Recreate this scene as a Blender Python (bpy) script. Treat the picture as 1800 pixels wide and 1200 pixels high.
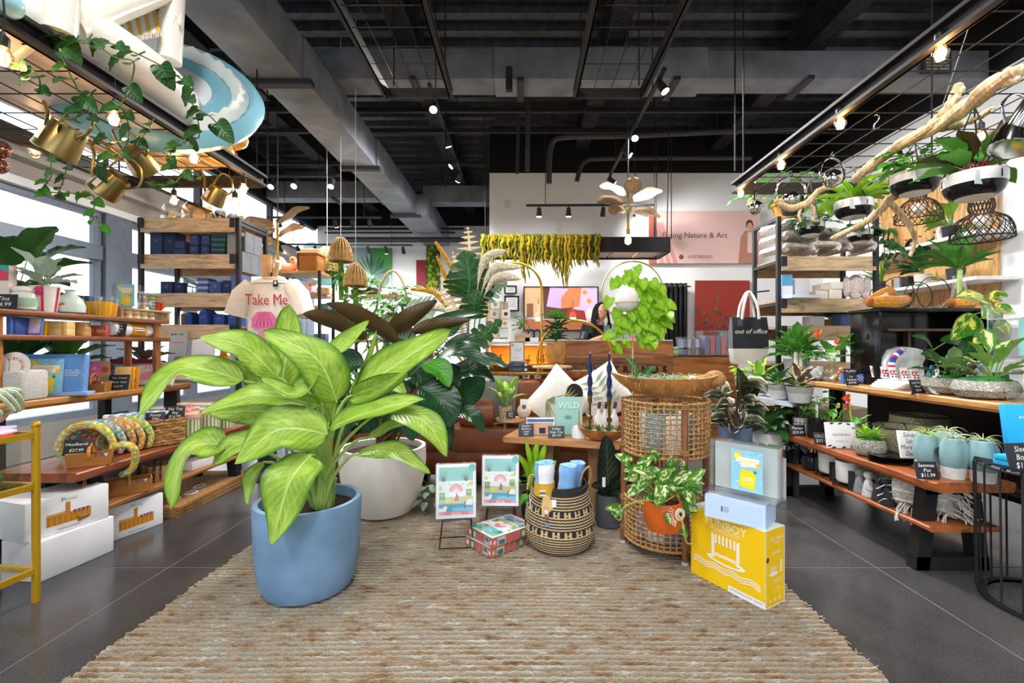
import bpy,math,random
from mathutils import Vector,Matrix,noise
for o in list(bpy.data.objects):bpy.data.objects.remove(o)
SC=bpy.context.scene; COL=SC.collection
# -------- camera
CH,F,VX,VY=1.15,800.0,918.0,608.0
cam=bpy.data.cameras.new('camera'); cam.sensor_width=36; cam.lens=16; cam.clip_start=.05; cam.clip_end=200
cam.shift_x=(900-VX)/1800; cam.shift_y=(VY-600)/1800
cam_o=bpy.data.objects.new('camera',cam); COL.objects.link(cam_o)
cam_o.location=(0,0,CH); cam_o.rotation_euler=(math.pi/2,0,0); SC.camera=cam_o
# -------- sky (bright overcast day) and exposure
w=bpy.data.worlds.new('overcast_sky'); SC.world=w; w.use_nodes=True
bg=w.node_tree.nodes['Background']; bg.inputs[0].default_value=(.87,.94,1.0,1); bg.inputs[1].default_value=2.4
SC.view_settings.view_transform='Standard'; SC.view_settings.look='None'; SC.view_settings.gamma=1
SC.view_settings.use_curve_mapping=False; SC.view_settings.exposure=0.5
def portal(loc,rot,sx,sy):
 l=bpy.data.lights.new('window_portal','AREA'); l.shape='RECTANGLE'; l.size=sx; l.size_y=sy; l.cycles.is_portal=True
 o=bpy.data.objects.new('window_portal',l); COL.objects.link(o); o.location=loc; o.rotation_euler=rot
portal((0,-3.2,1.25),(math.pi/2,0,0),6.6,2.5)
portal((-5.1,4,1.8),(0,-math.pi/2,0),2.2,14)
portal((-5.1,4,3.65),(0,-math.pi/2,0),.8,14)
# -------- helpers
pi=math.pi
def V(*a):return Vector(a)
def P(x,y,Y):return Vector(((x-VX)/F*Y,Y,CH-(y-VY)/F*Y))
def G(x,y):Y=F*CH/(y-VY); return Vector(((x-VX)/F*Y,Y,0))
def C(h):
 h=h.lstrip('#'); r=[int(h[i:i+2],16)/255 for i in(0,2,4)]
 return tuple(c/12.92 if c<=.04045 else((c+.055)/1.055)**2.4 for c in r)
def rot(a,ax='Z'):return Matrix.Rotation(a,4,ax)
def T(x,y,z):return Matrix.Translation((x,y,z))
class MB:
 def __init__(s,col='#cccccc'):s.v=[]; s.f=[]; s.fc=[]; s.c(col); s.uv=[]
 def c(s,col):s.col=C(col)if isinstance(col,str)else col; return s
 def add(s,vs,fs,M=None):
  n=len(s.v)
  s.v+=[tuple(M@Vector(p))for p in vs]if M else[tuple(p)for p in vs]
  for f in fs:s.f.append([n+i for i in f]); s.fc.append(s.col)
  return s
 def quad(s,a,b,c,d):return s.add([a,b,c,d],[(0,1,2,3)])
 def box(s,x,y,z,sx,sy,sz,M=None):
  a,b=sx/2,sy/2
  vs=[(x-a,y-b,z),(x+a,y-b,z),(x+a,y+b,z),(x-a,y+b,z),(x-a,y-b,z+sz),(x+a,y-b,z+sz),(x+a,y+b,z+sz),(x-a,y+b,z+sz)]
  return s.add(vs,[(3,2,1,0),(4,5,6,7),(0,1,5,4),(1,2,6,5),(2,3,7,6),(3,0,4,7)],M)
 def loft(s,rings,cap=True,closed=True,M=None):
  n=len(rings[0]); vs=[p for r in rings for p in r]; fs=[]
  for i in range(len(rings)-1):
   for j in range(n if closed else n-1):
    k=(j+1)%n; fs.append((i*n+j,i*n+k,(i+1)*n+k,(i+1)*n+j))
  if cap:fs.append(tuple(range(n-1,-1,-1))); fs.append(tuple((len(rings)-1)*n+j for j in range(n)))
  return s.add(vs,fs,M)
 def rbox(s,x,y,z,sx,sy,sz,r=.01,ch=None,M=None,n=3):
  ch=r*.6 if ch is None else ch
  def ring(i,zz):
   a,b,q=sx/2-i,sy/2-i,max(r-i,.0005); out=[]
   for cx,cy,t0 in((a-q,b-q,0),(-a+q,b-q,pi/2),(-a+q,-b+q,pi),(a-q,-b+q,1.5*pi)):
    for k in range(n+1):t=t0+pi/2*k/n; out.append((x+cx+q*math.cos(t),y+cy+q*math.sin(t),zz))
   return out
  return s.loft([ring(ch,z),ring(ch*.3,z+ch*.3),ring(0,z+ch),ring(0,z+sz-ch),ring(ch*.3,z+sz-ch*.3),ring(ch,z+sz)],M=M)
 def lathe(s,prof,n=24,c=(0,0,0),M=None,sx=1,sy=1,cap=True,wob=0,seed=0):
  rs=[]
  for i,(r,z)in enumerate(prof):
   rs.append([(c[0]+r*sx*math.cos(2*pi*k/n)*(1+wob*noise.noise((math.cos(2*pi*k/n)*1.5+seed,math.sin(2*pi*k/n)*1.5,z*6))),c[1]+r*sy*math.sin(2*pi*k/n)*(1+wob*noise.noise((math.cos(2*pi*k/n)*1.5+seed,math.sin(2*pi*k/n)*1.5,z*6))),c[2]+z)for k in range(n)])
  return s.loft(rs,cap,True,M)
 def tube(s,pts,r,n=6,closed=False,cap=True,M=None):
  pts=[Vector(p)for p in pts]; m=len(pts); rs=[]; up=None
  for i,p in enumerate(pts):
   a=pts[(i-1)%m]if closed or i else p; b=pts[(i+1)%m]if closed or i<m-1 else p
   t=(b-a).normalized()if(b-a).length>1e-9 else Vector((0,0,1))
   if up is None:up=Vector((0,0,1))if abs(t.z)<.9 else Vector((1,0,0))
   u=up-t*up.dot(t); u=u.normalized()if u.length>1e-6 else t.orthogonal().normalized(); up=u; q=t.cross(u)
   rr=r[i]if isinstance(r,(list,tuple))else r
   rs.append([p+(u*math.cos(2*pi*k/n)+q*math.sin(2*pi*k/n))*rr for k in range(n)])
  if closed:rs.append(rs[0])
  return s.loft(rs,cap and not closed,True,M)
 def bar(s,a,b,w,h,up=(0,0,1)):
  a,b=Vector(a),Vector(b); t=(b-a).normalized(); u=Vector(up); u=(u-t*u.dot(t))
  u=u.normalized()if u.length>1e-6 else t.orthogonal().normalized(); q=t.cross(u)
  rs=[[p+q*(i*w/2)+u*(j*h/2)for i,j in((-1,-1),(1,-1),(1,1),(-1,1))]for p in(a,b)]
  return s.loft(rs)
 def ball(s,c,r,n=12,m=8,sx=1,sy=1,sz=1,M=None):
  return s.lathe([(max(r*math.sin(pi*i/m),1e-4),-r*math.cos(pi*i/m)*sz)for i in range(m+1)],n,c,M,sx,sy)
 def prism(s,pts,t,M=None):
  n=len(pts); vs=[(x,0,z)for x,z in pts]+[(x,t,z)for x,z in pts]
  return s.add(vs,[tuple(range(n)),tuple(range(2*n-1,n-1,-1))]+[(i,i+n,(i+1)%n+n,(i+1)%n)for i in range(n)],M)
 def sheet(s,fn,nu,nv,M=None,close_u=False):
  vs=[fn(i/nu,j/nv)for j in range(nv+1)for i in range(nu+1)]
  return s.add(vs,[(j*(nu+1)+i,j*(nu+1)+i+1,(j+1)*(nu+1)+i+1,(j+1)*(nu+1)+i)for j in range(nv)for i in range(nu)],M)
 def mesh(s,name='m',smooth=.6):
  me=bpy.data.meshes.new(name); me.from_pydata(s.v,[],s.f)
  if s.f:
   at=me.color_attributes.new('Col','FLOAT_COLOR','CORNER'); buf=[]
   for f,c in zip(s.f,s.fc):buf+=[c[0],c[1],c[2],1]*len(f)
   at.data.foreach_set('color',buf)
   if smooth:
    me.polygons.foreach_set('use_smooth',[True]*len(me.polygons)); me.set_sharp_from_angle(angle=smooth)
  if s.uv:
   uv=me.uv_layers.new(name='UVMap'); buf=[]
   for l in me.loops:buf+=s.uv[l.vertex_index]
   uv.data.foreach_set('uv',buf)
  return me
def link(name,me,mat,parent=None,loc=None,M=None):
 o=bpy.data.objects.new(name,me); COL.objects.link(o)
 if me and mat:
  if me.users<=1 or not me.materials:me.materials.clear(); me.materials.append(MAT[mat]if isinstance(mat,str)else mat)
 if parent:o.parent=parent
 if loc is not None:o.location=loc
 if M is not None:o.matrix_local=M
 return o
def part(name,mb,mat,parent,smooth=.6):return link(name,mb.mesh(name,smooth),mat,parent)
def tag(o,label,cat,group=None,kind=None):
 if label:o['label']=label
 if cat:o['category']=cat
 if group:o['group']=group
 if kind:o['kind']=kind
 return o
def thing(name,label,cat,loc=(0,0,0),rz=0,group=None):
 o=bpy.data.objects.new(name,None); COL.objects.link(o); o.location=loc; o.rotation_euler=(0,0,rz); o.empty_display_size=.05
 return tag(o,label,cat,group)
def solo(name,mb,mat,label,cat,loc=(0,0,0),rz=0,group=None,smooth=.6):
 o=link(name,mb.mesh(name,smooth),mat,None,loc); o.rotation_euler=(0,0,rz); return tag(o,label,cat,group)
def struct(name,mb,mat,parent=None,smooth=.6):
 o=link(name,mb.mesh(name,smooth),mat,parent)
 if not parent:o['kind']='structure'
 return o
def clone(src,loc,rz=0,label=None,s=1):
 r=src.copy(); COL.objects.link(r); r.location=loc; r.rotation_euler=(0,0,rz); r.scale=(s,s,s)
 if label:r['label']=label
 for ch in list(src.children):
  c=ch.copy(); COL.objects.link(c); c.parent=r
  for g in list(ch.children):d=g.copy(); COL.objects.link(d); d.parent=c
 return r
 # -------- materials (node based)
MAT={}
def nodes(name):
 m=bpy.data.materials.new(name); m.use_nodes=True; nt=m.node_tree; b=nt.nodes['Principled BSDF']; MAT[name]=m
 def N(t,**k):
  n=nt.nodes.new(t)
  for a,v in k.items():
   if a.startswith('i_'):
    key=a[2:]; n.inputs[int(key)if key.isdigit()else key].default_value=v
   else:setattr(n,a,v)
  return n
 return m,nt,b,N,nt.links.new
def mix(N,L,fac,a,b,mode='MIX'):
 n=N('ShaderNodeMix',data_type='RGBA',blend_type=mode)
 for i,x in((0,fac),(6,a),(7,b)):
  if hasattr(x,'links')or hasattr(x,'is_linked'):L(x,n.inputs[i])
  elif i==0:n.inputs[0].default_value=x
  else:n.inputs[i].default_value=(*x,1)
 return n.outputs[2]
def ramp(N,L,fac,stops):
 n=N('ShaderNodeValToRGB'); e=n.color_ramp.elements
 while len(e)<len(stops):e.new(.5)
 for el,(p,c)in zip(e,stops):el.position=p; el.color=(*c,1)if len(c)==3 else c
 L(fac,n.inputs[0]); return n.outputs[0]
def vc(name,rough=.6,metal=0,var=.08,scale=14,bump=0,bscale=60,spec=.32,stretch=None,coat=0,kind='noise',sheen=0):
 m,nt,b,N,L=nodes(name); at=N('ShaderNodeAttribute',attribute_name='Col'); tc=N('ShaderNodeTexCoord'); src=tc.outputs['Object']
 if stretch:mp=N('ShaderNodeMapping'); mp.inputs['Scale'].default_value=stretch; L(src,mp.inputs[0]); src=mp.outputs[0]
 n=N('ShaderNodeTexNoise',i_Scale=scale,i_Detail=4); L(src,n.inputs['Vector'])
 r=ramp(N,L,n.outputs[0],[(.25,(1-var*2,)*3),(.75,(1+var,)*3)])
 L(mix(N,L,1.0,at.outputs[0],r,'MULTIPLY'),b.inputs['Base Color'])
 b.inputs['Roughness'].default_value=rough; b.inputs['Metallic'].default_value=metal; b.inputs['Specular IOR Level'].default_value=spec
 if coat:b.inputs['Coat Weight'].default_value=coat; b.inputs['Coat Roughness'].default_value=.08
 if sheen:b.inputs['Sheen Weight'].default_value=sheen
 if bump:
  t=N('ShaderNodeTexVoronoi',i_Scale=bscale)if kind=='voronoi' else N('ShaderNodeTexNoise',i_Scale=bscale,i_Detail=3)
  L(src,t.inputs['Vector']); bp=N('ShaderNodeBump',i_Strength=bump,i_Distance=.01); L(t.outputs[0],bp.inputs['Height']); L(bp.outputs[0],b.inputs['Normal'])
 return m
vc('matte',.85); vc('satin',.45); vc('gloss',.12,var=.03); vc('paper',.65,var=.02,scale=4); vc('ceramic',.22,var=.04,scale=8); vc('print',.5,var=0)
vc('chrome',.07,1,var=.02); vc('brass',.28,1,var=.08,scale=5); vc('iron',.62,0,var=.15,scale=20,bump=.05,spec=.35); vc('cloth',.95,var=.05,scale=40,bump=.4,bscale=180,sheen=.2)
vc('knit',.95,var=.2,scale=60,bump=.8,bscale=90,sheen=.3); vc('plaster',.9,var=.03,scale=2,bump=.08,bscale=120); vc('vinyl',.28,var=.03,scale=3,bump=.25,bscale=7)
vc('stonepot',.8,var=.12,scale=18,bump=.25,bscale=90); vc('fibre',.9,var=.3,scale=70,bump=.9,bscale=60); vc('duct',.5,0,var=.22,scale=3.5,bump=.12,bscale=25)
vc('deck',.38,0,var=.35,scale=9,bump=.35,bscale=70); vc('spray',.75,0,var=.5,scale=30,bump=1,bscale=55); vc('leather',.38,var=.3,scale=3.5,bump=.22,bscale=45)
vc('moss',.9,var=.5,scale=60,bump=1,bscale=90); vc('bark',.85,var=.25,scale=5,bump=.8,bscale=9,stretch=(14,14,2)); vc('goldpaint',.32,.35,var=.05); vc('soil',.95,var=.5,scale=80,bump=1,bscale=80)
def wood(name,st,rough=.42,dark=.42,scale=3.2,knots=True):
 m,nt,b,N,L=nodes(name); at=N('ShaderNodeAttribute',attribute_name='Col'); tc=N('ShaderNodeTexCoord')
 mp=N('ShaderNodeMapping'); mp.inputs['Scale'].default_value=st; L(tc.outputs['Object'],mp.inputs[0])
 n1=N('ShaderNodeTexNoise',i_Scale=scale,i_Detail=6,i_Distortion=1.4); L(mp.outputs[0],n1.inputs['Vector'])
 n2=N('ShaderNodeTexNoise',i_Scale=scale*7,i_Detail=3); L(mp.outputs[0],n2.inputs['Vector'])
 r1=ramp(N,L,n1.outputs[0],[(.3,(dark,)*3),(.5,(.95,)*3),(.7,(1.15,1.1,1.0))]); r2=ramp(N,L,n2.outputs[0],[(.3,(.8,)*3),(.7,(1.08,)*3)])
 L(mix(N,L,1.0,mix(N,L,1.0,at.outputs[0],r1,'MULTIPLY'),r2,'MULTIPLY'),b.inputs['Base Color']); b.inputs['Roughness'].default_value=rough
 bp=N('ShaderNodeBump',i_Strength=.15,i_Distance=.004); L(n2.outputs[0],bp.inputs['Height']); L(bp.outputs[0],b.inputs['Normal'])
wood('wood_x',(1,7,7)); wood('wood_y',(7,1,7)); wood('wood_z',(7,7,1)); wood('wood_rough',(7,7,1.2),.8,.5); wood('walnut',(.8,3,5),.4,.22,1.6); wood('burl',(3,3,2),.35,.45,2.5)
def woven(name,a,bcol,sx=60,sz=60,rough=.75):
 m,nt,b,N,L=nodes(name); tc=N('ShaderNodeTexCoord'); at=N('ShaderNodeAttribute',attribute_name='Col')
 br=N('ShaderNodeTexBrick',i_Scale=1.0); br.offset=.5; br.inputs['Color1'].default_value=(*C(a),1); br.inputs['Color2'].default_value=(*[c*.8 for c in C(a)],1); br.inputs['Mortar'].default_value=(*C(bcol),1)
 br.inputs['Mortar Size'].default_value=.12; br.inputs['Brick Width'].default_value=1.0; br.inputs['Row Height'].default_value=.5; br.inputs['Mortar Smooth'].default_value=.6
 sp=N('ShaderNodeSeparateXYZ'); L(tc.outputs['Object'],sp.inputs[0]); ad=N('ShaderNodeMath',operation='ADD'); L(sp.outputs[0],ad.inputs[0]); L(sp.outputs[1],ad.inputs[1])
 m1=N('ShaderNodeMath',operation='MULTIPLY',i_1=sx); L(ad.outputs[0],m1.inputs[0]); m2=N('ShaderNodeMath',operation='MULTIPLY',i_1=sz); L(sp.outputs[2],m2.inputs[0])
 cb=N('ShaderNodeCombineXYZ'); L(m1.outputs[0],cb.inputs[0]); L(m2.outputs[0],cb.inputs[1]); L(cb.outputs[0],br.inputs['Vector']); L(br.outputs[0],b.inputs['Base Color']); b.inputs['Roughness'].default_value=rough
 bp=N('ShaderNodeBump',i_Strength=.8,i_Distance=.006,invert=True); L(br.outputs[1],bp.inputs['Height']); L(bp.outputs[0],b.inputs['Normal'])
def thin_glass(name,tint=(1,1,1),gloss=.12,rough=.02):
 m,nt,b,N,L=nodes(name); out=nt.nodes['Material Output']; tr=N('ShaderNodeBsdfTransparent'); tr.inputs[0].default_value=(*tint,1)
 gl=N('ShaderNodeBsdfGlossy',i_Roughness=rough); lw=N('ShaderNodeLayerWeight',i_Blend=.35); mth=N('ShaderNodeMath',operation='MULTIPLY_ADD',i_1=.55,i_2=gloss); L(lw.outputs['Facing'],mth.inputs[0])
 mx=N('ShaderNodeMixShader'); L(mth.outputs[0],mx.inputs[0]); L(tr.outputs[0],mx.inputs[1]); L(gl.outputs[0],mx.inputs[2]); L(mx.outputs[0],out.inputs[0])
thin_glass('glass',(.97,.99,.98),.06); thin_glass('acrylic',(.95,.97,.97),.08); thin_glass('frosted',(.86,.89,.9),.12,.2); thin_glass('amber_glass',(1,.8,.55),.1); thin_glass('smoke_glass',(.5,.46,.42),.2); thin_glass('window_glass',(.99,1,1),.02)
def emit(name,col,s):
 m,nt,b,N,L=nodes(name); b.inputs['Base Color'].default_value=(*C(col),1); b.inputs['Emission Color'].default_value=(*C(col),1); b.inputs['Emission Strength'].default_value=s
emit('filament','#ffb050',30); emit('lamp_on','#fff0e0',25); emit('lamp_soft','#fff4e6',1.2)
def leafmat(name,blade,vein,edge,under=None,freq=14,veinw=.5,blotch=0,blotchcol=None,rough=.35,midw=.06,edgew=.12,trans=.18,spots=0):
 m,nt,b,N,L=nodes(name); uv=N('ShaderNodeUVMap'); sp=N('ShaderNodeSeparateXYZ'); L(uv.outputs[0],sp.inputs[0])
 def M_(op,a,bb=None):
  n=N('ShaderNodeMath',operation=op)
  for i,x in enumerate((a,bb)):
   if x is None:continue
   if isinstance(x,(int,float)):n.inputs[i].default_value=x
   else:L(x,n.inputs[i])
  return n.outputs[0]
 a=M_('ABSOLUTE',M_('SUBTRACT',M_('MULTIPLY',sp.outputs[1],2),1))
 tc=N('ShaderNodeTexCoord'); nz=N('ShaderNodeTexNoise',i_Scale=4.5,i_Detail=4); L(uv.outputs[0],nz.inputs['Vector'])
 ph=M_('MULTIPLY',M_('SUBTRACT',sp.outputs[0],M_('MULTIPLY',M_('POWER',a,.75),.26)),freq*2*pi)
 s=M_('MULTIPLY',M_('ADD',M_('SINE',ph),1),.5)
 rv=ramp(N,L,s,[(.62,(0,0,0)),(.98,(1,1,1))]); fall=M_('SUBTRACT',1,a)
 col=mix(N,L,M_('MULTIPLY',M_('MULTIPLY',rv,veinw),M_('ADD',fall,.25)),C(blade),C(vein))
 if blotch:
  bn=N('ShaderNodeTexNoise',i_Scale=3.2,i_Detail=5,i_Distortion=.8); oi=N('ShaderNodeObjectInfo'); ad=N('ShaderNodeVectorMath',operation='ADD'); L(uv.outputs[0],ad.inputs[0])
  ml=N('ShaderNodeMath',operation='MULTIPLY',i_1=40); L(oi.outputs['Random'],ml.inputs[0]); L(ml.outputs[0],ad.inputs[1]); L(ad.outputs[0],bn.inputs['Vector'])
  col=mix(N,L,ramp(N,L,bn.outputs[0],[(.62-blotch*.3,(0,0,0)),(.68-blotch*.3,(1,1,1))]),col,C(blotchcol))
 if spots:
  v=N('ShaderNodeTexVoronoi',i_Scale=11); L(uv.outputs[0],v.inputs['Vector']); col=mix(N,L,ramp(N,L,v.outputs[0],[(.0,(.8,)*3),(.07*spots,(0,0,0))]),col,C('#4a6b1c'))
 col=mix(N,L,ramp(N,L,M_('ADD',a,M_('MULTIPLY',M_('SUBTRACT',nz.outputs[0],.5),.25)),[(1-edgew*2,(0,0,0)),(1,(1,1,1))]),col,C(edge))
 col=mix(N,L,ramp(N,L,a,[(0,(1,1,1)),(midw,(0,0,0))]),col,C(vein))
 col=mix(N,L,.5,col,ramp(N,L,nz.outputs[0],[(.3,(.55,)*3),(.7,(1.25,)*3)]),'MULTIPLY')
 if under:
  g=N('ShaderNodeNewGeometry'); col=mix(N,L,g.outputs['Backfacing'],col,C(under))
 L(col,b.inputs['Base Color']); b.inputs['Roughness'].default_value=rough; b.inputs['Specular IOR Level'].default_value=.5 if rough<.25 else .28
 bp=N('ShaderNodeBump',i_Strength=.25,i_Distance=.004); L(s,bp.inputs['Height']); L(bp.outputs[0],b.inputs['Normal'])
 if trans:
  out=nt.nodes['Material Output']; t=N('ShaderNodeBsdfTranslucent'); L(col,t.inputs[0]); mx=N('ShaderNodeMixShader',i_0=trans); L(b.outputs[0],mx.inputs[1]); L(t.outputs[0],mx.inputs[2]); L(mx.outputs[0],out.inputs[0])
leafmat('lf_dieff','#82a630','#c2d88e','#3a6e1c','#7c9c38',13,.2,blotch=.42,blotchcol='#9cba4e',rough=.38,midw=.05,edgew=.13,trans=.15,spots=.6)
leafmat('lf_dark','#143a1e','#2c5a30','#0c2614','#4a3420',12,.35,rough=.3,midw=.05,trans=.05)
leafmat('lf_maroon','#2a3f20','#56602e','#2e1d14','#4b3a20',12,.35,rough=.22,midw=.05,trans=.05)
leafmat('lf_green','#3c8420','#72ac44','#2b681a','#528c38',9,.3,rough=.35)
leafmat('lf_lime','#84b81c','#b8da58','#649e18','#8aba38',8,.3,rough=.35,trans=.15)
leafmat('lf_var','#47822a','#8ab04c','#2f661e','#74a048',8,.2,blotch=.35,blotchcol='#e9f0b0',rough=.35)
leafmat('lf_yvar','#3f8126','#9cc34a','#2f6b22','#7aa83e',8,.2,blotch=.45,blotchcol='#e6e36a',rough=.35)
leafmat('lf_deep','#255a24','#4a803c','#184020','#3a6634',9,.3,rough=.3,trans=.1)
leafmat('lf_mons','#244f22','#4a7c40','#183c1a','#3d6636',7,.35,rough=.3,trans=.1)
leafmat('lf_pinkvar','#3c4a34','#7d8463','#d9cdb2','#6c5248',9,.25,edgew=.22,rough=.4,trans=.05)
leafmat('lf_grey','#93ab97','#c3d2c2','#82a08e','#a4b8a6',3,.2,rough=.7)
leafmat('lf_calathea','#2f5d33','#9cc07a','#244a2a','#6a5a50',7,.8,rough=.4)
leafmat('lf_nerve','#4d7f3f','#eef3cf','#3c6a34','#7f9f66',8,.9,midw=.12,rough=.45)
leafmat('lf_black','#1d2a1f','#4a5a44','#16211a','#2a2a22',9,.45,rough=.3,midw=.08,trans=.02)
leafmat('lf_straw','#d9c49a','#efe0bd','#c4ab7c',None,10,.3,rough=.85)
leafmat('lf_bronze','#a98a68','#c4a884','#7a6048',None,12,.6,rough=.7,trans=0)
def floral():
 m,nt,b,N,L=nodes('floral'); tc=N('ShaderNodeTexCoord'); v=N('ShaderNodeTexVoronoi',i_Scale=70); L(tc.outputs['Object'],v.inputs['Vector']); sp=N('ShaderNodeSeparateXYZ'); L(v.outputs['Color'],sp.inputs[0]); at=N('ShaderNodeAttribute',attribute_name='Col')
 r=ramp(N,L,sp.outputs[0],[(0,C('#d9cf4a')),(.2,C('#3f9ab8')),(.4,C('#c8452f')),(.55,C('#5f9a44')),(.7,C('#e6d8b4')),(.85,C('#e08a3a'))]); r.node.color_ramp.interpolation='CONSTANT'; L(mix(N,L,.38,r,at.outputs[0]),b.inputs['Base Color']); b.inputs['Roughness'].default_value=.9
floral()
# -------- leaves
def prof(kind,t):
 if kind=='heart':return max(0,math.sin(pi*t**.5))**.7
 if kind=='lance':return max(0,math.sin(pi*t**.85))**.9
 if kind=='paddle':return max(0,math.sin(pi*t**.72))**.62
 if kind=='cane':return max(0,math.sin(pi*t**.7))**.8
 if kind=='strap':return(min(1,t*6)**.5)*(1-t**4)
 if kind=='blade':return(1-t)**.7*(.6+.4*min(1,t*5))
 if kind=='spoon':return max(0,math.sin(pi*t**1.3))**.8
 if kind=='mons':return max(0,(math.sin(pi*t**.62))**.7)*(1-.62*max(0,math.sin(t*pi*13))**3 if .1<t<.93 else 1)
 if kind=='frond':return max(0,math.sin(pi*t**.7))*(.12+.88*max(0,math.sin(t*pi*26))**.7)
 return math.sin(pi*t)
LM={}
def leaf_mesh(kind,bend=.6,fold=.12,mat='lf_green',wave=.03,n=0):
 key=(kind,round(bend,2),round(fold,2),mat,wave)
 if key in LM:return LM[key]
 nt=n or{'mons':44,'frond':90,'heart':12}.get(kind,9); ns=2 if kind in('strap','blade','frond')else 3
 mb=MB(); px=pz=0; xs=[]
 pw=1.6 if kind=='heart' else 1
 for i in range(nt+1):
  t=(i/nt)**pw; a=-bend*t; xs.append((px,pz,a)); dt=((i+1)/nt)**pw-t; px+=math.cos(a)*dt; pz+=math.sin(a)*dt
 vs=[]; fs=[]; uv=[]
 for i in range(nt+1):
  t=(i/nt)**pw; w=max(prof(kind,t),.004)*.5; x,z,a=xs[i]
  for j in range(-ns,ns+1):
   s=j/ns; up=fold*abs(s)*w*2+wave*math.sin(t*17+j)*abs(s); back=-.4*w*abs(s)*max(0,1-t/.45)if kind in('heart','mons','frond')else 0
   vs.append((x+up*math.sin(-a)+back,s*w,z+up*math.cos(a))); uv.append((t,(s+1)/2))
 m=2*ns+1
 for i in range(nt):
  for j in range(m-1):fs.append((i*m+j,(i+1)*m+j,(i+1)*m+j+1,i*m+j+1))
 mb.add(vs,fs); mb.uv=uv; me=mb.mesh('leaf_'+kind,3.2); me.materials.append(MAT[mat]); LM[key]=me; return me
def put_leaf(parent,me,base,d,up=(0,0,1),L=.1,W=.06,name='leaf'):
 d=Vector(d).normalized(); u=Vector(up); u=u-d*u.dot(d); u=u.normalized()if u.length>1e-4 else d.orthogonal().normalized(); q=u.cross(d)
 M=Matrix(((d.x*L,q.x*W,u.x*L,base[0]),(d.y*L,q.y*W,u.y*L,base[1]),(d.z*L,q.z*W,u.z*L,base[2]),(0,0,0,1)))
 o=bpy.data.objects.new(name,me); COL.objects.link(o); o.parent=parent; o.matrix_local=M; return o
def curve(pts,n):
 pts=[Vector(p)for p in pts]; out=[]; m=len(pts)
 for i in range(n+1):
  t=i/n*(m-1); k=min(int(t),m-2); t-=k; p0,p1,p2,p3=pts[max(k-1,0)],pts[k],pts[k+1],pts[min(k+2,m-1)]
  out.append(.5*((2*p1)+(p2-p0)*t+(2*p0-5*p1+4*p2-p3)*t*t+(3*p1-p0-3*p2+p3)*t**3))
 return out
def big_leaf(parent,pts,W,nrm,mat,kind='paddle',cup=.25,wave=.04,n=18,ns=4,name='leaf',seed=0,twist=0):
 c=curve(pts,n); mb=MB(); vs=[]; uv=[]; fs=[]; m=2*ns+1
 for i,p in enumerate(c):
  t=i/n; a,b=c[max(i-1,0)],c[min(i+1,n)]; tg=(b-a).normalized(); nn=Vector(nrm); nn=(nn-tg*nn.dot(tg)).normalized(); sd=nn.cross(tg)
  if twist:q=Matrix.Rotation(twist*t,3,tg); nn=q@nn; sd=q@sd
  w=max(prof(kind,t),.01)*W/2
  for j in range(-ns,ns+1):
   s=j/ns; h=cup*w*abs(s)**1.5+wave*W*math.sin(t*11+seed+(1.7 if s>0 else 0))*s*s
   vs.append(p+sd*(w*s)+nn*h); uv.append((t,(s+1)/2))
 for i in range(n):
  for j in range(m-1):fs.append((i*m+j,(i+1)*m+j,(i+1)*m+j+1,i*m+j+1))
 mb.add(vs,fs); mb.uv=uv; return link(name,mb.mesh(name,3.2),mat,parent)
RN=random.Random(7)
def U(a,b):return RN.uniform(a,b)
def rosette(parent,c,n,L,W,mat,kind='lance',el=(.3,1.2),bend=.8,petiole=.05,fold=.12,stemcol='#6f9a45',rad=.01,az=None,sr=.003,jit=.25):
 """leaves arching out of one crown, each a leaf object; petioles in one stems part"""
 st=MB(stemcol); me=leaf_mesh(kind,bend,fold,mat)
 for i in range(n):
  a=(az[0]+(az[1]-az[0])*i/max(n-1,1)if az else i*2.39996)+U(-jit,jit); e=el[0]+(el[1]-el[0])*((i+.5)/n)+U(-.1,.1); s=U(.8,1.12)
  d=V(math.cos(a)*math.cos(e),math.sin(a)*math.cos(e),math.sin(e)); b0=Vector(c)+V(math.cos(a)*rad,math.sin(a)*rad,0); pl=petiole*s*(.5+e*.6); b1=b0+V(d.x*.7,d.y*.7,d.z+.25)*pl
  if petiole:st.tube([b0,(b0+b1)/2+V(0,0,pl*.1),b1],sr,5)
  put_leaf(parent,me,b1,d,(-d.x*.3,-d.y*.3,1),L*s,W*s)
 if petiole:part('stems',st,'satin',parent)
def bush(parent,c,R,n,L,W,mat,kind='heart',sq=(1,1,.8),bend=.5,el=(-.4,.9),stemcol='#5d8a3a',stems=True,az=(0,2*pi),fold=.1):
 st=MB(stemcol); me=leaf_mesh(kind,bend,fold,mat); c=Vector(c)
 for i in range(n):
  a=az[0]+(az[1]-az[0])*((i*.618034)%1)+U(-.2,.2); e=el[0]+(el[1]-el[0])*RN.random(); r=R*RN.uniform(.45,1.0)
  d=V(math.cos(a)*math.cos(e)*sq[0],math.sin(a)*math.cos(e)*sq[1],math.sin(e)*sq[2]); p=c+d*r; s=U(.75,1.15)
  if stems and i%2==0:st.tube([c+V(d.x,d.y,0)*R*.1,c+d*r*.6+V(0,0,R*.12),p],.0022,4)
  put_leaf(parent,me,p,(d.x,d.y,d.z*.4-.25),(d.x*.5,d.y*.5-.3,.9),L*s,W*s)
 if stems:part('stems',st,'satin',parent)
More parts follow.
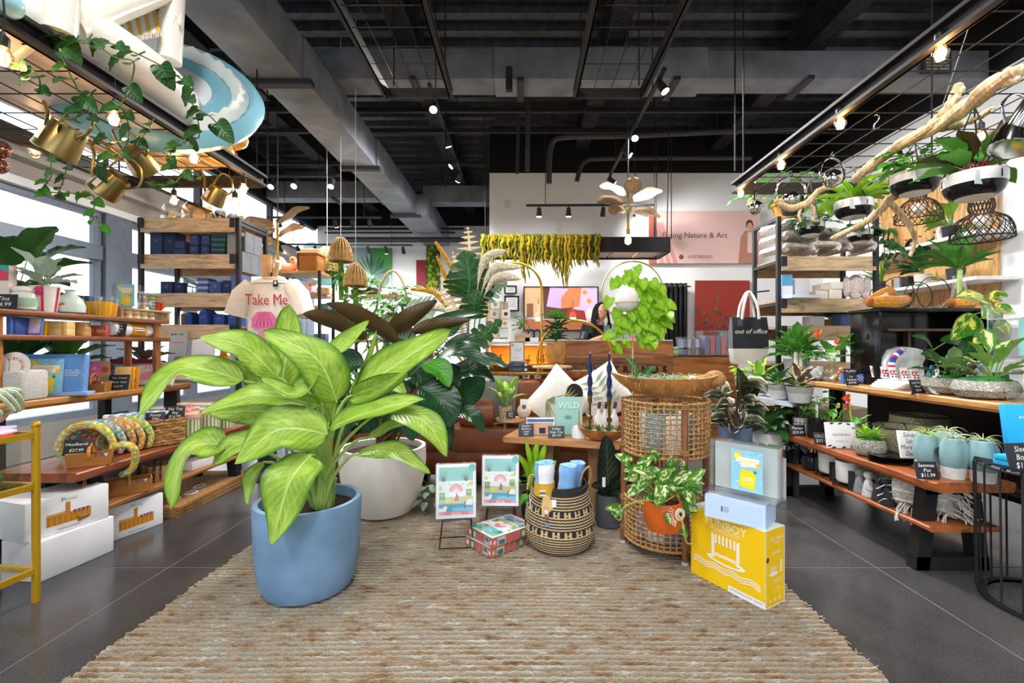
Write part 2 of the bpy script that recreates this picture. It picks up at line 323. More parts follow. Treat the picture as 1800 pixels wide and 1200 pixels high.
def vine(parent,pts,n,L,W,mat,kind='heart',r=.003,col='#5d7a35',bend=.4,out=None):
 c=curve(pts,24); part('vine',MB(col).tube(c,r,5),'satin',parent); me=leaf_mesh(kind,bend,.1,mat)
 for i in range(n):
  p=c[min(24,int((i+.6)/n*24))]; a=i*2.4+U(-.4,.4); s=U(.7,1.15); o=Vector(out)if out else V(0,0,0)
  d=V(math.cos(a),math.sin(a)*.6-.3,-.55)+o; put_leaf(parent,me,p,d,(-d.x*.2,-.9,.55),L*s,W*s)
def airplant(parent,c,R,n=22,col='#a9b88f',name='leaves',up=.75,thick=.05):
 mb=MB(col)
 for i in range(n):
  a=i*2.39996+U(-.2,.2); e=up*(.2+1.4*(i/n))+U(-.1,.1); l=R*U(.75,1.15); pts=[]
  for k in range(6):
   t=k/5; ee=e-.75*t*t; pts.append(Vector(c)+V(math.cos(a)*math.cos(ee)*l*t,math.sin(a)*math.cos(ee)*l*t,math.sin(max(ee,-.5))*l*t+R*.06))
  mb.tube(pts,[R*thick*(1-.92*k/5)for k in range(6)],4)
 return part(name,mb,'matte',parent)
def moss_cap(parent,r,z,sx=1,sy=1,col='#2f7a35',name='moss',x=0,y=0):
 mb=MB(col); n=20
 mb.lathe([(r,z-.01),(r,z),(r*.85,z+r*.12),(r*.5,z+r*.2),(.001,z+r*.22)],n,(x,y,0),None,sx,sy,wob=.12); return part(name,mb,'moss',parent)
def soil(parent,r,z,sx=1,sy=1):return part('soil',MB('#33261c').lathe([(r,z-.015),(r,z),(r*.5,z+.006),(.001,z+.008)],18,sx=sx,sy=sy),'soil',parent)
def shell(prof_out,th,zb=None):
 inn=[(max(r-th,.001),z)for r,z in reversed(prof_out)]; zb=prof_out[0][1]+th if zb is None else zb
 return[(.001,prof_out[0][1])]+prof_out+[(r,max(z,zb))for r,z in inn]+[(.001,zb)]
 # -------- lettering
def text(parent,s,size,o,rx,up,col='#f2f0ea',mat='print',align='CENTER',name='lettering',shear=0,ext=0,sx=1,off=0):
 cu=bpy.data.curves.new('t','FONT'); cu.body=s; cu.size=size; cu.align_x=align; cu.align_y='CENTER'; cu.resolution_u=2; cu.shear=shear; cu.space_line=.95; cu.extrude=ext; cu.offset=off
 tmp=bpy.data.objects.new('t',cu); me=bpy.data.meshes.new_from_object(tmp); bpy.data.objects.remove(tmp); bpy.data.curves.remove(cu)
 if not len(me.polygons):return None
 at=me.color_attributes.new('Col','FLOAT_COLOR','CORNER'); at.data.foreach_set('color',[*C(col),1]*len(me.loops)); me.materials.clear(); me.materials.append(MAT[mat])
 rx=Vector(rx).normalized(); up=Vector(up).normalized(); nz=rx.cross(up); M=Matrix.Identity(4)
 for i in range(3):M[i][0]=rx[i]*sx; M[i][1]=up[i]; M[i][2]=nz[i]; M[i][3]=o[i]
 ob=bpy.data.objects.new(name,me); COL.objects.link(ob); ob.parent=parent; ob.matrix_local=M; return ob
X_,Z_=(1,0,0),(0,0,1)
def flat(mb,pts,y,col):
 mb.c(col); mb.add([(x,y,z)for x,z in pts],[tuple(range(len(pts)))]); return mb
def rect(mb,x0,z0,x1,z1,y,col):return flat(mb,[(x0,z0),(x1,z0),(x1,z1),(x0,z1)],y,col)
def disc(mb,cx,cz,r,y,col,n=14,sx=1,sz=1):return flat(mb,[(cx+r*sx*math.cos(2*pi*k/n),cz+r*sz*math.sin(2*pi*k/n))for k in range(n)],y,col)
# ======== the setting
XL,XR,YB,YF,YP,ZC=-4.95,4.95,11.0,-3.2,7.5,4.75
def floor_mat():
 m,nt,b,N,L=nodes('concrete'); tc=N('ShaderNodeTexCoord'); n1=N('ShaderNodeTexNoise',i_Scale=.9,i_Detail=7,i_Distortion=.6); n2=N('ShaderNodeTexNoise',i_Scale=160,i_Detail=2)
 L(tc.outputs['Object'],n1.inputs[0]); L(tc.outputs['Object'],n2.inputs[0])
 c=mix(N,L,1.0,ramp(N,L,n1.outputs[0],[(.3,C('#303031')),(.55,C('#464546')),(.75,C('#5b5a5b'))]),ramp(N,L,n2.outputs[0],[(.35,(.75,)*3),(.62,(1.0,)*3),(.72,(1.5,)*3)]),'MULTIPLY')
 L(c,b.inputs['Base Color']); L(ramp(N,L,n1.outputs[0],[(.3,(.14,)*3),(.7,(.3,)*3)]),b.inputs['Roughness']); b.inputs['Specular IOR Level'].default_value=.55
floor_mat()
# floor slabs between saw-cut joints, each its own piece
jx=[XL,-1.84,1.84,XR]; jy=[YF,2.365,6.05,YB]
fl=struct('floor',MB('#6e6a66').box(0,3.9,-.12,XR-XL,YB-YF,.1185),'matte')
for i in range(3):
 for j in range(3):
  g=.004; mb=MB(); mb.box((jx[i]+jx[i+1])/2,(jy[j]+jy[j+1])/2,-.01,jx[i+1]-jx[i]-2*g,jy[j+1]-jy[j]-2*g,.01); part('slab',mb,'concrete',fl,0)
WH='#e0e2e3'
# right wall, white to 4 m, black above
wr=struct('wall_right',MB(WH).box(XR+.1,3.9,0,.2,YB-YF,4.0),'plaster'); part('upper_band',MB('#101012').box(XR+.1,3.9,4.0,.2,YB-YF,ZC-4),'matte',wr)
wb=struct('wall_back',MB(WH).box(0,YB+.1,0,XR-XL,.2,4.05),'plaster'); part('upper_band',MB('#101012').box(0,YB+.1,4.05,XR-XL,.2,ZC-4.05),'matte',wb)
wp=struct('wall_partition',MB(WH).box((XR-.54)/2,YP+.08,0,XR+.54,.16,4.0),'plaster'); part('return',MB(WH).box(-.46,(YP+YB)/2+.08,0,.16,YB-YP-.16,4.0),'plaster',wp)
part('upper_band',MB('#0c0c0e').box((XR-.54)/2,YP+.08,4.0,XR+.54,.16,ZC-4),'matte',wp)
# left wall with tall windows and a clerestory
GW='#aba59d'
wl=struct('wall_left',MB(GW).box(XL-.1,3.9,2.80,.2,YB-YF,.46),'plaster'); part('plinth',MB('#8a8680').box(XL-.1,3.9,0,.2,YB-YF,.35),'plaster',wl)
part('upper_band',MB('#141416').box(XL-.1,3.9,3.98,.2,YB-YF,ZC-3.98),'matte',wl); part('head_reveal',MB('#f0f0ee').box(XL-.05,3.9,2.72,.22,YB-YF,.08),'plaster',wl)
part('band_ledge',MB('#b7b2ab').box(XL+.06,3.9,2.98,.12,YB-YF,.05),'plaster',wl)
FR='#707a88'
cols=[(-2.9,.3),(.4,.3),(2.95,.3),(5.55,.36),(8.1,.3),(10.6,.3)]
for k,(y,w_)in enumerate(cols):part('column',MB(FR).box(XL-.06,y,.35,.2,w_,2.4),'satin',wl)
nw=0
for k in range(len(cols)-1):
 y0=cols[k][0]+cols[k][1]/2; y1=cols[k+1][0]-cols[k+1][1]/2; nw+=1; ym=(y0+y1)/2+.15
 wn=struct('window_%d'%nw,MB(FR).box(XL-.06,(y0+y1)/2,2.16,.14,y1-y0,.17),'satin')
 for z,h in((.35,.08),(2.66,.06)):part('rail',MB(FR).box(XL-.06,(y0+y1)/2,z,.1,y1-y0,h),'satin',wn)
 part('mullion',MB(FR).box(XL-.06,ym-.12,.43,.1,.16,1.73),'satin',wn)
 for a,b_ in((y0,y0+.05),(y1-.05,y1)):part('stile',MB(FR).box(XL-.06,(a+b_)/2,.43,.1,b_-a,2.23),'satin',wn)
 for a,b_,z0,z1 in((y0+.05,ym-.2,.43,2.16),(ym-.04,y1-.05,.43,2.16),(y0+.05,y1-.05,2.33,2.66)):
  part('pane',MB().box(XL-.06,(a+b_)/2,z0,.008,b_-a,z1-z0),'window_glass',wn)
 part('handle',MB('#9a9ea2').bar((XL+.06,ym-.35,2.14),(XL+.06,ym+.35,2.12),.03,.02),'satin',wn)
for k in range(7):
 y0=YF+.2+k*2.0; nw+=1
 wn=struct('window_%d'%nw,MB('#3b3f45').box(XL-.06,y0+.03,3.26,.1,.06,.72),'satin'); part('rail',MB('#3b3f45').box(XL-.06,y0+1.0,3.26,.1,1.94,.05),'satin',wn); part('rail',MB('#3b3f45').box(XL-.06,y0+1.0,3.93,.1,1.94,.05),'satin',wn)
 part('pane',MB().box(XL-.06,y0+1.03,3.31,.008,1.94,.62),'window_glass',wn)
 # unseen shop front behind the camera, its opening narrowed to cut frontal daylight
wf=struct('wall_front',MB('#8d8a86').box(0,YF,2.5,XR-XL,.2,ZC-2.5),'plaster')
for s in(-1,1):part('pier',MB('#8d8a86').box(s*4.15,YF,0,1.6,.2,2.5),'plaster',wf)
for x in(-3.3,-1.65,0,1.65,3.3):part('mullion',MB('#2b2d30').box(x,YF,0,.08,.14,2.5),'satin',wf)
gr=struct('ground_outside',MB('#b9b6b0').box(0,3,-.35,120,120,.1),'matte')
# ceiling: corrugated deck, beams, purlins
mb=MB('#363941'); y=YF; nz=0
pr=[]
while y<YB:pr+=[(y,ZC),(y+.1,ZC),(y+.13,ZC+.075),(y+.25,ZC+.075)]; y+=.28
for(ya,za),(yb,zb)in zip(pr,pr[1:]):mb.quad((XL-.2,yb,zb),(XR+.2,yb,zb),(XR+.2,ya,za),(XL-.2,ya,za))
mb.box(0,3.9,ZC+.12,XR-XL+.6,YB-YF+.6,.1)
ce=struct('ceiling',mb,'deck',None,.3)
for x in(-3.55,-1.25,.98,3.2):
 b_=MB('#26282d'); y0,y1=YF,YB
 b_.box(x,3.9,ZC-.035,.22,YB-YF,.03); b_.box(x,3.9,ZC-.33,.05,YB-YF,.3); b_.box(x,3.9,ZC-.36,.22,YB-YF,.03); part('beam',b_,'spray',ce)
for y in(2.2,3.9,6.2,6.8,8.0,9.6):part('purlin',MB('#26272b').box(0,y,ZC-.42,XR-XL,.05,.06),'iron',ce)
# ducts
DG='#7d8089'
def duct(name,label,secs,mat='duct',col=DG,hang=()):
 t=thing(name,label,'duct')
 for(x0,x1,y0,y1,z0,z1)in secs:part('section',MB(col).rbox((x0+x1)/2,(y0+y1)/2,z0,x1-x0,y1-y0,z1-z0,.012,.006),mat,t)
 for h in hang:part('hanger',MB('#303236').box(*h),'iron',t)
 return t
d=duct('air_duct','wide grey sheet metal duct crossing the shop near the camera',[(-3.3,-2.42,4.8,5.12,3.97,4.29),(-2.42,-.3,4.8,5.12,3.97,4.29),(-.3,1.95,4.78,5.14,3.96,4.29),(1.95,XR,4.82,5.12,3.985,4.28)],hang=[(-2.9,4.96,3.93,.08,.42,.04),(-1.15,4.96,3.93,.07,.42,.04),(-.02,4.96,3.92,.07,.42,.04),(1.62,4.96,3.93,.07,.42,.04),(3.02,4.96,3.94,.07,.42,.04)])
for x in(-3.12,4.35):
 g_=part('grille',MB('#3a3c40').box(x,4.785,4.02,.3,.03,.22),'iron',d)
 for k in range(6):part('louvre',MB('#202124' if x<0 else '#a8a296').box(x,4.765,4.045+k*.032,.24,.012,.014),'iron',g_)
duct('main_duct','long sloping dark grey duct running from above the camera to the back wall',[(-2.47,-2.0,.5,4.15,3.58,3.97),(-2.42,-1.98,4.15,6.15,3.58,3.96),(-2.38,-1.95,6.15,8.4,3.58,3.95),(-2.34,-1.75,8.4,10.98,3.56,3.95)],hang=[(-2.23,4.17,3.53,.62,.08,.05),(-2.2,6.17,3.53,.56,.08,.05),(-2.15,8.4,3.52,.56,.08,.05)])
duct('back_duct','dark duct crossing in front of the back wall under the beams',[(-4.9,-2.45,8.7,9.0,3.98,4.3),(-1.9,.2,8.7,9.0,3.9,4.22),(.2,1.4,8.7,9.0,3.98,4.3)],hang=[(-3.6,8.85,3.95,.06,.4,.03),(-2.75,8.85,3.95,.06,.4,.03)])
# drop rods and conduits
def conduit(label,pts,r=.025,col='#3c3e42'):return solo('conduit',MB(col).tube(curve(pts,16),r,8).tube([pts[-2],(pts[-2].x,pts[-2].y,ZC+.05)],.006,5),'iron',label,'pipe')
conduit('black conduit with a bend dropping in front of the pale wall',[P(965,322,6.6),P(966,275,6.6),P(972,250,6.6),P(995,241,6.6),P(1100,239,6.6),P(1260,232,6.6),P(1400,226,6.6)],.04)
conduit('thinner black conduit bending below the upper one',[P(1014,318,7.2),P(1020,296,7.2),P(1030,283,7.2),P(1060,279,7.2),P(1180,278,7.2),P(1320,278,7.2)],.036)
for x,y0,y1,Y,r,wl_ in((930,60,300,5.6,.028,'left'),(912,165,305,6.4,.024,'thin')):solo('conduit',MB('#34363a').tube([P(x,y0,Y),P(x-3,y1,Y)],r,8),'iron','straight vertical conduit at the middle of the ceiling, %s one'%wl_,'pipe')
solo('flex_duct',MB('#4a4b4f').tube(curve([P(520,0,5.4),P(530,22,5.4),P(550,40,5.4),P(575,38,5.4),P(592,15,5.4),P(600,-10,5.4)],30),[.075+.006*(k%2)for k in range(31)],10),'iron','ribbed flexible duct looping down beside the long duct','duct')
solo('junction_box',MB('#2e3034').box(*P(895,160,4.78).xy,3.83,.07,.06,.24),'iron','small black junction box on the front of the wide duct','box')
for k,(x,y0,y1,Y)in enumerate(((783,0,330,5.2),(1292,0,300,4.2),(1483,0,160,5.6),(1180,165,420,6.6),(1150,40,420,6.6),(560,180,330,6.5),(452,150,330,4.0),(470,175,330,5.0))):
 a,b_=P(x,y0,Y),P(x,y1,Y); a.z=ZC+.05
 solo('drop_rod',MB('#1c1d1f').tube([a,b_],.007,5),'matte',['thin rod hanging left of the ceiling spotlights','thin rod hanging to the end of the right grid frame','thin rod above the right grid frame','right rod holding the hanging planter frame','thin rod beside the leaf chandelier','thin rod left of the long duct','thin rod nearest the pool float','rod between the pool float and the long duct'][k],'rod')
 # hanging ceiling grids
def rail_frame(name,label,x0,x1,y0,y1,z,h=.09,wd=.05,nx=6,dy=.19,wires=True,col='#2b2826',rods=()):
 t=thing(name,label,'frame')
 for x in(x0,x1):
  r=MB(col).box(x,(y0+y1)/2,z,wd,y1-y0,.018).box(x,(y0+y1)/2,z+h-.018,wd,y1-y0,.018).box(x+wd*.3*(1 if x==x0 else-1),(y0+y1)/2,z,.012,y1-y0,h); part('rail',r,'iron',t)
 for y in(y0,y1):part('cross_rail',MB(col).box((x0+x1)/2,y,z,x1-x0-wd,.03,h),'iron',t)
 wy=MB('#1d1c1c').tube([(0,y0,z+.012),(0,y1,z+.012)],.0035,5).mesh('wire'); wy.materials.append(MAT['iron']); wx=MB('#1d1c1c').tube([(x0,0,z+.02),(x1,0,z+.02)],.0035,5).mesh('wire'); wx.materials.append(MAT['iron'])
 for k in range(1,nx):link('wire',wy,None,t,((x0+(x1-x0)*k/nx),0,0))
 y=y0+dy
 while y<y1-.05:link('wire',wx,None,t,(0,y,0)); y+=dy
 for x,y in rods:part('rod',MB('#1c1d1f').tube([(x,y,z+h),(x,y,ZC)],.006,5),'matte',t)
 return t
rail_frame('hanging_grid','black steel grid frame hung over the left displays carrying a pool float',-3.15,-2.05,.6,3.62,2.41,nx=7,rods=[(-3.1,1.2),(-3.1,3.5)])
rail_frame('hanging_grid','black steel grid frame hung over the right displays carrying driftwood',1.75,3.2,.6,3.77,2.41,nx=9,rods=[(1.75,3.6),(3.15,3.5)])
rail_frame('ceiling_grid','narrow wire grid frame near the ceiling left of centre',-1.18,-.62,1.5,3.95,3.3,.08,.04,4,.2,rods=[(-1.1,3.9),(-.66,3.9)])
rail_frame('ceiling_grid','narrow wire grid frame near the ceiling right of centre',.46,1.04,1.5,3.95,3.3,.08,.04,4,.2,rods=[(.5,3.9),(1.0,3.9)])
# -------- track lights
def spot_lamp(parent,p,d,power=60,size=1.0,col=(1,.975,.96),on=True):
 p=Vector(p); d=Vector(d).normalized(); s=size
 h=part('lamp_head',MB('#26272a').tube([p+d*(-.06*s),p+d*(.07*s)],[.032*s,.042*s],12),'iron',parent); part('stem',MB('#26272a').tube([p,p+V(0,0,.085*s)],.01*s,6),'iron',h)
 part('lens',MB('#fff6ea').tube([p+d*(.071*s),p+d*(.075*s)],.036*s,12),'lamp_on' if on else 'gloss',h)
 if on and power:
  l=bpy.data.lights.new('track_spot','SPOT'); l.energy=power; l.spot_size=2.1; l.spot_blend=.8; l.color=col; l.shadow_soft_size=.12
  o=bpy.data.objects.new('track_spot',l); COL.objects.link(o); o.parent=parent; o.location=p+d*(.09*s); o.rotation_euler=d.to_track_quat('-Z','Y').to_euler()
def track(label,a,b,heads,power=60,size=1.0,rods=True):
 t=thing('track_light',label,'track light'); a,b=Vector(a),Vector(b); part('track',MB('#232427').bar(a,b,.035,.03),'iron',t)
 if rods:
  for f in(.15,.85):p=a.lerp(b,f); part('rod',MB('#232427').tube([p,(p.x,p.y,ZC)],.006,5),'iron',t)
 for f,d,on in heads:p=a.lerp(b,f); spot_lamp(t,(p.x,p.y,p.z-.1*size),d,power,size,on=on)
 return t
track('ceiling spotlight track left of centre with a dazzling lamp',(-.9,4.4,3.68),(-.9,6.6,3.68),[(.1,(.1,-.8,-1),True),(.45,(.3,.4,-1),True),(.75,(-1,-.2,-1),True),(.97,(-.6,.7,-1),True)],250)
track('ceiling spotlight track right of centre',(1.3,4.15,3.68),(1.3,6.75,3.68),[(.04,(.5,-.3,-1),True),(.42,(-.2,-.7,-1),True),(.6,(1.2,-.3,-1),True),(.97,(1.1,.1,-1),True)],240)
track('short spotlight track in front of the pale back wall',P(925,361,7.0),P(1150,360,7.0),[(.1,(0,.1,-1),True),(.33,(0,.1,-1),True),(.6,(0,.6,-1),False),(.84,(-.2,.5,-1),False),(.94,(.4,.5,-1),False)],45)
track('long spotlight track at the far left hung before the leaf poster',P(478,429,9.3),P(725,431,9.3),[(k/8+.06,(0,.8,-1),k in(0,2,3,6))for k in range(8)],110)
track('upper spotlight track at the far left under the back duct',P(470,382,8.2),P(670,382,8.2),[(.1,(0,.8,-1),False),(.3,(0,.8,-1),False),(.6,(0,.8,-1),True),(.75,(0,.8,-1),False),(.9,(.2,.6,-1),False)],110)
track('spotlight track left of the long duct',P(450,310,6.0),P(595,308,6.0),[(.2,(0,-.8,-1),True),(.48,(0,-.9,-1),True),(.92,(0,-.6,-1),True)],200)
for k,(y,x0,x1)in enumerate(((402,575,815),(409,572,800),(419,600,815),(424,606,822))):solo('ceiling_slat',MB('#1d1e21').bar(P(x0,y,9.8),P(x1,y,9.8),.06,.05 if k%2==0 else .03),'iron',['topmost','second','third','lowest'][k]+' black slat hung before the far back wall','slat')
for x,lab in((-1.5,'left'),(.1,'middle'),(1.45,'right')):track('added unseen spotlight track filling the sales floor from behind the camera, %s one'%lab,(x,-2.2,3.9),(x,1.7,3.9),[(.15,(.8*x if x>1 else 0,.4,-1),True),(.42,(.9*x if x>1 else 0,.2,-1),True),(.7,(.8*x if x>1 else .2,.3,-1),True),(.95,(.9*x if x>1 else .1,.7,-1),True)],190 if x>1 else 75)  # unseen tracks added behind the camera for more overhead light
# ======== foreground: rug and what stands on it
def rug_mat():
 m,nt,b,N,L=nodes('jute'); tc=N('ShaderNodeTexCoord'); mp=N('ShaderNodeMapping'); mp.inputs['Scale'].default_value=(9,42,9); L(tc.outputs['Object'],mp.inputs[0])
 n1=N('ShaderNodeTexNoise',i_Scale=1,i_Detail=5,i_Roughness=.7); L(mp.outputs[0],n1.inputs['Vector']); n2=N('ShaderNodeTexNoise',i_Scale=1.1,i_Detail=3); L(tc.outputs['Object'],n2.inputs['Vector'])
 n3=N('ShaderNodeTexNoise',i_Scale=260,i_Detail=2); L(tc.outputs['Object'],n3.inputs['Vector'])
 c=ramp(N,L,n1.outputs[0],[(.3,C('#5a4734')),(.42,C('#8a745a')),(.5,C('#9c9080')),(.57,C('#88857a')),(.65,C('#bcb4a6')),(.75,C('#777266'))])
 c=mix(N,L,.55,c,ramp(N,L,n2.outputs[0],[(.35,(1.0,.93,.84)),(.65,(.92,.98,.95))]),'MULTIPLY'); c=mix(N,L,.6,c,ramp(N,L,n3.outputs[0],[(.3,(.45,)*3),(.6,(1.25,)*3)]),'MULTIPLY')
 L(c,b.inputs['Base Color']); b.inputs['Roughness'].default_value=.95; bp=N('ShaderNodeBump',i_Strength=.7,i_Distance=.006); L(n3.outputs[0],bp.inputs['Height']); L(bp.outputs[0],b.inputs['Normal'])
rug_mat()
RX0,RX1,RY0,RY1,RP=-1.55,1.245,.75,3.75,.028
mb=MB(); nx=150; nr=int((RY1-RY0)/RP); vs=[]; prf=((0,.0),(.12,.011),(.34,.019),(.66,.019),(.88,.011))
for r in range(nr):
 ex=RN.uniform(-.012,.012)
 for t,h in prf:
  for i in range(nx+1):
   x=RX0+(RX1-RX0)*i/nx+(ex if i in(0,nx)else 0); tw=math.sin(x*150+r*2.1+t*2.2)*.0022*(1 if h>.005 else 0)
   vs.append((x,RY0+(r+t)*RP+math.sin(x*3+r*.05)*.006+noise.noise((x*6,r*.3,0))*.004,max(.001,h+tw+noise.noise((x*20,r*.7,3))*.002)))
w_=nx+1; nrow=nr*len(prf); mb.add(vs,[(j*w_+i,j*w_+i+1,(j+1)*w_+i+1,(j+1)*w_+i)for j in range(nrow-1)for i in range(nx)])
rug=thing('area_rug','large woven jute rug with fine ribs under the displays','rug'); o=part('braided_ribs',mb,'jute',rug); o['kind']='stuff'
part('backing',MB('#8a7350').box((RX0+RX1)/2,(RY0+RY1)/2,.0,RX1-RX0-.02,RY1-RY0-.02,.003),'fibre',rug)
fr=MB('#c9b48a')
for k in range(240):
 y=U(RY0,RY1); s=-1 if k%2 else 1; x=RX0 if s<0 else RX1; fr.tube([(x-s*.01,y,.006),(x+s*U(.004,.018),y+U(-.01,.01),.005),(x+s*U(.015,.035),y+U(-.02,.02),.003)],.0016,4)
part('frayed_edge',fr,'fibre',rug)['kind']='stuff'
RZ=.018
# ---- hero plant: dumb cane in a slate-blue pot
HP=V((543-VX)/F*2.15,2.15,0)
hp=thing('potted_plant','big dumb cane with pale lime leaves in the slate-blue pot','plant',(HP.x,HP.y,RZ))
vc('slate',.62,var=.14,scale=5,bump=.06,bscale=40)
part('pot',MB('#7798bb').lathe(shell([(.165,0),(.19,.012),(.212,.06),(.226,.16),(.232,.28),(.236,.40),(.232,.415)],.022,.30),48),'slate',hp); soil(hp,.21,.365)
def hl(x,y,Y):return P(x,y,Y)-V(HP.x,HP.y,RZ)
crown=hl(566,890,2.15); pet=MB('#8fb04c'); pj=MB('#7da045')
HL=[((428,669,2.05),(318,648,1.95),(240,733,1.86),66,(-.15,-.7,.7),.15),((486,662,2.12),(430,610,2.05),(350,592,1.98),60,(.2,-.75,.65),.2),((492,690,2.2),(505,610,2.22),(509,535,2.2),66,(0,-1,.15),.18),((592,705,2.1),(556,630,2.02),(462,583,1.98),74,(.35,-.85,.4),.12),((600,740,2.12),(634,655,2.1),(662,580,2.08),15,(.7,-.7,0),1.2),((575,622,2.2),(612,596,2.22),(648,563,2.22),30,(.3,-.85,.4),.3),((615,700,2.1),(700,638,2.02),(791,580,1.98),72,(.25,-.8,.55),.22),((620,694,2.08),(668,676,2.02),(718,656,2.0),40,(-.1,-.8,-.3),.25),((578,752,2.06),(660,720,1.98),(748,702,1.95),52,(.1,-.62,.78),.3),((690,724,2.0),(748,742,1.94),(786,802,1.9),56,(.35,-.65,.7),.15),((631,797,2.08),(692,794,2.0),(756,831,1.95),42,(.1,-.55,.82),.25),((575,762,2.0),(490,755,1.9),(413,816,1.84),88,(-.05,-.85,.55),.14),((560,712,2.06),(450,694,1.96),(352,728,1.9),50,(-.05,-.72,.7),.2),((520,724,2.1),(440,722,2.02),(366,726,1.98),52,(0,-.85,.3),.2),((400,782,1.95),(330,790,1.88),(299,894,1.82),70,(-.35,-.7,.65),.15),((474,770,2.0),(415,782,1.93),(371,817,1.9),52,(-.1,-.8,.6),.18),((545,800,1.92),(508,850,1.82),(479,957,1.78),98,(-.12,-.9,.45),.12),((462,812,2.0),(441,845,1.96),(436,886,1.93),32,(-.3,-.85,.3),.25),((560,655,2.05),(518,694,1.98),(460,664,1.94),40,(0,-.6,.8),.5),((474,684,2.2),(440,655,2.15),(406,636,2.1),40,(.3,-.85,.3),.15),((648,768,2.1),(685,752,2.06),(716,742,2.03),30,(0,-.6,.8),.3),((520,700,2.22),(560,660,2.25),(590,640,2.28),60,(.1,-.9,.3),.15),((505,640,2.25),(470,620,2.3),(440,612,2.32),40,(.1,-.8,.5),.15),((580,740,2.15),(560,700,2.12),(530,660,2.15),55,(.1,-.95,.2),.15),((640,690,2.2),(680,670,2.25),(715,690,2.3),50,(.2,-.7,.6),.2)]
for i,(b0,m0,t0,wd,nn,cu)in enumerate(HL):
 B,M_,T_=hl(*b0),hl(*m0),hl(*t0); big_leaf(hp,[B,M_,T_],wd*m0[2]/F*1.04,nn,'lf_dieff','cane',cu,.07,seed=i*1.3)
 a=i*2.4; s0=crown+V(math.cos(a)*.035,math.sin(a)*.03,-.03); out=(B-s0)
 c_=curve([s0,s0+V(out.x*.25,out.y*.25,out.z*.55),s0+V(out.x*.7,out.y*.7,out.z*.92),B],10)
 part('petiole',MB('#a3bf62').tube(c_,[.0105-.006*k/10 for k in range(11)],7),'satin',hp)
for k,(dx,h)in enumerate(((-.03,.12),(.0,.16),(.035,.13))):part('cane',MB('#7b9a45').tube([crown+V(dx,.01*k,-.09),crown+V(dx*1.2,.01*k,h-.05),crown+V(dx*1.6,.01*k,h)],[.016,.013,.008],9),'satin',hp)
# ---- dark philodendron in the white stone pot
DP=V((674-VX)/F*3.12,3.12,0); dp=thing('potted_plant','dark glossy philodendron with maroon leaf backs in the round white pot','plant',(DP.x,DP.y,RZ))
part('pot',MB('#e6e1db').lathe(shell([(.15,0),(.19,.012),(.245,.12),(.278,.25),(.288,.36),(.284,.45)],.025,.36),40),'plaster',dp); soil(dp,.25,.41)
def dl(x,y,Y):return P(x,y,Y)-V(DP.x,DP.y,RZ)
dc=V(.0,0,.4)
DL=[((760,640,2.9),(805,618,2.8),(868,646,2.75),40,(.1,-.6,.8),'lf_dark'),((838,622,3.05),(865,632,3.0),(892,646,2.98),24,(.1,-.6,.8),'lf_dark'),((730,590,3.0),(790,560,2.95),(850,552,2.9),40,(.1,-.5,.9),'lf_dark'),((722,584,2.9),(765,572,2.85),(828,562,2.85),26,(0,.8,.3),'lf_maroon'),((744,640,2.75),(772,650,2.7),(790,680,2.66),42,(.3,-.7,.6),'lf_green'),((776,640,2.9),(796,655,2.85),(806,682,2.82),28,(.4,-.6,.6),'lf_dark'),((800,706,2.9),(828,684,2.85),(853,664,2.82),46,(.5,-.7,.4),'lf_dark'),((740,680,2.7),(775,705,2.64),(792,752,2.6),66,(.35,-.8,.45),'lf_dark'),((790,720,2.75),(828,730,2.7),(851,760,2.68),34,(.2,-.6,.75),'lf_dark'),((645,596,2.95),(590,566,2.9),(531,552,2.88),40,(.1,.75,.4),'lf_maroon'),((702,604,2.9),(640,562,2.85),(571,533,2.85),40,(.2,.75,.5),'lf_maroon'),((680,586,2.95),(716,562,2.9),(769,527,2.9),34,(-.2,.8,.4),'lf_maroon'),((690,600,3.0),(660,575,3.0),(620,560,3.0),44,(0,-.5,.8),'lf_dark'),((700,650,2.9),(735,655,2.85),(760,690,2.8),56,(.2,-.8,.5),'lf_dark'),((640,640,3.0),(600,640,3.0),(560,670,2.95),50,(-.1,-.8,.5),'lf_dark'),((620,680,3.0),(580,690,3.0),(530,740,2.95),56,(-.2,-.8,.5),'lf_dark'),((700,700,2.8),(720,730,2.75),(725,775,2.72),55,(.1,-.9,.3),'lf_dark'),((760,690,2.95),(790,690,2.95),(830,715,2.95),44,(.2,-.7,.6),'lf_dark'),((640,720,2.85),(610,735,2.8),(590,780,2.78),48,(-.1,-.9,.3),'lf_dark'),((780,610,3.25),(820,600,3.25),(860,610,3.25),34,(.1,-.6,.8),'lf_dark'),((720,620,3.2),(690,640,3.2),(650,690,3.2),60,(0,-.9,.4),'lf_dark'),((690,690,2.9),(720,670,2.85),(765,665,2.8),48,(.2,-.8,.5),'lf_dark'),((680,740,2.85),(720,735,2.8),(765,760,2.76),46,(.1,-.7,.6),'lf_dark'),((640,700,3.0),(665,680,3.0),(700,680,3.0),50,(0,-.9,.4),'lf_dark'),((600,650,3.1),(570,630,3.1),(535,630,3.1),44,(0,-.8,.5),'lf_dark'),((740,730,2.9),(770,745,2.86),(790,790,2.84),48,(.2,-.8,.5),'lf_dark'),((800,660,3.1),(830,650,3.1),(870,670,3.1),40,(.2,-.7,.6),'lf_dark'),((650,760,2.9),(640,745,2.9),(600,735,2.9),44,(0,-.9,.3),'lf_dark'),((690,760,2.95),(700,735,2.95),(735,715,2.95),44,(.1,-.9,.3),'lf_dark'),((760,620,3.3),(720,600,3.3),(690,590,3.3),50,(0,-.8,.5),'lf_dark')]
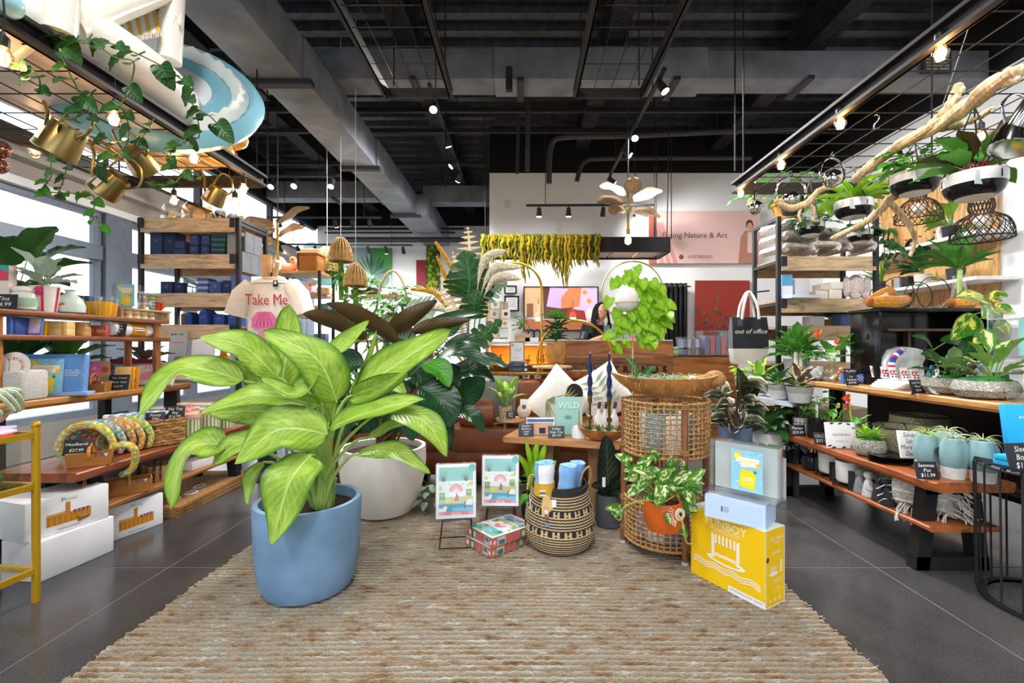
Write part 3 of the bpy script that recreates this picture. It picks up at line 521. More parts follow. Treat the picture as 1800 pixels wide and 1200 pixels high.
for i,(b0,m0,t0,wd,nn,mt)in enumerate(DL):
 B,M_,T_=dl(*b0),dl(*m0),dl(*t0); big_leaf(dp,[B,M_,T_],wd*m0[2]/F*1.05,nn,mt,'lance',.3,.04,seed=i*1.7)
 s0=dc+V(math.cos(i*2.4)*.05,math.sin(i*2.4)*.05,-.02); out=B-s0
 part('petiole',MB('#6b3b33' if i%2 else '#5f6b34').tube(curve([s0,s0+V(out.x*.3,out.y*.3,out.z*.6),B],8),[.009-.004*k/8 for k in range(9)],6),'satin',dp)
 # ---- puzzles standing on wire stands, and two lying in a stack
def puzzle_art(w,h,y):
 m=MB(); rect(m,-w/2,-h/2,w/2,h/2,y,'#eef0f4'); a=w*.43; t=h*.44; f=y-.0006
 rect(m,-a,t*.42,a,t,f,'#7cc5bd'); rect(m,-a,-t*.42,a,t*.42,f,'#e9edf2'); rect(m,-a,-t*.6,a,-t*.25,f-.0002,'#b9c58a'); rect(m,-a,-t*.88,a,-t*.55,f-.0004,'#2f9fc4'); rect(m,-a*.2,-t*.85,a,-t*.7,f-.0005,'#6cc3dc')
 rect(m,-a,-t*1.0,a,-t*.86,f-.0006,'#e8787a'); rect(m,-a,-t*1.0,-a*.7,-t*.86,f-.0008,'#e59cbc'); rect(m,a*.7,-t*1.0,a,-t*.86,f-.0008,'#e59cbc')
 for cx in(-a*.72,a*.6):
  for k in range(9):q=(k-4)*.28; flat(m,[(cx-.004+k*.0008,t*.4),(cx+.004,t*.4),(cx+math.sin(q)*w*.2,t*(.42+.52*math.cos(q)))],f-.0008,'#3f7f5c' if k%2 else '#2f6a4e')
 for k in range(11):q=(k-5)*.3; c,s=math.sin(q),math.cos(q); flat(m,[(c*w*.05,s*w*.05-t*.05),(c*w*.17+s*w*.02,s*w*.17-c*w*.02),(c*w*.18,s*w*.18+.001),(c*w*.17-s*w*.02,s*w*.17+c*w*.02)],f-.001,'#e06a58' if k%2 else '#e88a72')
 flat(m,[(-w*.05,-t*.42),(w*.07,-t*.42),(w*.06,-t*.2),(w*.01,-t*.12)],f-.0012,'#c8473f'); disc(m,w*.01,-t*.07,w*.02,f-.0013,'#d99a7a',8)
 for cx,cz in((-a*.82,-t*.2),(a*.75,-t*.08)):rect(m,cx-w*.07,cz-h*.07,cx+w*.07,cz+h*.06,f-.001,'#6d9a4a'); rect(m,cx-w*.05,cz-h*.01,cx+w*.05,cz+h*.04,f-.0012,'#9dbf62')
 disc(m,-w*.2,-t*.42,w*.07,f-.0012,'#d3d84f'); flat(m,[(w*.18,-t*.33),(w*.36,-t*.33),(w*.33,-t*.24),(w*.27,-t*.2),(w*.21,-t*.24)],f-.0014,'#e3bd4a'); flat(m,[(a*.55,t*.2),(a,t*.22),(a,t*.4),(a*.8,t*.34)],f-.0013,'#e0c34c')
 flat(m,[(-a,-t*.86),(-a*.6,-t*.85),(-a*.5,-t*.66),(-a*.62,-t*.6),(-a*.8,-t*.72),(-a,-t*.7)],f-.0016,'#f4f4f0'); flat(m,[(a*.5,-t*.6),(a*.98,-t*.62),(a*.95,-t*.38),(a*.7,-t*.36),(a*.6,-t*.5)],f-.0016,'#efeef0'); rect(m,w*.2,-t*.75,w*.24,-t*.45,f-.0017,'#8c5f6a')
 for k in range(3):disc(m,(k-1)*w*.17,t*.28,w*.018,f-.0013,'#7f9a98',6)
 disc(m,-a*.9,t*.12,w*.05,f-.0013,'#e0c84c',8); disc(m,a*.96,t*.96,w*.1,f-.0014,'#2fb3a5',10)
 return m
def puzzle(label,name='puzzle_box',w=.225,h=.30,d=.05):
 t=thing(name,label,'puzzle box',group='holiday pool puzzles'); part('carton',MB('#e27a70').box(0,0,0,w,d,h),'paper',t,0)
 a=part('cover_art',puzzle_art(w*.99,h*.99,0),'print',t,0); a.location=(0,-d/2-.0012,h/2); text(t,'Relish',.022,(0,-d/2-.004,h*.085),X_,Z_,'#fff3f0',shear=.2)
 s=MB()
 rect(s,-w/2,0,w/2,d,0,'#e27a70'); rect(s,-w*.38,.004,-w*.2,d-.004,-.0005,'#e9e3cf'); rect(s,-w*.36,.006,-w*.22,d*.6,-.001,'#3b7f8f'); rect(s,w*.14,.0,w*.32,d,-.0006,'#6a8a7a'); rect(s,w*.18,d*.2,w*.26,d*.8,-.001,'#e8d8a8'); rect(s,w*.36,d*.25,w*.46,d*.7,-.001,'#f3dcdc'); rect(s,-w*.48,d*.3,-w*.42,d*.7,-.001,'#f3dcdc')
 e=part('edge_print',s,'print',t,0); e.matrix_local=T(0,0,h+.0008)@rot(-pi/2,'X'); e.location=(0,-d/2,h+.0012)
 e2=link('edge_print',e.data,None,t); e2.matrix_local=Matrix(((0,0,0,-w/2-.0012),(0,0,0,0),(0,0,0,0),(0,0,0,1)))
 e2.matrix_local=T(-w/2-.0012,d/2,h/2)@rot(-pi/2,'Z')@rot(pi/2,'Y')@Matrix.Diagonal((h/w,1,1,1))@T(0,0,0)
 e3=link('edge_print',e.data,None,t); e3.matrix_local=T(w/2+.0012,-d/2,h/2)@rot(pi/2,'Z')@rot(pi/2,'Y')@Matrix.Diagonal((h/w,1,1,1))
 e4=link('edge_print',e.data,None,t); e4.matrix_local=T(0,d/2,-.0012)@rot(pi/2,'X')
 part('shrink_wrap',MB().box(0,0,-.0018,w+.006,d+.014,h+.0036),'acrylic',t,0); return t
def wire_stand(label,loc,rz,w=.17,d=.13,h=.155):
 t=thing('wire_stand',label,'display stand',loc,rz,'wire puzzle stands'); r=.003
 part('top_plate',MB('#5d6672').box(0,0,h-.004,w*.92,d*.95,.004),'iron',t)
 for x in(-1,1):
  for y in(-1,1):part('leg',MB('#17181a').tube([(x*w*.56,y*d*.58,r),(x*w*.46,y*d*.46,h)],r,6),'iron',t)
 for a,b in(((-1,-1),(1,-1)),((1,-1),(1,1)),((1,1),(-1,1)),((-1,1),(-1,-1))):part('base_wire',MB('#17181a').tube([(a[0]*w*.56,a[1]*d*.58,r),(b[0]*w*.56,b[1]*d*.58,r)],r,6),'iron',t)
 return t
pz1=puzzle('upright holiday pool puzzle on the left wire stand')
s1=P(803,955,2.62); s2=P(880,925,2.82)
wire_stand('black wire stand under the left upright puzzle',(s1.x,s1.y,RZ),.12); wire_stand('black wire stand under the right upright puzzle',(s2.x,s2.y,RZ),-.02)
def lean(o,loc,rz,tilt):o.matrix_world=T(*loc)@rot(rz)@rot(tilt,'X'); return o
lean(pz1,(s1.x,s1.y-.03,RZ+.157),.14,-.16); pz2=clone(pz1,(0,0,0),0,'upright holiday pool puzzle on the right wire stand, nearer the striped basket'); lean(pz2,(s2.x,s2.y-.03,RZ+.157),-.02,-.14)
for k,(px,py,z,a,lab)in enumerate(((884,978,.002,.76,'lower of the two puzzles lying flat on the rug'),(889,968,.056,.70,'upper of the two puzzles lying flat on the rug'))):
 q=clone(pz1,(0,0,0),0,lab); g=G(px-1,962); q.matrix_world=T(g.x-.02,g.y+.005,RZ+z+.026)@rot(a+pi/2)@rot(-pi/2,'X')@T(0,0,-.15)
 # ---- striped seagrass basket with towels
def basket_stripe():
 m,nt,b,N,L=nodes('stripe_basket'); tc=N('ShaderNodeTexCoord'); sp=N('ShaderNodeSeparateXYZ'); L(tc.outputs['Object'],sp.inputs[0]); at=N('ShaderNodeAttribute',attribute_name='Col')
 n=N('ShaderNodeTexNoise',i_Scale=120,i_Detail=2); L(tc.outputs['Object'],n.inputs['Vector']); L(mix(N,L,.6,at.outputs[0],ramp(N,L,n.outputs[0],[(.3,(.55,)*3),(.65,(1.15,)*3)]),'MULTIPLY'),b.inputs['Base Color']); b.inputs['Roughness'].default_value=.85
 bp=N('ShaderNodeBump',i_Strength=.6,i_Distance=.006); L(n.outputs[0],bp.inputs['Height']); L(bp.outputs[0],b.inputs['Normal'])
basket_stripe()
bk=P(984,968,2.6); sb=thing('striped_basket','belly basket of straw and black stripes holding rolled beach towels','basket',(bk.x,bk.y,RZ),-.15)
bpf=[(.13,0),(.165,.02),(.19,.07),(.198,.12),(.19,.19),(.172,.26),(.155,.32),(.15,.36)]
def bprof(z):
 for(r0,z0),(r1,z1)in zip(bpf,bpf[1:]):
  if z0<=z<=z1:return r0+(r1-r0)*(z-z0)/(z1-z0)
 return bpf[-1][0]
rows=48
for r in range(rows):
 z=.006+r*.36/rows; m=MB(); n=96; band=r in(16,17,18,19,30,31,32,33); rr=bprof(min(z,.359)); ring=[]
 for k in range(n):
  a=2*pi*k/n; ring.append((rr*math.cos(a),rr*math.sin(a),z+.02*math.cos(a-2.0)*z/.36))
 for k in range(n):
  a0,a1=ring[k],ring[(k+1)%n]; straw=(r%2!=0)if not band else(k%5 in(0,2)and r in(16,19,30,33)or k%5<3 and k%5!=1 and r in(17,18,31,32)or k%5==1 and r in(17,31))
  if r>=rows-3:straw=False
  m.c('#d3b888' if straw else '#262b33'); u=Vector((a0[0],a0[1],0)).normalized(); m.bar(Vector(a0)+u*(.002 if k%2 else-.001),Vector(a1)+u*(.002 if k%2 else-.001),.007,.0086)
 part('weave_row',m,'stripe_basket',sb)
part('base',MB('#a88f63').lathe([(.001,0),(.13,0),(.14,.01),(.001,.012)],32),'fibre',sb); part('liner',MB('#3a3228').lathe([(r-.006,z)for r,z in bpf],32,cap=False),'fibre',sb)
for a,s in((.35,1),(pi+.2,.9)):
 c,sn=math.cos(a)*.15,math.sin(a)*.15-.02; part('handle',MB('#b89c68').tube(curve([(c-.03,sn-.03,.33),(c-.015,sn-.01,.40),(c+.02,sn,.44*s),(c+.035,sn+.02,.40),(c+.02,sn+.03,.33)],20),.006,7),'fibre',sb)
tg=part('tag',MB('#e0c07a').prism([(.032*math.sin(pi*t)**.8*s,-.21*(.5-math.cos(pi*t)*.5))for t,s in[(k/10,1)for k in range(11)]+[(k/10,-1)for k in range(9,0,-1)]],.004,T(-.06,-.178,.335)@rot(.08,'X')@rot(-.06,'Y')),'satin',sb); tg['label']='surfboard-shaped yellow tag with little fish motifs'
for k,(z,c)in enumerate(((.27,'#d9a0a0'),(.25,'#e8e0d8'),(.215,'#7a4a6a'),(.18,'#5b8fb0'))):part('motif',disc(MB(),-.063+.004*k,z,.011,-.1755-(.335-z)*.08-.006,c),'print',tg)
part('label_card',MB('#eef2f6').box(-.02,-.172,.27,.025,.003,.04),'paper',sb); part('label_card',MB('#eef2f6').box(-.155,-.11,.24,.003,.025,.045,None),'paper',sb)
def towel_roll(label,px,py,Y,ca,cb,h=.17,r=.055,wrap=True,tilt=0):
 p=P(px,py,Y); t=thing('rolled_towel',label,'towel',p); m=MB(ca); n=28
 for half,c in((0,ca),(1,cb)):
  m.c(c); vs=[[((r*(.97+.05*math.sin(z*60)))*math.cos(a),(r*(.97+.05*math.sin(z*60)))*math.sin(a),z)for a in[pi+.9+half*pi+pi*k/14 for k in range(15)]]for z in[h*j/8 for j in range(9)]]; m.loft(vs,False,False)
 m.c(cb); sp=[]
 for k in range(50):a=k*.5; q=r*(1-k/52); sp.append((q*math.cos(a),q*math.sin(a),h+.004*math.sin(k)))
 m.tube(sp,.006,5); m.lathe([(r*.96,h-.012),(.001,h-.012)],20,cap=False); part('roll',m,'cloth',t)
 if wrap:
  part('paper_band',MB('#cfa233').lathe([(r*1.03,.0),(r*1.03,h*.42)],28,cap=False),'paper',t)
  for k in range(3):part('band_stripe',MB('#e9eef4' if k!=1 else '#3f6fae').box(-.012+.0,-r*1.04,.008+k*.012,.03,.002,.006),'print',t)
 t.rotation_euler=(0,tilt,0); return t
towel_roll('white and blue rolled towel with a mustard paper band in the striped basket',957,868,2.5,'#eef2f6','#7fb2ea'); towel_roll('light blue rolled towel at the right of the striped basket',995,868,2.55,'#7fb2ea','#8fbcf0',.16,.05,False,.08); towel_roll('sky blue folded towel behind in the striped basket',1008,862,2.66,'#6fa6e6','#86b6ee',.165,.045,False,.15)
# ---- small bright strap plant in a dark pot behind the basket
p=P(940,892,2.95); q=thing('potted_plant','small strap-leaved fern in a dark pot behind the striped basket','plant',(p.x,p.y,RZ)); part('pot',MB('#2c2f33').lathe(shell([(.07,0),(.08,.01),(.095,.15),(.095,.17)],.008,.13),24),'satin',q); soil(q,.085,.15)
for b,mm,t,wd in(((-.01,0,.17),(-.02,0,.36),(-.06,-.03,.53),.035),((.01,0,.17),(.03,0,.36),(.07,-.02,.5),.04),((0,0,.17),(.0,.0,.4),(.02,-.03,.52),.035),((0,.02,.17),(-.05,.02,.34),(-.11,0,.43),.035),((.02,.0,.17),(.08,.0,.3),(.14,-.02,.4),.035)):big_leaf(q,[b,mm,t],wd*1.4,(0,-1,.2),'lf_lime','strap',.3,.25)
bush(q,(0,0,.22),.16,16,.1,.05,'lf_green','lance',el=(-.2,.6))
p=P(762,890,3.15); q=thing('trailing_plant','silvery trailing plant at the side of the round white pot','plant',(p.x,p.y,RZ)); part('pot',MB('#6f6a5e').lathe(shell([(.06,0),(.08,.1)],.008,.07),20),'matte',q); bush(q,(0,0,.12),.15,34,.08,.05,'lf_grey','lance',el=(-.5,1.0))
# ---- rubber plant in a grey pot with saucer
p=P(1070,926,2.9); q=thing('potted_plant','near-black upright rubber plant in a grey pot with a saucer','plant',(p.x,p.y,RZ)); part('saucer',MB('#55575d').lathe(shell([(.085,0),(.092,.008),(.094,.03)],.006,.008),28),'satin',q); part('pot',MB('#55575d').lathe(shell([(.072,.009),(.08,.02),(.083,.17),(.082,.195)],.008,.14),28),'satin',q); soil(q,.074,.175)
for b,mm,t,wd in(((0,0,.2),(-.01,0,.38),(-.02,-.02,.57),.14),((.02,0,.18),(.05,-.02,.27),(.1,-.06,.33),.09),((-.02,0,.18),(-.06,-.03,.25),(-.12,-.06,.26),.07),((0,.03,.2),(.05,.05,.34),(.1,.06,.45),.1),((0,-.02,.18),(.03,-.07,.22),(.06,-.12,.22),.06)):big_leaf(q,[b,mm,t],wd,(0,-1,.25),'lf_black','paddle',.35,.03)
part('care_label',MB('#e8ecef').box(-.04,-.05,.25,.02,.002,.06),'paper',q)
# ---- two tier rattan stand
c=V(.82,2.6,0); rs=thing('rattan_stand','two-tier round rattan stand with woven baskets','plant stand',(c.x,c.y,RZ)); R_=.232
pa=[math.radians(k)for k in(172,276,4,88)]
for a in pa:
 h=.84; m=MB('#8a5a3c').tube([(R_*1.03*math.cos(a),R_*1.03*math.sin(a),0),(R_*1.0*math.cos(a),R_*1.0*math.sin(a),h)],.017,10); po=part('post',m,'wood_z',rs)
 for z in(.08,.25,.56,.80):part('binding',MB('#b98f5c').tube([((R_+.0)*math.cos(a)+.021*math.cos(t),(R_)*math.sin(a)+.021*math.sin(t),z+.002*math.sin(t*1)+t*.0015)for t in[k*.6 for k in range(32)]],.003,4),'fibre',po)
 part('foot_cap',MB('#c9c9cc').lathe([(.018,-.002),(.018,.014)],12,(R_*1.03*math.cos(a),R_*1.03*math.sin(a),0)),'satin',po)
def weave(z0,z1,nv,nh,nm,r0=R_,bottom=True):
 g=part(nm,MB('#b98f5c').tube([(r0*math.cos(2*pi*k/64),r0*math.sin(2*pi*k/64),z1)for k in range(64)],.0085,8,True).tube([(r0*math.cos(2*pi*k/64),r0*math.sin(2*pi*k/64),z0)for k in range(64)],.0075,8,True),'fibre',rs); g['label']='open woven rattan basket tier'
 v=MB('#c49a66'); h=MB('#bd9360')
 for k in range(nv):
  a=2*pi*k/nv; v.tube([((r0+.004*(-1)**(k+j))*math.cos(a),(r0+.004*(-1)**(k+j))*math.sin(a),z0+(z1-z0)*j/nh)for j in range(nh+1)],.0046,4)
 for j in range(1,nh):
  z=z0+(z1-z0)*j/nh; h.tube([((r0-.004*(-1)**(k+j))*math.cos(2*pi*k/nv),(r0-.004*(-1)**(k+j))*math.sin(2*pi*k/nv),z+.002*math.sin(k*1.3+j))for k in range(nv)],.0046,4,True)
 part('upright_strands',v,'fibre',g)['kind']='stuff'; part('ring_strands',h,'fibre',g)['kind']='stuff'
 if bottom:part('tier_floor',MB('#a57f50').lathe([(.001,z0-.004),(r0,z0-.004),(r0,z0+.004),(.001,z0+.004)],40),'fibre',g)
weave(.54,.825,46,11,'upper_basket'); weave(.055,.285,46,9,'lower_basket')
for k in range(7):
 a=2*pi*k/7+.3; mm=MB(['#e9eef2','#6fb9c9','#4d9a8a','#dfe6ea','#7db8d6','#f0f0f2','#3f8f9c'][k]).rbox(0,0,0,.1,.03,.2,.008); o=solo('striped_pouch',mm,'cloth',['white pouch','aqua pouch','teal pouch','pale grey pouch','sky blue pouch','cream pouch','deep teal pouch'][k]+' tucked in the upper rattan tier','pouch',(c.x+.13*math.cos(a),c.y+.13*math.sin(a),RZ+.549),a+pi/2)
for k in range(5):
 a=pi+.4+.55*k; o=solo('folded_cloth',MB(['#8d9fd0','#f0f2f8','#7a86c0','#dfe4f2','#a9b4dc'][k]).rbox(0,0,0,.1,.035,.13,.01),'cloth',['periwinkle folded cloth','white folded cloth','indigo folded cloth','pale lilac folded cloth','lavender folded cloth'][k]+' in the lower rattan tier','cloth',(c.x+.15*math.cos(a),c.y+.15*math.sin(a),RZ+.064),a+pi/2)
 # ---- carved dough bowl with air plants on top of the stand
bw=P(1170,706,2.6); db=thing('dough_bowl','long carved wooden dough bowl on top of the rattan stand','bowl',(bw.x,bw.y,RZ+.846),-.04)
def dough(Lb,Wb,Hb,col,mat='burl',nu=28,wobs=.03,seed=0):
 m=MB(col); rings=[]
 for inner in(0,1):
  for j in range(6):
   t=j/5 if not inner else 1-j/5; s=(.25+.75*t**.55)if not inner else(.2+.72*t**.55); z=Hb*t**1.35 if not inner else .022+(Hb-.022)*t**1.35; ring=[]
   for k in range(nu):
    a=2*pi*k/nu; ca,sa=math.cos(a),math.sin(a); rise=Hb*.28*abs(ca)**3*t; q=1+wobs*noise.noise((ca*2+seed,sa*2,t*2)); ring.append((Lb/2*s*q*math.copysign(abs(ca)**.8,ca),Wb/2*s*q*sa,z+rise))
   rings.append(ring)
 m.loft(rings); return m
part('bowl',dough(.62,.27,.105,'#c98a4a',seed=3),'burl',db)
part('burl_knot',MB('#b98a5a').ball((.27,-.02,.1),.055,14,9,1.1,.9,.9),'bark',db)
for k,(x,y,r,col,lab)in enumerate(((-.17,-.03,.1,'#9fb29a','grey-green'),(-.09,.03,.09,'#8fb08a','green'),(-.02,-.04,.1,'#a9bba0','pale'),(.05,.03,.1,'#9db58f','mossy'),(.11,-.03,.11,'#c3c77e','yellow-tipped'),(.17,.02,.08,'#a0b48e','small'),(-.12,-.05,.07,'#b4c2ac','silvery'),(.02,-.06,.08,'#95ab90','bushy'),(.09,-.05,.07,'#a7bb98','tiny'))):
 q=thing('air_plant','%s air plant in the dough bowl on the rattan stand'%lab,'plant',(bw.x+x,bw.y+y,RZ+.846+.085)); airplant(q,(0,0,0),r,26,col,up=.6,thick=.04)
q=thing('potted_plant','single broad silver-striped leaf rising from the dough bowl','plant',(bw.x-.16,bw.y+.03,RZ+.92)); big_leaf(q,[(0,0,0),(-.02,-.01,.09),(-.07,-.03,.15)],.07,(.5,-.7,.4),'lf_calathea','paddle',.3,.02); big_leaf(q,[(.04,0,0),(.07,.02,.06),(.12,.02,.09)],.05,(.1,-.7,.6),'lf_deep','paddle',.3,.02)
for x,y in((1165,672),(1217,664)):
 p=P(x,y,2.52); q=thing('price_tag','white price tag stuck in the air plants, %s one'%('left' if x<1200 else 'right'),'tag',p); part('tag_card',MB('#eef2f6').prism([(-.018,-.008),(.014,-.014),(.018,.01),(-.014,.015)],.002),'paper',q); part('tag_print',rect(MB(),-.01,-.006,.01,.0,-.001,'#8a98ac'),'print',q); part('tag_pin',MB('#c9ccd0').tube([(0,.001,-.012),(0,.02,-.05)],.0015,4),'satin',q)
 # ---- orange pot with variegated pothos hanging in the stand
oc=P(1166,933,2.26); op=thing('hanging_pothos','variegated pothos in a glossy orange eye-motif pot hung from the rattan stand','plant',oc)
part('pot',MB('#c85f1e').lathe(shell([(.045,0),(.078,.014),(.095,.06),(.097,.115),(.09,.155)],.008,.12),32),'ceramic',op); soil(op,.08,.135)
e=part('eye_motif',MB(),'ceramic',op); e.data=(lambda m:m.mesh('eye_motif'))(MB('#e3cdb8').lathe([(.012,0),(.03,.0),(.03,.006),(.012,.006)],18,M=T(.05,-.087,.115)@rot(pi/2+.0,'X')@rot(.45,'Y'),cap=False)); e.data.materials.append(MAT['ceramic']); part('pupil',MB('#2a1a12').ball((.052,-.086,.115),.011,8,6),'gloss',e)
for k in range(9):a=pi*.8+k*.22; part('ray',MB('#e9cdb4').bar((.05+.033*math.cos(a),-.0835+.033*math.cos(a)*.28,.115+.033*math.sin(a)),(.05+.062*math.cos(a),-.084+.062*math.cos(a)*.4,.115+.062*math.sin(a)),.004,.006,(0,1,0)),'ceramic',e)
for a in(-.6,.9,2.6):part('strap',MB('#a5612e').tube([(.09*math.cos(a),.09*math.sin(a),.15),(.0,.05,.3),(0,.1,.42)],.004,5),'leather',op)
me=leaf_mesh('heart',.5,.15,'lf_var')
for i,(x,y,ang,s)in enumerate(((1098,808,2.2,1.1),(1115,838,3.0,1.15),(1135,812,1.2,1.0),(1128,850,-2.2,1.1),(1150,830,.5,1.15),(1172,850,-.3,1.25),(1160,870,-1.9,1.2),(1192,838,.9,1.15),(1205,850,.4,1.1),(1218,838,1.0,1.2),(1225,860,-.4,1.0),(1190,868,-1.2,1.0),(1215,878,-1.0,1.0),(1110,865,-2.6,.9),(1140,880,-1.6,.9),(1075,893,2.7,.85),(1082,908,-2.2,.6),(1212,892,.1,1.15),(1205,938,-.9,.8),(1180,920,-1.0,.6),(1180,815,1.6,.9),(1150,800,1.9,.9),(1125,825,2.6,1.0),(1168,835,1.2,1.0),(1200,822,1.6,.9),(1105,825,2.9,.8),(1230,848,.3,.8))):
 b=P(x,y,2.2+.06*math.sin(i*1.9))-oc; d=V(math.cos(ang),-.35,math.sin(ang)*.8-.15); b-=d*.045; put_leaf(op,me,b,d,(math.sin(i*2.1)*.3,-.85,.55),.088*s,.06*s)
for pts in(((0,-.03,.14),(-.1,-.05,.17),(-.2,-.03,.13),(-.22,-.02,.06),(-.26,-.03,.1)),((.02,-.06,.14),(.05,-.12,.1),(.07,-.12,0),(.11,-.1,-.02)),((0,0,.14),(-.08,-.02,.24),(-.17,-.02,.3)),((0,0,.14),(.08,-.02,.2),(.15,-.03,.24))):part('vine',MB('#9dbb56').tube(curve(pts,14),.0035,5),'satin',op)
# ---- yellow float carton with a blue box and a clear sale sign on it
g0,g1,g2=G(1345,1080),G(1216,1012),G(1375,1062); ang=math.atan2((g0-g1).y,(g0-g1).x); fw,fd,fh=.385,.145,.335; Y_='#f0c40a'
fb=thing('float_carton','bright yellow pool float carton with white cabana drawing','box',(g0.x,g0.y,RZ),ang); part('carton',MB(Y_).box(-fw/2,fd/2,0,fw,fd,fh),'paper',fb,0)
m=MB(); rect(m,-fw*.46,.0,-.0,.03,0,'#e9ecec')
for k in range(3):
 z=.075+k*.011
 for j in range(26):x0=-fw*.95+j*fw*.9/26; x1=x0+fw*.9/26; h0,h1=math.sin(j*.9)*.005,math.sin((j+1)*.9)*.005; flat(m,[(x0,z+h0-.0035),(x1,z+h1-.0035),(x1,z+h1+.0015),(x0,z+h0+.0015)],-.0006,'#f4efdc')
disc(m,-.19,.128,.1,-.0008,'#f1ead4',22,1,.2); disc(m,-.19,.13,.075,-.001,Y_,22,1,.16); rect(m,-.265,.13,-.248,.235,-.0012,'#f1ead4'); rect(m,-.135,.13,-.118,.235,-.0012,'#f1ead4'); rect(m,-.25,.148,-.13,.155,-.0013,'#f1ead4')
for k in range(8):x=-.266+k*.0195; flat(m,[(x,.2),(x+.0105,.2),(x+.0105,.243),(x,.243)],-.0014,'#f4efdc')
part('front_print',m,'print',fb,0).location=(0,-.0008,0)
text(fb,'FUNBOY',.052,(-.192,-.0014,.293),X_,Z_,'#f6f0dc',sx=1.05); text(fb,'BAR CABANA FLOATING',.0145,(-.192,-.0014,.268),X_,Z_,'#f6f0dc'); text(fb,'PARTY OR BONANZA FLOATEES',.009,(-.192,-.0014,.256),X_,Z_,'#f6f0dc'); text(fb,'MADE FOR SUN AND WATER   12345 67890',.008,(-.088,-.0014,.018),X_,Z_,'#4a5058')
m=MB(); rect(m,.0,0,.006,fh,0,'#eeeadb'); rect(m,fd-.005,0,fd,fh,0,'#eeeadb'); rect(m,0,0,fd,.006,-.0002,'#eeeadb'); disc(m,.016,.21,.012,-.0008,'#6b5410',12); disc(m,.115,.19,.006,-.0008,'#f4efdc',8); rect(m,.109,.14,.121,.186,-.0008,'#f4efdc'); disc(m,.06,.142,.035,-.0007,'#f4efdc',14,1,.22)
for k in range(4):rect(m,.04+k*.011,.15,.046+k*.011,.176,-.0009,'#f4efdc')
for k in range(3):disc(m,.035+k*.035,.028,.01,-.0008,'#f1dd7e',8)
sp_=part('side_print',m,'print',fb,0); sp_.matrix_local=T(.0008,0,0)@rot(pi/2)
for s,sz,z,c in(('Bar Cabana\nFloat',.02,.285,'#f6f0dc'),('FUNBOY',.018,.232,'#f6f0dc'),('FUN FOR THE\nPOOL SET',.011,.108,'#f6f0dc'),('AGES 14+\nMAX 2 ADULTS',.008,.075,'#f6ecc0')):text(fb,s,sz,(.0018,fd/2+.012,z),(0,1,0),Z_,c,shear=.15 if z>.28 else 0)
part('lid',MB('#dfe3dc').box(-fw/2,fd/2,fh,fw,fd,.001),'paper',fb,0)
def local(o,x,y,z):return o.matrix_basis@V(x,y,z)if False else V(o.location.x+x*math.cos(o.rotation_euler.z)-y*math.sin(o.rotation_euler.z),o.location.y+x*math.sin(o.rotation_euler.z)+y*math.cos(o.rotation_euler.z),o.location.z+z)
q=local(fb,-.155,.055,fh+.001); bb=thing('pale_blue_box','pale blue flat gift box on the yellow float carton','box',q,ang+.31); part('carton',MB('#bcd3ef').box(0,0,0,.26,.17,.105),'paper',bb,0); m=MB(); rect(m,-.125,.006,.125,.1,0,'#c9def5'); rect(m,-.118,.013,.118,.094,-.0005,'#bfd6f1'); rect(m,-.055,.04,-.049,.065,-.001,'#3a4454'); rect(m,-.045,.04,-.022,.065,-.001,'#a5b8d2'); part('front_print',m,'print',bb,0).location=(0,-.086,0); part('sticker',MB('#e8dfe4').box(-.09,-.05,.105,.05,.04,.001),'paper',bb,0)
q=local(bb,.02,.0,.107); ac=thing('acrylic_sign','clear acrylic box with the fifty percent summer sale card on top of the blue box','sign',q,ang+.22)
part('acrylic_foot',MB().box(0,-.01,0,.31,.13,.012),'acrylic',ac,0); part('acrylic_case',MB('#cfd8d8').box(0,.01,.0125,.295,.075,.23),'frosted',ac,0); part('case_edge',MB('#e4eaec').box(0,.01,.24,.297,.078,.005),'acrylic',ac,0); part('backing_sheet',MB('#eef2f2').box(0,.03,.014,.285,.03,.224),'paper',ac,0)
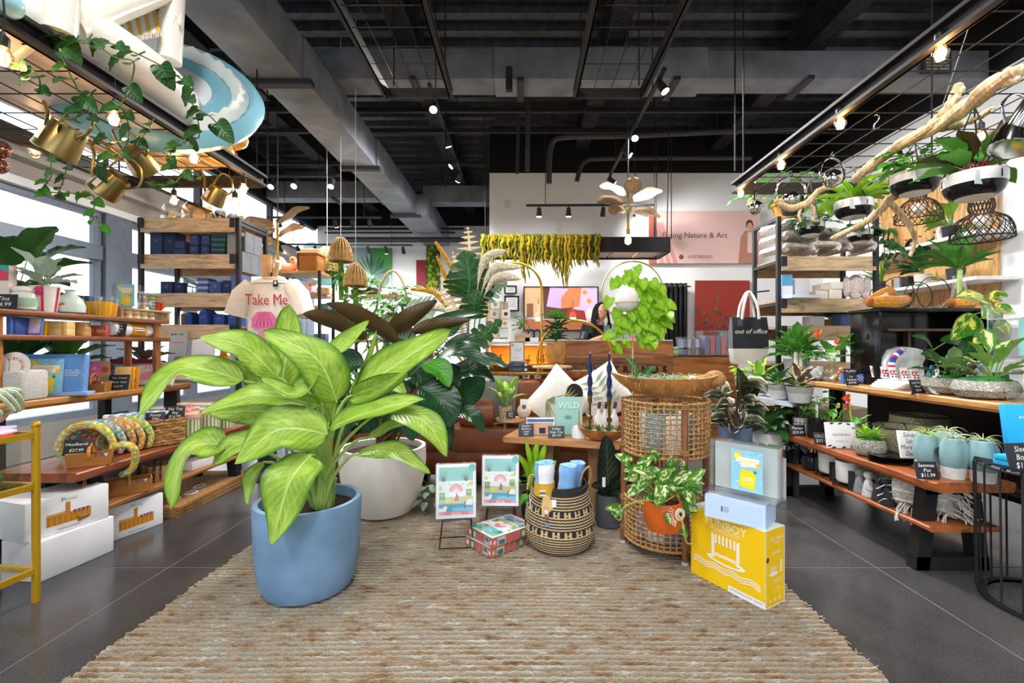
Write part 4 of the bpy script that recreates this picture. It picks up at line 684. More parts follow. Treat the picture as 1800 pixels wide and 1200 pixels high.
def sale_card(w,h,parent,y,z0,x0=0):
 m=MB(); rect(m,x0-w/2,z0,x0+w/2,z0+h,y,'#8fd0ea'); R=random.Random(3)
 for k in range(60):cx,cz=x0+R.uniform(-.46,.46)*w,z0+R.uniform(.03,.97)*h; s=R.uniform(.02,.06)*w; flat(m,[(cx-s,cz),(cx,cz-s*.4),(cx+s,cz+s*.2),(cx,cz+s*.6)],y-.0004,R.choice(['#b8e4f2','#5bb4dc','#d6f0f6','#6cc6d8']))
 disc(m,x0-w*.28,z0+h*.84,w*.15,y-.0008,'#f0b52a'); disc(m,x0-w*.28,z0+h*.84,w*.12,y-.001,'#fbe06a'); disc(m,x0+w*.33,z0+h*.66,w*.09,y-.0008,'#f3c63a'); flat(m,[(x0-w*.38,z0+h*.7),(x0+w*.38,z0+h*.72),(x0+w*.4,z0+h*.82),(x0-w*.25,z0+h*.83)],y-.0012,'#fdf6e2'); flat(m,[(x0-w*.18,z0+h*.58),(x0+w*.3,z0+h*.62),(x0+w*.3,z0+h*.73),(x0-w*.18,z0+h*.72)],y-.0012,'#fdf6e2')
 flat(m,[(x0-w*.25,z0+h*.16),(x0-w*.18,z0+h*.1),(x0+w*.2,z0+h*.06),(x0+w*.26,z0+h*.12),(x0+w*.3,z0+h*.42),(x0+w*.22,z0+h*.5),(x0-w*.1,z0+h*.54),(x0-w*.19,z0+h*.48)],y-.0012,'#f0dc1e')
 for k in range(5):a=.7+k*.35; flat(m,[(x0+w*.24,z0+h*.46),(x0+w*.28,z0+h*.46),(x0+w*.26+math.cos(a)*w*.1,z0+h*.47+math.sin(a)*w*.12)],y-.0014,'#3f9a72')
 part('sale_card',m,'print',parent,0); text(parent,'Summer\nSales!',h*.115,(x0+w*.05,y-.0016,z0+h*.705),X_,Z_,'#f0dc70',shear=.1); text(parent,'50%',h*.16,(x0+w*.04,y-.0018,z0+h*.3),X_,Z_,'#fffbe8',shear=.15); text(parent,'SELECTED ITEMS',h*.035,(x0+w*.03,y-.0018,z0+h*.2),X_,Z_,'#fffbe8')
sale_card(.138,.185,ac,-.0293,.03,.02)
# ======== shared shop fittings
def on(x,X):return V(X,abs(X)*F/abs(x-VX),0)
def put(v,z):return V(v.x,v.y,z)
def plank(m,x0,x1,y0,y1,z,th,wav=.012,seed=0,cut=0):
 n=26; L_=[]; R_2=[]
 for k in range(n+1):
  y=y0+(y1-y0)*k/n; L_.append((x0+wav*noise.noise((y*3,seed,0)),y)); R_2.append((x1+wav*noise.noise((y*3,seed,5)),y))
 if cut:L_[0]=(L_[0][0]+cut,L_[0][1])
 o_=L_+R_2[::-1]; c=[(p[0]+(.012 if i<=n else-.012)*(0 if False else 1),p[1])for i,p in enumerate(o_)]
 m.loft([[(*p,z)for p in c],[(*p,z+th*.35)for p in o_],[(*p,z+th*.85)for p in o_],[(p[0]*.5+q[0]*.5,q[1],z+th)for p,q in zip(c,o_)]][::1]); return m
def trapezoid_leg(parent,x0,x1,y,z,w=.07,spread=.05):
 t=part('leg',MB('#141415').bar((x0+spread,y,z),(x0,y,0),.06,w,(1,0,0)).bar((x1-spread,y,z),(x1,y,0),.06,w,(1,0,0)).bar((x0-.03,y,.035),(x1+.03,y,.035),.06,.07).bar((x0+spread-.03,y,z-.025),(x1-spread+.03,y,z-.025),.06,.05),'iron',parent); return t
def card(label,loc,lines,w=.1,h=.075,rz=0,tilt=.3,col='#25272c',size=None,ink='#e8e8e4'):
 t=thing('price_card',label,'price card'); t.matrix_world=T(*loc)@rot(rz)@rot(-tilt,'X')
 part('board',MB(col).rbox(0,0,0,w,.005,h,.0024),'satin',t); ls=lines.split('\n'); n=len(ls); s=size or min(h/(n+.7)*1.05,w/max(len(l)for l in ls)*1.75)
 for i,l in enumerate(ls):text(t,l,s,(0,-.0032,h*(1-(i+.8)/(n+.6))),X_,Z_,ink,shear=.18)
 part('easel',MB(col).bar((0,.003,h*.6),(0,h*.5,0),.02,.004),'satin',t); return t
def pot_(parent,prof_,col,mat='ceramic',th=.006,n=28,name='pot',soil_=True,zb=None):
 part(name,MB(col).lathe(shell(prof_,th,zb),n),mat,parent)
 if soil_:soil(parent,prof_[-1][0]-th,prof_[-1][1]-.015)
def rim(r,z0,z1,n=24):return[(r*math.cos(2*pi*k/n),r*math.sin(2*pi*k/n),z0)for k in range(n)]
def glass_vase(parent,prof_,n=24,mat='glass'):part('glass',MB('#ffffff').lathe(prof_,n,cap=False),mat,parent); part('glass_base',MB('#ffffff').lathe([(.001,prof_[0][1]),(prof_[0][0],prof_[0][1])],n,cap=False),mat,parent)
def water(parent,r,z0,z1):part('water',MB().lathe([(r,z0),(r,z1),(.001,z1)],20,cap=False),'glass',parent)
def anthurium(parent,z,stems,n=6,col='#d24a33',L=.12,W=.08,c=(0,0)):
 rosette(parent,(c[0],c[1],z),n,L,W,'lf_green','heart',(.3,1.0),.5,L*.9,stemcol='#9bbf55')
 for dx,dy,h,s in stems:
  part('flower_stem',MB('#a9c45c').tube(curve([(c[0],c[1],z),(c[0]+dx*.5,c[1]+dy*.5,z+h*.6),(c[0]+dx,c[1]+dy,z+h)],8),.003,5),'satin',parent)
  f=MB(col); f.sheet(lambda u,v:(c[0]+dx+s*(v*1.1-.35)*.9*(1 if dx>=0 else-1),c[1]+dy-.02*math.sin(v*pi)+.006,z+h+s*math.sin(pi*v**.7)*(u-.5)*.95+s*.1*math.sin(v*3)),6,6); fl_=part('flower',f,'ceramic',parent); part('spadix',MB('#e8c35a').tube([(c[0]+dx,c[1]+dy-.01,z+h),(c[0]+dx+s*.15,c[1]+dy-.02,z+h+s*.45)],.004,5),'satin',fl_)
  # ======== right side: bench, table and what is on them
rb=thing('live_edge_bench','two-shelf live-edge wooden bench on black trapezoid legs at the right','bench'); part('top_plank',plank(MB('#a0572a'),1.985,2.39,2.2,3.68,.44,.05,.02,2,.02),'wood_y',rb); part('lower_plank',plank(MB('#a85c2c'),2.02,2.38,2.26,3.62,.225,.028,.012,5),'wood_y',rb)
for y in(2.36,3.52):trapezoid_leg(rb,2.05,2.36,y,.44)
rt=thing('display_table','honey wood display table with a thick edge at the right','table'); part('top_plank',plank(MB('#c08a4e'),2.415,3.15,1.75,4.15,.81,.05,.008,7),'wood_y',rt)
for x in(2.74,3.08):
 for y in(1.95,3.98):part('leg',MB('#141415').box(x,y,0,.07,.07,.812),'iron',rt)
part('shade_panel',MB('#1a1a1c').box(3.0,2.95,.2,.02,1.9,.608),'satin',rt); part('under_shelf',MB('#2a1a12').box(2.75,2.95,.38,.46,1.9,.03),'wood_y',rt)  # black sheet added to stand for the shade beneath the table
BT,BL,TT=.491,.254,.861
# bench top, far to near
q=thing('potted_plant','leafy green plant in a black mug-handled pot at the far end of the right bench','plant',(2.14,3.58,BT)); pot_(q,[(.06,0),(.065,.01),(.068,.13)],'#1f2022','satin'); part('handle',MB('#c9cdd2').tube(curve([(-.07,-.02,.1),(-.1,-.03,.07),(-.07,-.02,.03)],10),.004,6),'chrome',q); rosette(q,(0,0,.12),13,.15,.075,'lf_green','lance',(.1,1.2),.8,.07)
p=on(1408,2.11); q=thing('potted_plant','leafy plant in a white pot drawn with black lines on the right bench','plant',put(p,BT)); pot_(q,[(.05,0),(.052,.01),(.054,.12)],'#e6e6e4','ceramic'); [part('painted_line',MB('#2b2c2f').tube([(.0548*math.cos(a),.0548*math.sin(a),z)for z in(.004,.118)],.0022,4),'satin',q)for a in[k*pi/7 for k in range(14)]]; part('painted_line',MB('#2b2c2f').tube([(.054*math.cos(2*pi*k/24),.054*math.sin(2*pi*k/24),.085)for k in range(24)],.002,4,True),'satin',q); rosette(q,(0,0,.11),14,.13,.055,'lf_green','lance',(.1,1.2),.8,.07)
p=on(1436,2.12); q=thing('potted_plant','dark-leaved plant in a shiny black cylinder pot on the right bench','plant',put(p,BT)); pot_(q,[(.055,0),(.058,.006),(.059,.15)],'#1d1f22','gloss'); moss_cap(q,.05,.14,col='#3a8a33'); bush(q,(0,0,.23),.11,30,.055,.03,'lf_deep','lance',(.8,.8,1.2),el=(-.5,1.1)); part('plant_tag',MB('#dfe4e2').box(-.02,-.03,.15,.018,.002,.09),'paper',q)
for x,X,lab,st in((1463,2.27,'left',((-.06,0,.2,.05),(.05,.02,.16,.04))),(1500,2.27,'right',((-.05,-.02,.24,.065),(-.02,.02,.18,.06)))):
 p=on(x,X); q=thing('glass_vase','clear round vase with red anthurium on the bench, %s of two'%lab,'vase',put(p,BT)); glass_vase(q,[(.04,0),(.065,.03),(.068,.06),(.055,.095),(.043,.105),(.046,.115)]); part('pebbles',MB('#6b5a48').lathe([(.045,.004),(.058,.03),(.04,.045),(.001,.05)],14,wob=.2),'stonepot',q); anthurium(q,.06,st,6,'#c8402f' if lab=='right' else '#a8c45c',.1,.06)
card('chalk price card for a planter on the right bench, farthest from the camera',put(on(1403,2.02),BT),'Planter\n$29.99',.11,.082,-.1); card('dim chalk price card beside the geometry sign',put(on(1446,2.01),BT),'OhCan\n$35.99',.1,.08,-.15,ink='#b9bdc0')
p=on(1480,2.06); q=thing('sign_board','white ceramic sign reading geometry with black leaf corners','sign'); q.matrix_world=T(p.x,p.y,BT)@rot(-.12)@rot(-.2,'X'); part('plaque',MB('#e6e9ee').rbox(0,0,0,.185,.012,.165,.006),'ceramic',q); text(q,'GEOMETRY',.021,(0,-.0068,.085),X_,Z_,'#3a3d44'); text(q,'collection for all',.011,(0,-.0068,.045),X_,Z_,'#6a6d74')
for cx,cz,sx_ in((-.075,.015,1),(-.05,.006,1),(.06,.01,-1),(.08,.03,-1),(-.05,.158,1),(.05,.155,-1),(.083,.13,-1),(.01,.008,1),(.0,.158,1)):part('leaf_print',flat(MB(),[(cx-.016*sx_,cz-.004),(cx,cz-.007),(cx+.018*sx_,cz+.003),(cx,cz+.006)],-.0068,'#23262b'),'print',q)
def stone_pot(label,loc,r,h,rz=0,sx=1,sy=1,name='stone_planter'):
 t=thing(name,label,'planter',loc,rz); part('pot',MB('#918f86').lathe(shell([(r*.55,0),(r*.85,h*.15),(r,h*.5),(r*.95,h*.8),(r*.86,h)],.012,h*.75),28,sx=sx,sy=sy,wob=.05),'speckle',t); moss_cap(t,r*.84,h*.93,sx,sy); return t
def speckle():
 m,nt,b,N,L=nodes('speckle'); tc=N('ShaderNodeTexCoord'); v=N('ShaderNodeTexNoise',i_Scale=150,i_Detail=2); L(tc.outputs['Object'],v.inputs['Vector']); n=N('ShaderNodeTexNoise',i_Scale=14,i_Detail=3); L(tc.outputs['Object'],n.inputs['Vector']); at=N('ShaderNodeAttribute',attribute_name='Col')
 c=mix(N,L,ramp(N,L,v.outputs[0],[(.40,(1,1,1)),(.46,(0,0,0))]),at.outputs[0],C('#6d6c65')); c=mix(N,L,ramp(N,L,v.outputs[0],[(.6,(0,0,0)),(.66,(1,1,1))]),c,C('#dcdad0')); L(mix(N,L,.5,c,ramp(N,L,n.outputs[0],[(.3,(.6,)*3),(.7,(1.2,)*3)]),'MULTIPLY'),b.inputs['Base Color']); b.inputs['Roughness'].default_value=.75
speckle(); vc('frost',.35,var=.25,scale=12,bump=.6,bscale=25)
q=stone_pot('small speckled stone bowl with a bright green succulent on the bench',put(on(1528,2.09),BT),.088,.1); rosette(q,(0,-.01,.1),14,.1,.045,'lf_lime','lance',(.2,1.3),.4,0)
def hamper(label,loc,r,h,rz=0):
 t=thing('woven_hamper',label,'basket',loc,rz); part('body',MB('#5e5a44').lathe(shell([(r*.8,0),(r*.95,h*.3),(r,h*.75),(r*.97,h)],.008,.02),36),'blackweave',t); part('rim',MB('#2a2a26').tube(rim(r*.97,h,0,36),.006,6,True),'fibre',t); return t
woven('blackweave','#a59f78','#23241f',95,150)
hamper('black and straw woven bowl basket behind the patterned tile',put(on(1588,2.31),BT),.15,.17)
hamper('taller black and straw woven basket under the right table',V(2.66,3.05,.41),.16,.28)
q=thing('wire_hoop_stand','thin black wire hoops standing over the woven bowl','stand',put(on(1570,2.24),BT)); [part('hoop',MB('#1c1d20').tube(curve([(x0,-.02,0),(x0+.01,-.02,.12),(x0+.07,0,.2),(x0+.13,.02,.13),(x0+.16,.02,.03)],18),.0032,5),'iron',q)for x0 in(-.15,-.02)]
def octo(r,z,sy=.75):return[(r*math.cos(pi/8+pi/4*k),r*sy*math.sin(pi/8+pi/4*k),z)for k in range(8)]
for k in range(3):
 m=MB('#1a1a1c'); m.loft([octo(.13,0),octo(.15,.012),octo(.142,.012),octo(.125,.004)]); solo('serving_tray',m,'gloss',['bottom','middle','top'][k]+' black eight-sided tray of the stack on the bench','tray',put(on(1573,2.13),BT+k*.0135),.1,'black trays')
p=on(1603,2.14); q=thing('patterned_tile','white square tile covered in black brush lettering','tile'); q.matrix_world=T(p.x,p.y,BT+.042)@rot(.2)@rot(-.22,'X')@rot(.08,'Y'); part('plaque',MB('#e9e9ea').rbox(0,0,0,.15,.01,.15,.004),'ceramic',q); [text(q,s,.036,(0,-.0058,z),X_,Z_,'#1d1f22',shear=.3)for s,z in(('Samba',.125),('Salsa',.092),('Merengue',.058),('Dance',.025))]
for k,(x,X,lab,tg_)in enumerate(((1630,2.12,'left teal dome pot with a round dark tag',1),(1676,2.16,'middle teal dome pot with ridges and no tag',0),(1728,2.24,'right teal dome pot with a square white tag',2),(1665,2.3,'teal dome pot behind the middle one',0))):
 q=thing('cactus_pot',lab,'planter',put(on(x,X),BT)); m=MB('#7fa3a8'); rr=[(.046,.055),(.055,.07),(.06,.12),(.056,.165),(.042,.195),(.03,.2),(.028,.19),(.02,.17)]
 rs_=[[(r*(1+.07*math.cos(6*2*pi*j/36))*math.cos(2*pi*j/36),r*(1+.07*math.cos(6*2*pi*j/36))*math.sin(2*pi*j/36),z)for j in range(36)]for r,z in rr]; m.loft(rs_); part('dome',m,'matte',q); part('foot',MB('#cfd0cc').lathe([(.045,0),(.052,.056),(.001,.056)],28),'stonepot',q); airplant(q,(0,0,.195),.085,20,['#a9c05e','#b9c49a','#a9b489','#b3bf90'][k],up=.55,thick=.035)
 if tg_:tt=part('tag',MB('#3c4044' if tg_==1 else '#e8eaec').lathe([(.001,0),(.024,0),(.024,.003),(.001,.003)],16 if tg_==1 else 4,M=T(0,-.068,.125)@rot(pi/2,'X')),'paper',q); part('tag_string',MB('#2b2c2e').tube([(0,-.068,.15),(0,-.05,.19)],.0012,4),'cloth',tt)
card('chalk price card at the bench corner below the teal pots',put(on(1632,2.01),BT),'Sammie\nPot\n$11.99',.105,.085,-.1)
# bench lower shelf
card('small slanted chalk card on the lower bench shelf',put(on(1386,2.06),BL),'Large\nBlack\nMini\nPot',.085,.09,-.5); q=thing('planter_box','black square planter with silvery leaves on the lower bench shelf','planter',put(on(1409,2.16),BL)); part('pot',MB('#1b1c1e').rbox(0,0,0,.1,.1,.1,.006),'satin',q); bush(q,(0,0,.13),.12,18,.09,.05,'lf_grey','lance',el=(0,1))
p=on(1427,2.1); q=thing('round_vase','round black vase with a copper neck on the lower bench shelf','vase',put(p,BL)); part('body',MB('#20252b').lathe([(.03,0),(.06,.02),(.072,.06),(.06,.1),(.03,.118),(.018,.125)],28),'gloss',q); part('neck',MB('#b5713f').lathe([(.022,.118),(.017,.13),(.015,.165),(.024,.172)],20),'chrome',q)
lp=None
for x,X,lab in((1464,2.13,'left white tub planter on black wooden legs'),(1497,2.1,'right white tub planter on black wooden legs'),(1508,2.28,'grey tub planter behind the white ones'),(1532,2.3,'charcoal tub planter behind the figurines')):
 c_={'gre':'#a9adb0','cha':'#5a5d60'}.get(lab[:3],'#e3e4e4'); q=thing('tub_planter',lab,'planter',put(on(x,X),BL)); part('tub',MB(c_).lathe(shell([(.08,.035),(.086,.045),(.088,.165)],.005,.05),36),'ceramic',q); [part('leg',MB('#1d1f22').box(.0,0,0,.012,.034,.12,rot(a)@T(.096,0,0)),'satin',q)for a in(-.6,-2.2,.9,2.5)]; part('leg_ring',MB('#1d1f22').bar((-.09,-.0,.028),(.09,0,.028),.03,.012).bar((0,-.09,.028),(0,.09,.028),.03,.012),'satin',q)
for x,X,c_,lab in((1512,2.07,'#8f9498','grey figure vase'),(1527,2.07,'#d9d7d6','white figure vase'),(1545,2.07,'#3a3c40','charcoal figure vase'),(1561,2.06,'#2c3036','black figure vase nearest the blanket')):
 q=thing('figure_vase',lab+' with an air plant for hair','figurine',put(on(x,X),BL)); part('figure',MB(c_).lathe([(.034,0),(.036,.008),(.03,.05),(.022,.085),(.014,.1),(.02,.108),(.026,.122),(.024,.138),(.016,.146)],22),'stonepot',q); part('arms',MB(c_).tube(curve([(-.022,0,.08),(-.03,-.02,.055),(0,-.035,.045),(.03,-.02,.055),(.022,0,.08)],14),.006,6),'stonepot',q); airplant(q,(0,0,.14),.055,18,'#8fa06e',up=.7,thick=.035)
p=on(1632,2.2); q=thing('rolled_blanket','rolled grey and cream fringed throw on the lower bench shelf','blanket',put(p,BL),.5); m=MB('#8d8b86'); R0=.118
for k in range(5):m.c('#7c7b78' if k%2 else '#c9c6be'); m.lathe([(R0*(.99+.03*math.sin(i*2.1)),-.12+.24*i/6)for i in range(7)]if k==0 else[(R0-.02*k,-.125-.004*k),(R0-.02*k,.12)],26,M=T(0,0,R0)@rot(pi/2,'X'),cap=(k==0))
part('roll',m,'knit',q); m=MB('#d9d6cc')
for k in range(70):a=U(0,2*pi); r=U(.03,R0); s=-1 if k%3 else 1; x0,z0=r*math.cos(a),R0+r*math.sin(a); m.tube([(x0,s*.12,z0),(x0+U(-.02,.02),s*U(.14,.17),z0-.01),(x0+U(-.03,.03),s*U(.17,.2),max(z0-U(.03,.08),.008))],.0035,4)
for k in range(34):x0=-R0*.9+U(-.03,.05); y0=U(-.11,.1); m.tube([(x0+.05,y0,.05),(x0-.02,y0,.02),(x0-.045,y0+U(-.02,.02),-.01),(x0-.05,y0,-U(.02,.05))],.004,4)
part('fringe',m,'knit',q)['kind']='stuff'; [part('cable_stripe',MB('#e2dfd6').tube([(R0*1.0*math.cos(a),y,R0+R0*math.sin(a))for y in(-.11,-.05,0,.05,.11)],.008,6),'knit',q)for a in(1.2,1.7,2.2,2.7,3.2,3.7)]
# table top, far to near
def lattice_pot(label,loc,r,h,top='#9a9a98',group=None):
 q=thing('lattice_planter',label,'planter',loc,0,group); pot_(q,[(r*.78,0),(r*.8,.006),(r*.97,h*.66)],'#dfe0e0','tilepot',soil_=False); part('rim_band',MB(top).lathe(shell([(r*.985,h*.64),(r*1.05,h)],.008,h*.7),28),'stonepot',q); soil(q,r*.98,h-.02); return q
woven('tilepot','#e4e5e5','#b9bcbf',60,110,.5)
q=lattice_pot('grey-rimmed white lattice pot with a bright peace lily on the right table',put(on(1400,2.47),TT),.1,.17); rosette(q,(0,0,.16),34,.2,.075,'lf_green','lance',(.15,1.35),.7,.1,az=None)
q=thing('cactus_candles','pair of white cactus candles on a green box at the far end of the table','candle',put(on(1403,2.43),TT)); part('gift_box',MB('#b9b77e').rbox(0,0,0,.1,.06,.11,.004),'paper',q); part('white_wrap',MB('#e9e6de').box(0,-.001,.0,.102,.062,.03),'paper',q); [part('candle',MB('#e8e4d8').lathe([(.016,.11),(.018,.13),(.018,.22),(.011,.24)],12,(x,0,0)),'matte',q)for x in(-.02,.022)]
q=thing('head_planter','small pale grey sleeping face planter with green sprigs on the table','planter',put(on(1434,2.46),TT)); part('head',MB('#bfc1c2').lathe([(.035,0),(.05,.02),(.058,.06),(.056,.1),(.05,.12)],26).ball((0,-.057,.055),.013,8,6,1,1,1.4).ball((0,-.055,.03),.013,8,5,1.4,.5,.5),'stonepot',q); [part('eyelid',MB('#8f9193').tube(curve([(x-.013,-.052,.075),(x,-.056,.07),(x+.013,-.052,.075)],6),.003,5),'stonepot',q)for x in(-.022,.022)]; bush(q,(0,0,.17),.1,26,.06,.02,'lf_green','strap',el=(.2,1.3))
p=on(1462,2.5); q=thing('glass_vase','round clear vase with an orange anthurium on the right table','vase',put(p,TT)); glass_vase(q,[(.03,0),(.058,.025),(.07,.065),(.06,.105),(.03,.135),(.02,.16),(.022,.2)]); water(q,.05,.01,.06); anthurium(q,.16,((-.12,-.02,.22,.075),(.06,.03,.16,.06)),6,'#d2552f',.14,.1)
p=on(1506,2.72); q=thing('glass_vase','clear flask vase with a red anthurium beside the black cabinet','vase',put(p,TT)); glass_vase(q,[(.04,0),(.07,.03),(.065,.08),(.035,.12),(.035,.2)]); anthurium(q,.16,((.03,0,.2,.07),(-.02,0,.17,.06)),6,'#c0351f',.16,.1)
p=on(1498,2.52); q=thing('dog_bow_display','pair of blue dotted bow ties under a small puppy sign','bow tie',put(p,TT)); part('sign',MB('#2a2c30').box(0,.02,.075,.1,.006,.04),'satin',q); text(q,'PUPPY',.028,(0,.0155,.094),X_,Z_,'#efeae0'); part('stand',MB('#d9dde2').box(0,.02,0,.06,.03,.078),'acrylic',q)
for s in(-1,1):part('bow',MB('#2f63b0').prism([(s*.008,.035),(s*.08,.0),(s*.085,.08),(s*.008,.055)][::s],.03,T(0,-.02,0)),'cloth',q); [part('dot',disc(MB(),s*(.02+.012*(k%5)),.03+.012*(k//5)+.004*(k%2),.0035,-.0215,'#eef2f8',6),'print',q)for k in range(15)]
p=on(1477,2.47); q=thing('cut_flowers','small bunch of peach and cream dried flowers by the bow ties','flowers',put(p,TT)); [part('blossom',MB(['#e8a88c','#efd9b4','#d8745e','#e6c9a0'][k%4]).ball((U(-.05,.05),U(-.03,.03),.03+U(0,.08)),.018,7,5),'moss',q)for k in range(12)]
card('chalk card in front of the bow ties',put(on(1499,2.43),TT),'Ice\nLanterns\n$19.99',.1,.085,.1); card('chalk card below the cactus candles',put(on(1404,2.44)-V(0,.12,0),TT),'Wick\nSoap\n$9',.09,.085,-.4); card('chalk card below the face planter',put(on(1433,2.43),TT),'Succulents\n$18.99',.1,.09,-.2)
for k in range(4):
 m=MB(['#e3d7cc','#eceaea','#d9d4d0','#f0efef'][k]); w_,d_=.36-.005*k,.24; m.rbox(0,0,0,w_,d_,.008,.03,.003); m.tube([(sx*(w_/2-.006),sy*(d_/2-.006),.012)for sx,sy in((-1,-1),(1,-1),(1,1),(-1,1))],.006,5,True); solo('serving_tray',m,'ceramic',['lowest beige','second white','third grey','top white'][k]+' tray of the stack on the right table','tray',V(2.62+.005*k,3.08-.01*k,TT+k*.014),.06*(k-1))
for k,(x,X,lab)in enumerate(((1530,2.6,'cherry earring card'),(1548,2.58,'red bow earring card'),(1562,2.57,'flag earring card, left'),(1582,2.58,'flag earring card, middle'),(1600,2.6,'flag earring card, right'))):
 q=thing('earring_card',lab+' standing on the white trays','earrings'); v=on(x,X); q.matrix_world=T(v.x,v.y-.05,TT+.06)@rot(.1)@rot(-.25,'X'); part('card',MB('#efe9e6').box(0,0,0,.055,.003,.085),'paper',q)
 for s in(-1,1):e=part('earring',MB('#b5332b').tube(curve([(s*.013+.009,-.004,.055),(s*.013-.004,-.004,.06),(s*.013-.011,-.004,.045),(s*.013,-.004,.032),(s*.013+.01,-.004,.036)],10),.0035,5),'gloss',q); part('bead',MB('#3a3f8f').ball((s*.013,-.004,.018),.006,6,5),'gloss',q)
q=thing('selenite_slab','frosty white crystal slab leaning in the black cabinet','crystal',V(2.76,3.28,TT+.06),.1); part('slab',MB('#cfd4d6').prism([(-.16,0),(-.15,.12),(-.1,.2),(-.02,.225),(.08,.215),(.14,.2),(.16,.14),(.14,.1),(.155,.02),(.13,0)],.05),'frost',q); part('stand',MB('#e2d6cc').rbox(0,0,-.06,.3,.16,.06,.006),'paper',q)
q=thing('headband','star-spangled padded headband leaning on the crystal slab','headband',V(2.625,3.2,TT+.06)); m=MB()
pts=curve([(.0,0,0),(-.025,0,.06),(-.02,0,.13),(.02,0,.18),(.06,.01,.2)],16)
for k in range(16):m.c(['#2f3fae','#b8323a','#e8e6ec','#3a48b4'][k%4]); m.tube(pts[k:k+2],.02,8)
part('band',m,'cloth',q)
card('chalk card for the large stone planter',put(on(1616,2.43),TT),'Large Stone\nPlanter\n$35.99',.105,.085,.25)
q=stone_pot('speckled stone planter with white-veined leaves on the right table',put(on(1665,2.56),TT),.125,.1); rosette(q,(.03,-.02,.1),13,.12,.06,'lf_nerve','lance',(.2,1.2),.5,.05); rosette(q,(-.04,0,.1),6,.14,.035,'lf_deep','strap',(.3,1.2),.8,.06)
q=stone_pot('wide grey stone planter with pale green rubber leaves at the table front',put(on(1733,2.56),TT),.16,.1,0,1.0,.8); rosette(q,(.02,-.02,.1),12,.15,.08,'lf_var','spoon',(.2,1.3),.4,.09); moss_cap(q,.1,.1,1,.8,'#1f6a35',x=-.02)
q=thing('flag_bunting','stars and stripes fabric stuck among the stone planters','flag',put(on(1705,2.68),TT)); part('pole',MB('#d9d2c4').tube([(0,0,0),(0,0,.2)],.004,5),'satin',q); m=MB(); [(m.c(c_),m.sheet(lambda u,v:(-.1+.2*(u+i)/5,-.01*math.sin((u+i)*3),.14+.05*v+.02*math.sin((u+i)*2)),3,3))for i,c_ in enumerate(('#c2252c','#efe9e9','#c2252c','#1f3f86','#24468f'))]; part('fabric',m,'cloth',q); [part('star',disc(MB(),.03+.014*(k%4),.165+.016*(k//4),.004,-.022,'#eef2f8',5),'print',q)for k in range(8)]
q=thing('toy_flag','small red and white striped flag by the white anchor','flag',put(on(1640,2.56),TT)); m=MB(); [(m.c('#c93038' if i%2 else '#f0eceb'),m.quad((-.03,-.01,.03+i*.012),(.06,-.02,.04+i*.012),(.06,-.02,.052+i*.012),(-.03,-.01,.042+i*.012)))for i in range(6)]; part('fabric',m,'cloth',q); part('stick',MB('#d8cdb8').tube([(-.03,-.008,0),(-.03,-.008,.12)],.003,5),'satin',q); part('blue_ribbon',MB('#3a86c8').prism([(-.04,.1),(.0,.1),(.02,.15),(-.005,.17)],.01),'cloth',q)
q=thing('anchor_ornament','white wooden anchor standing before the stone planter','ornament',put(on(1647,2.47),TT)); part('shank',MB('#e9ebee').box(0,0,.02,.012,.01,.11),'satin',q); part('stock',MB('#e9ebee').box(0,0,.1,.045,.01,.012),'satin',q); part('arms',MB('#e9ebee').prism([(-.05,.045),(-.03,.01),(0,0),(.03,.01),(.05,.045),(.03,.028),(0,.018),(-.03,.028)],.01,T(0,-.005,0)),'satin',q); part('ring',MB('#e9ebee').tube([(.01*math.cos(a),0,.14+.01*math.sin(a))for a in[k*pi/5 for k in range(10)]],.003,5,True),'satin',q)
q=thing('yellow_flower','yellow flower head above the stone planters','flower',P(1680,626,2.75)); [part('petal',MB('#e8c51e').ball((.018*math.cos(a),-.005,.018*math.sin(a)),.013,7,5,1,.5,1),'matte',q)for a in[k*2*pi/6 for k in range(6)]]; part('stem',MB('#5d8a3a').tube([(0,.004,-.01),(.005,.01,-.2)],.003,5),'satin',q)
# black display cabinet with plush toys on top
cb=thing('black_cabinet','black rounded open-front display cabinet on the right table','cabinet',V(3.02,3.45,TT)); CW,CD,CHh=.86,.3,.56
part('back_panel',MB('#151517').box(0,CD/2-.01,.02,CW-.02,.02,CHh-.03),'gloss',cb); [part('side_panel',MB('#131315').rbox(s*(CW/2-.012),0,0,.024,CD,CHh,.01),'gloss',cb)for s in(-1,1)]; part('top_panel',MB('#131315').rbox(0,0,CHh-.024,CW+.02,CD+.02,.03,.012),'gloss',cb); part('bottom_panel',MB('#131315').box(0,0,0,CW-.03,CD,.02),'gloss',cb); part('inner_shelf',MB('#6a4a34').box(-.05,.03,.4,.5,.2,.018),'wood_x',cb); part('divider',MB('#7a5a42').box(-.02,.1,.02,.02,.05,.38),'wood_z',cb)
m=MB('#c9cdd0')
for k in range(7):m.tube([(-.2+k*.08,-.1,CHh+.008),(-.2+k*.08,.12,CHh+.03)],.003,4)
for k in range(3):m.tube([(-.24,-.1+k*.1,CHh+.01+k*.01),(.32,-.1+k*.1,CHh+.01+k*.01)],.003,4)
solo('wire_rack',m,'chrome','silver wire rack lying on the black cabinet','rack',V(3.0,3.45,TT))
def plush(label,loc,rz,pts,r,col='#e69c34'):
 t=thing('plush_toy',label,'plush toy',loc,rz); part('body',MB(col).tube(curve(pts,20),[r*(.75+.35*math.sin(pi*k/20))for k in range(21)],10),'knit',t); [part('end',MB('#b06a28').ball(e_,r*.84,10,7),'knit',t)for e_ in(pts[0],pts[-1])]; return t
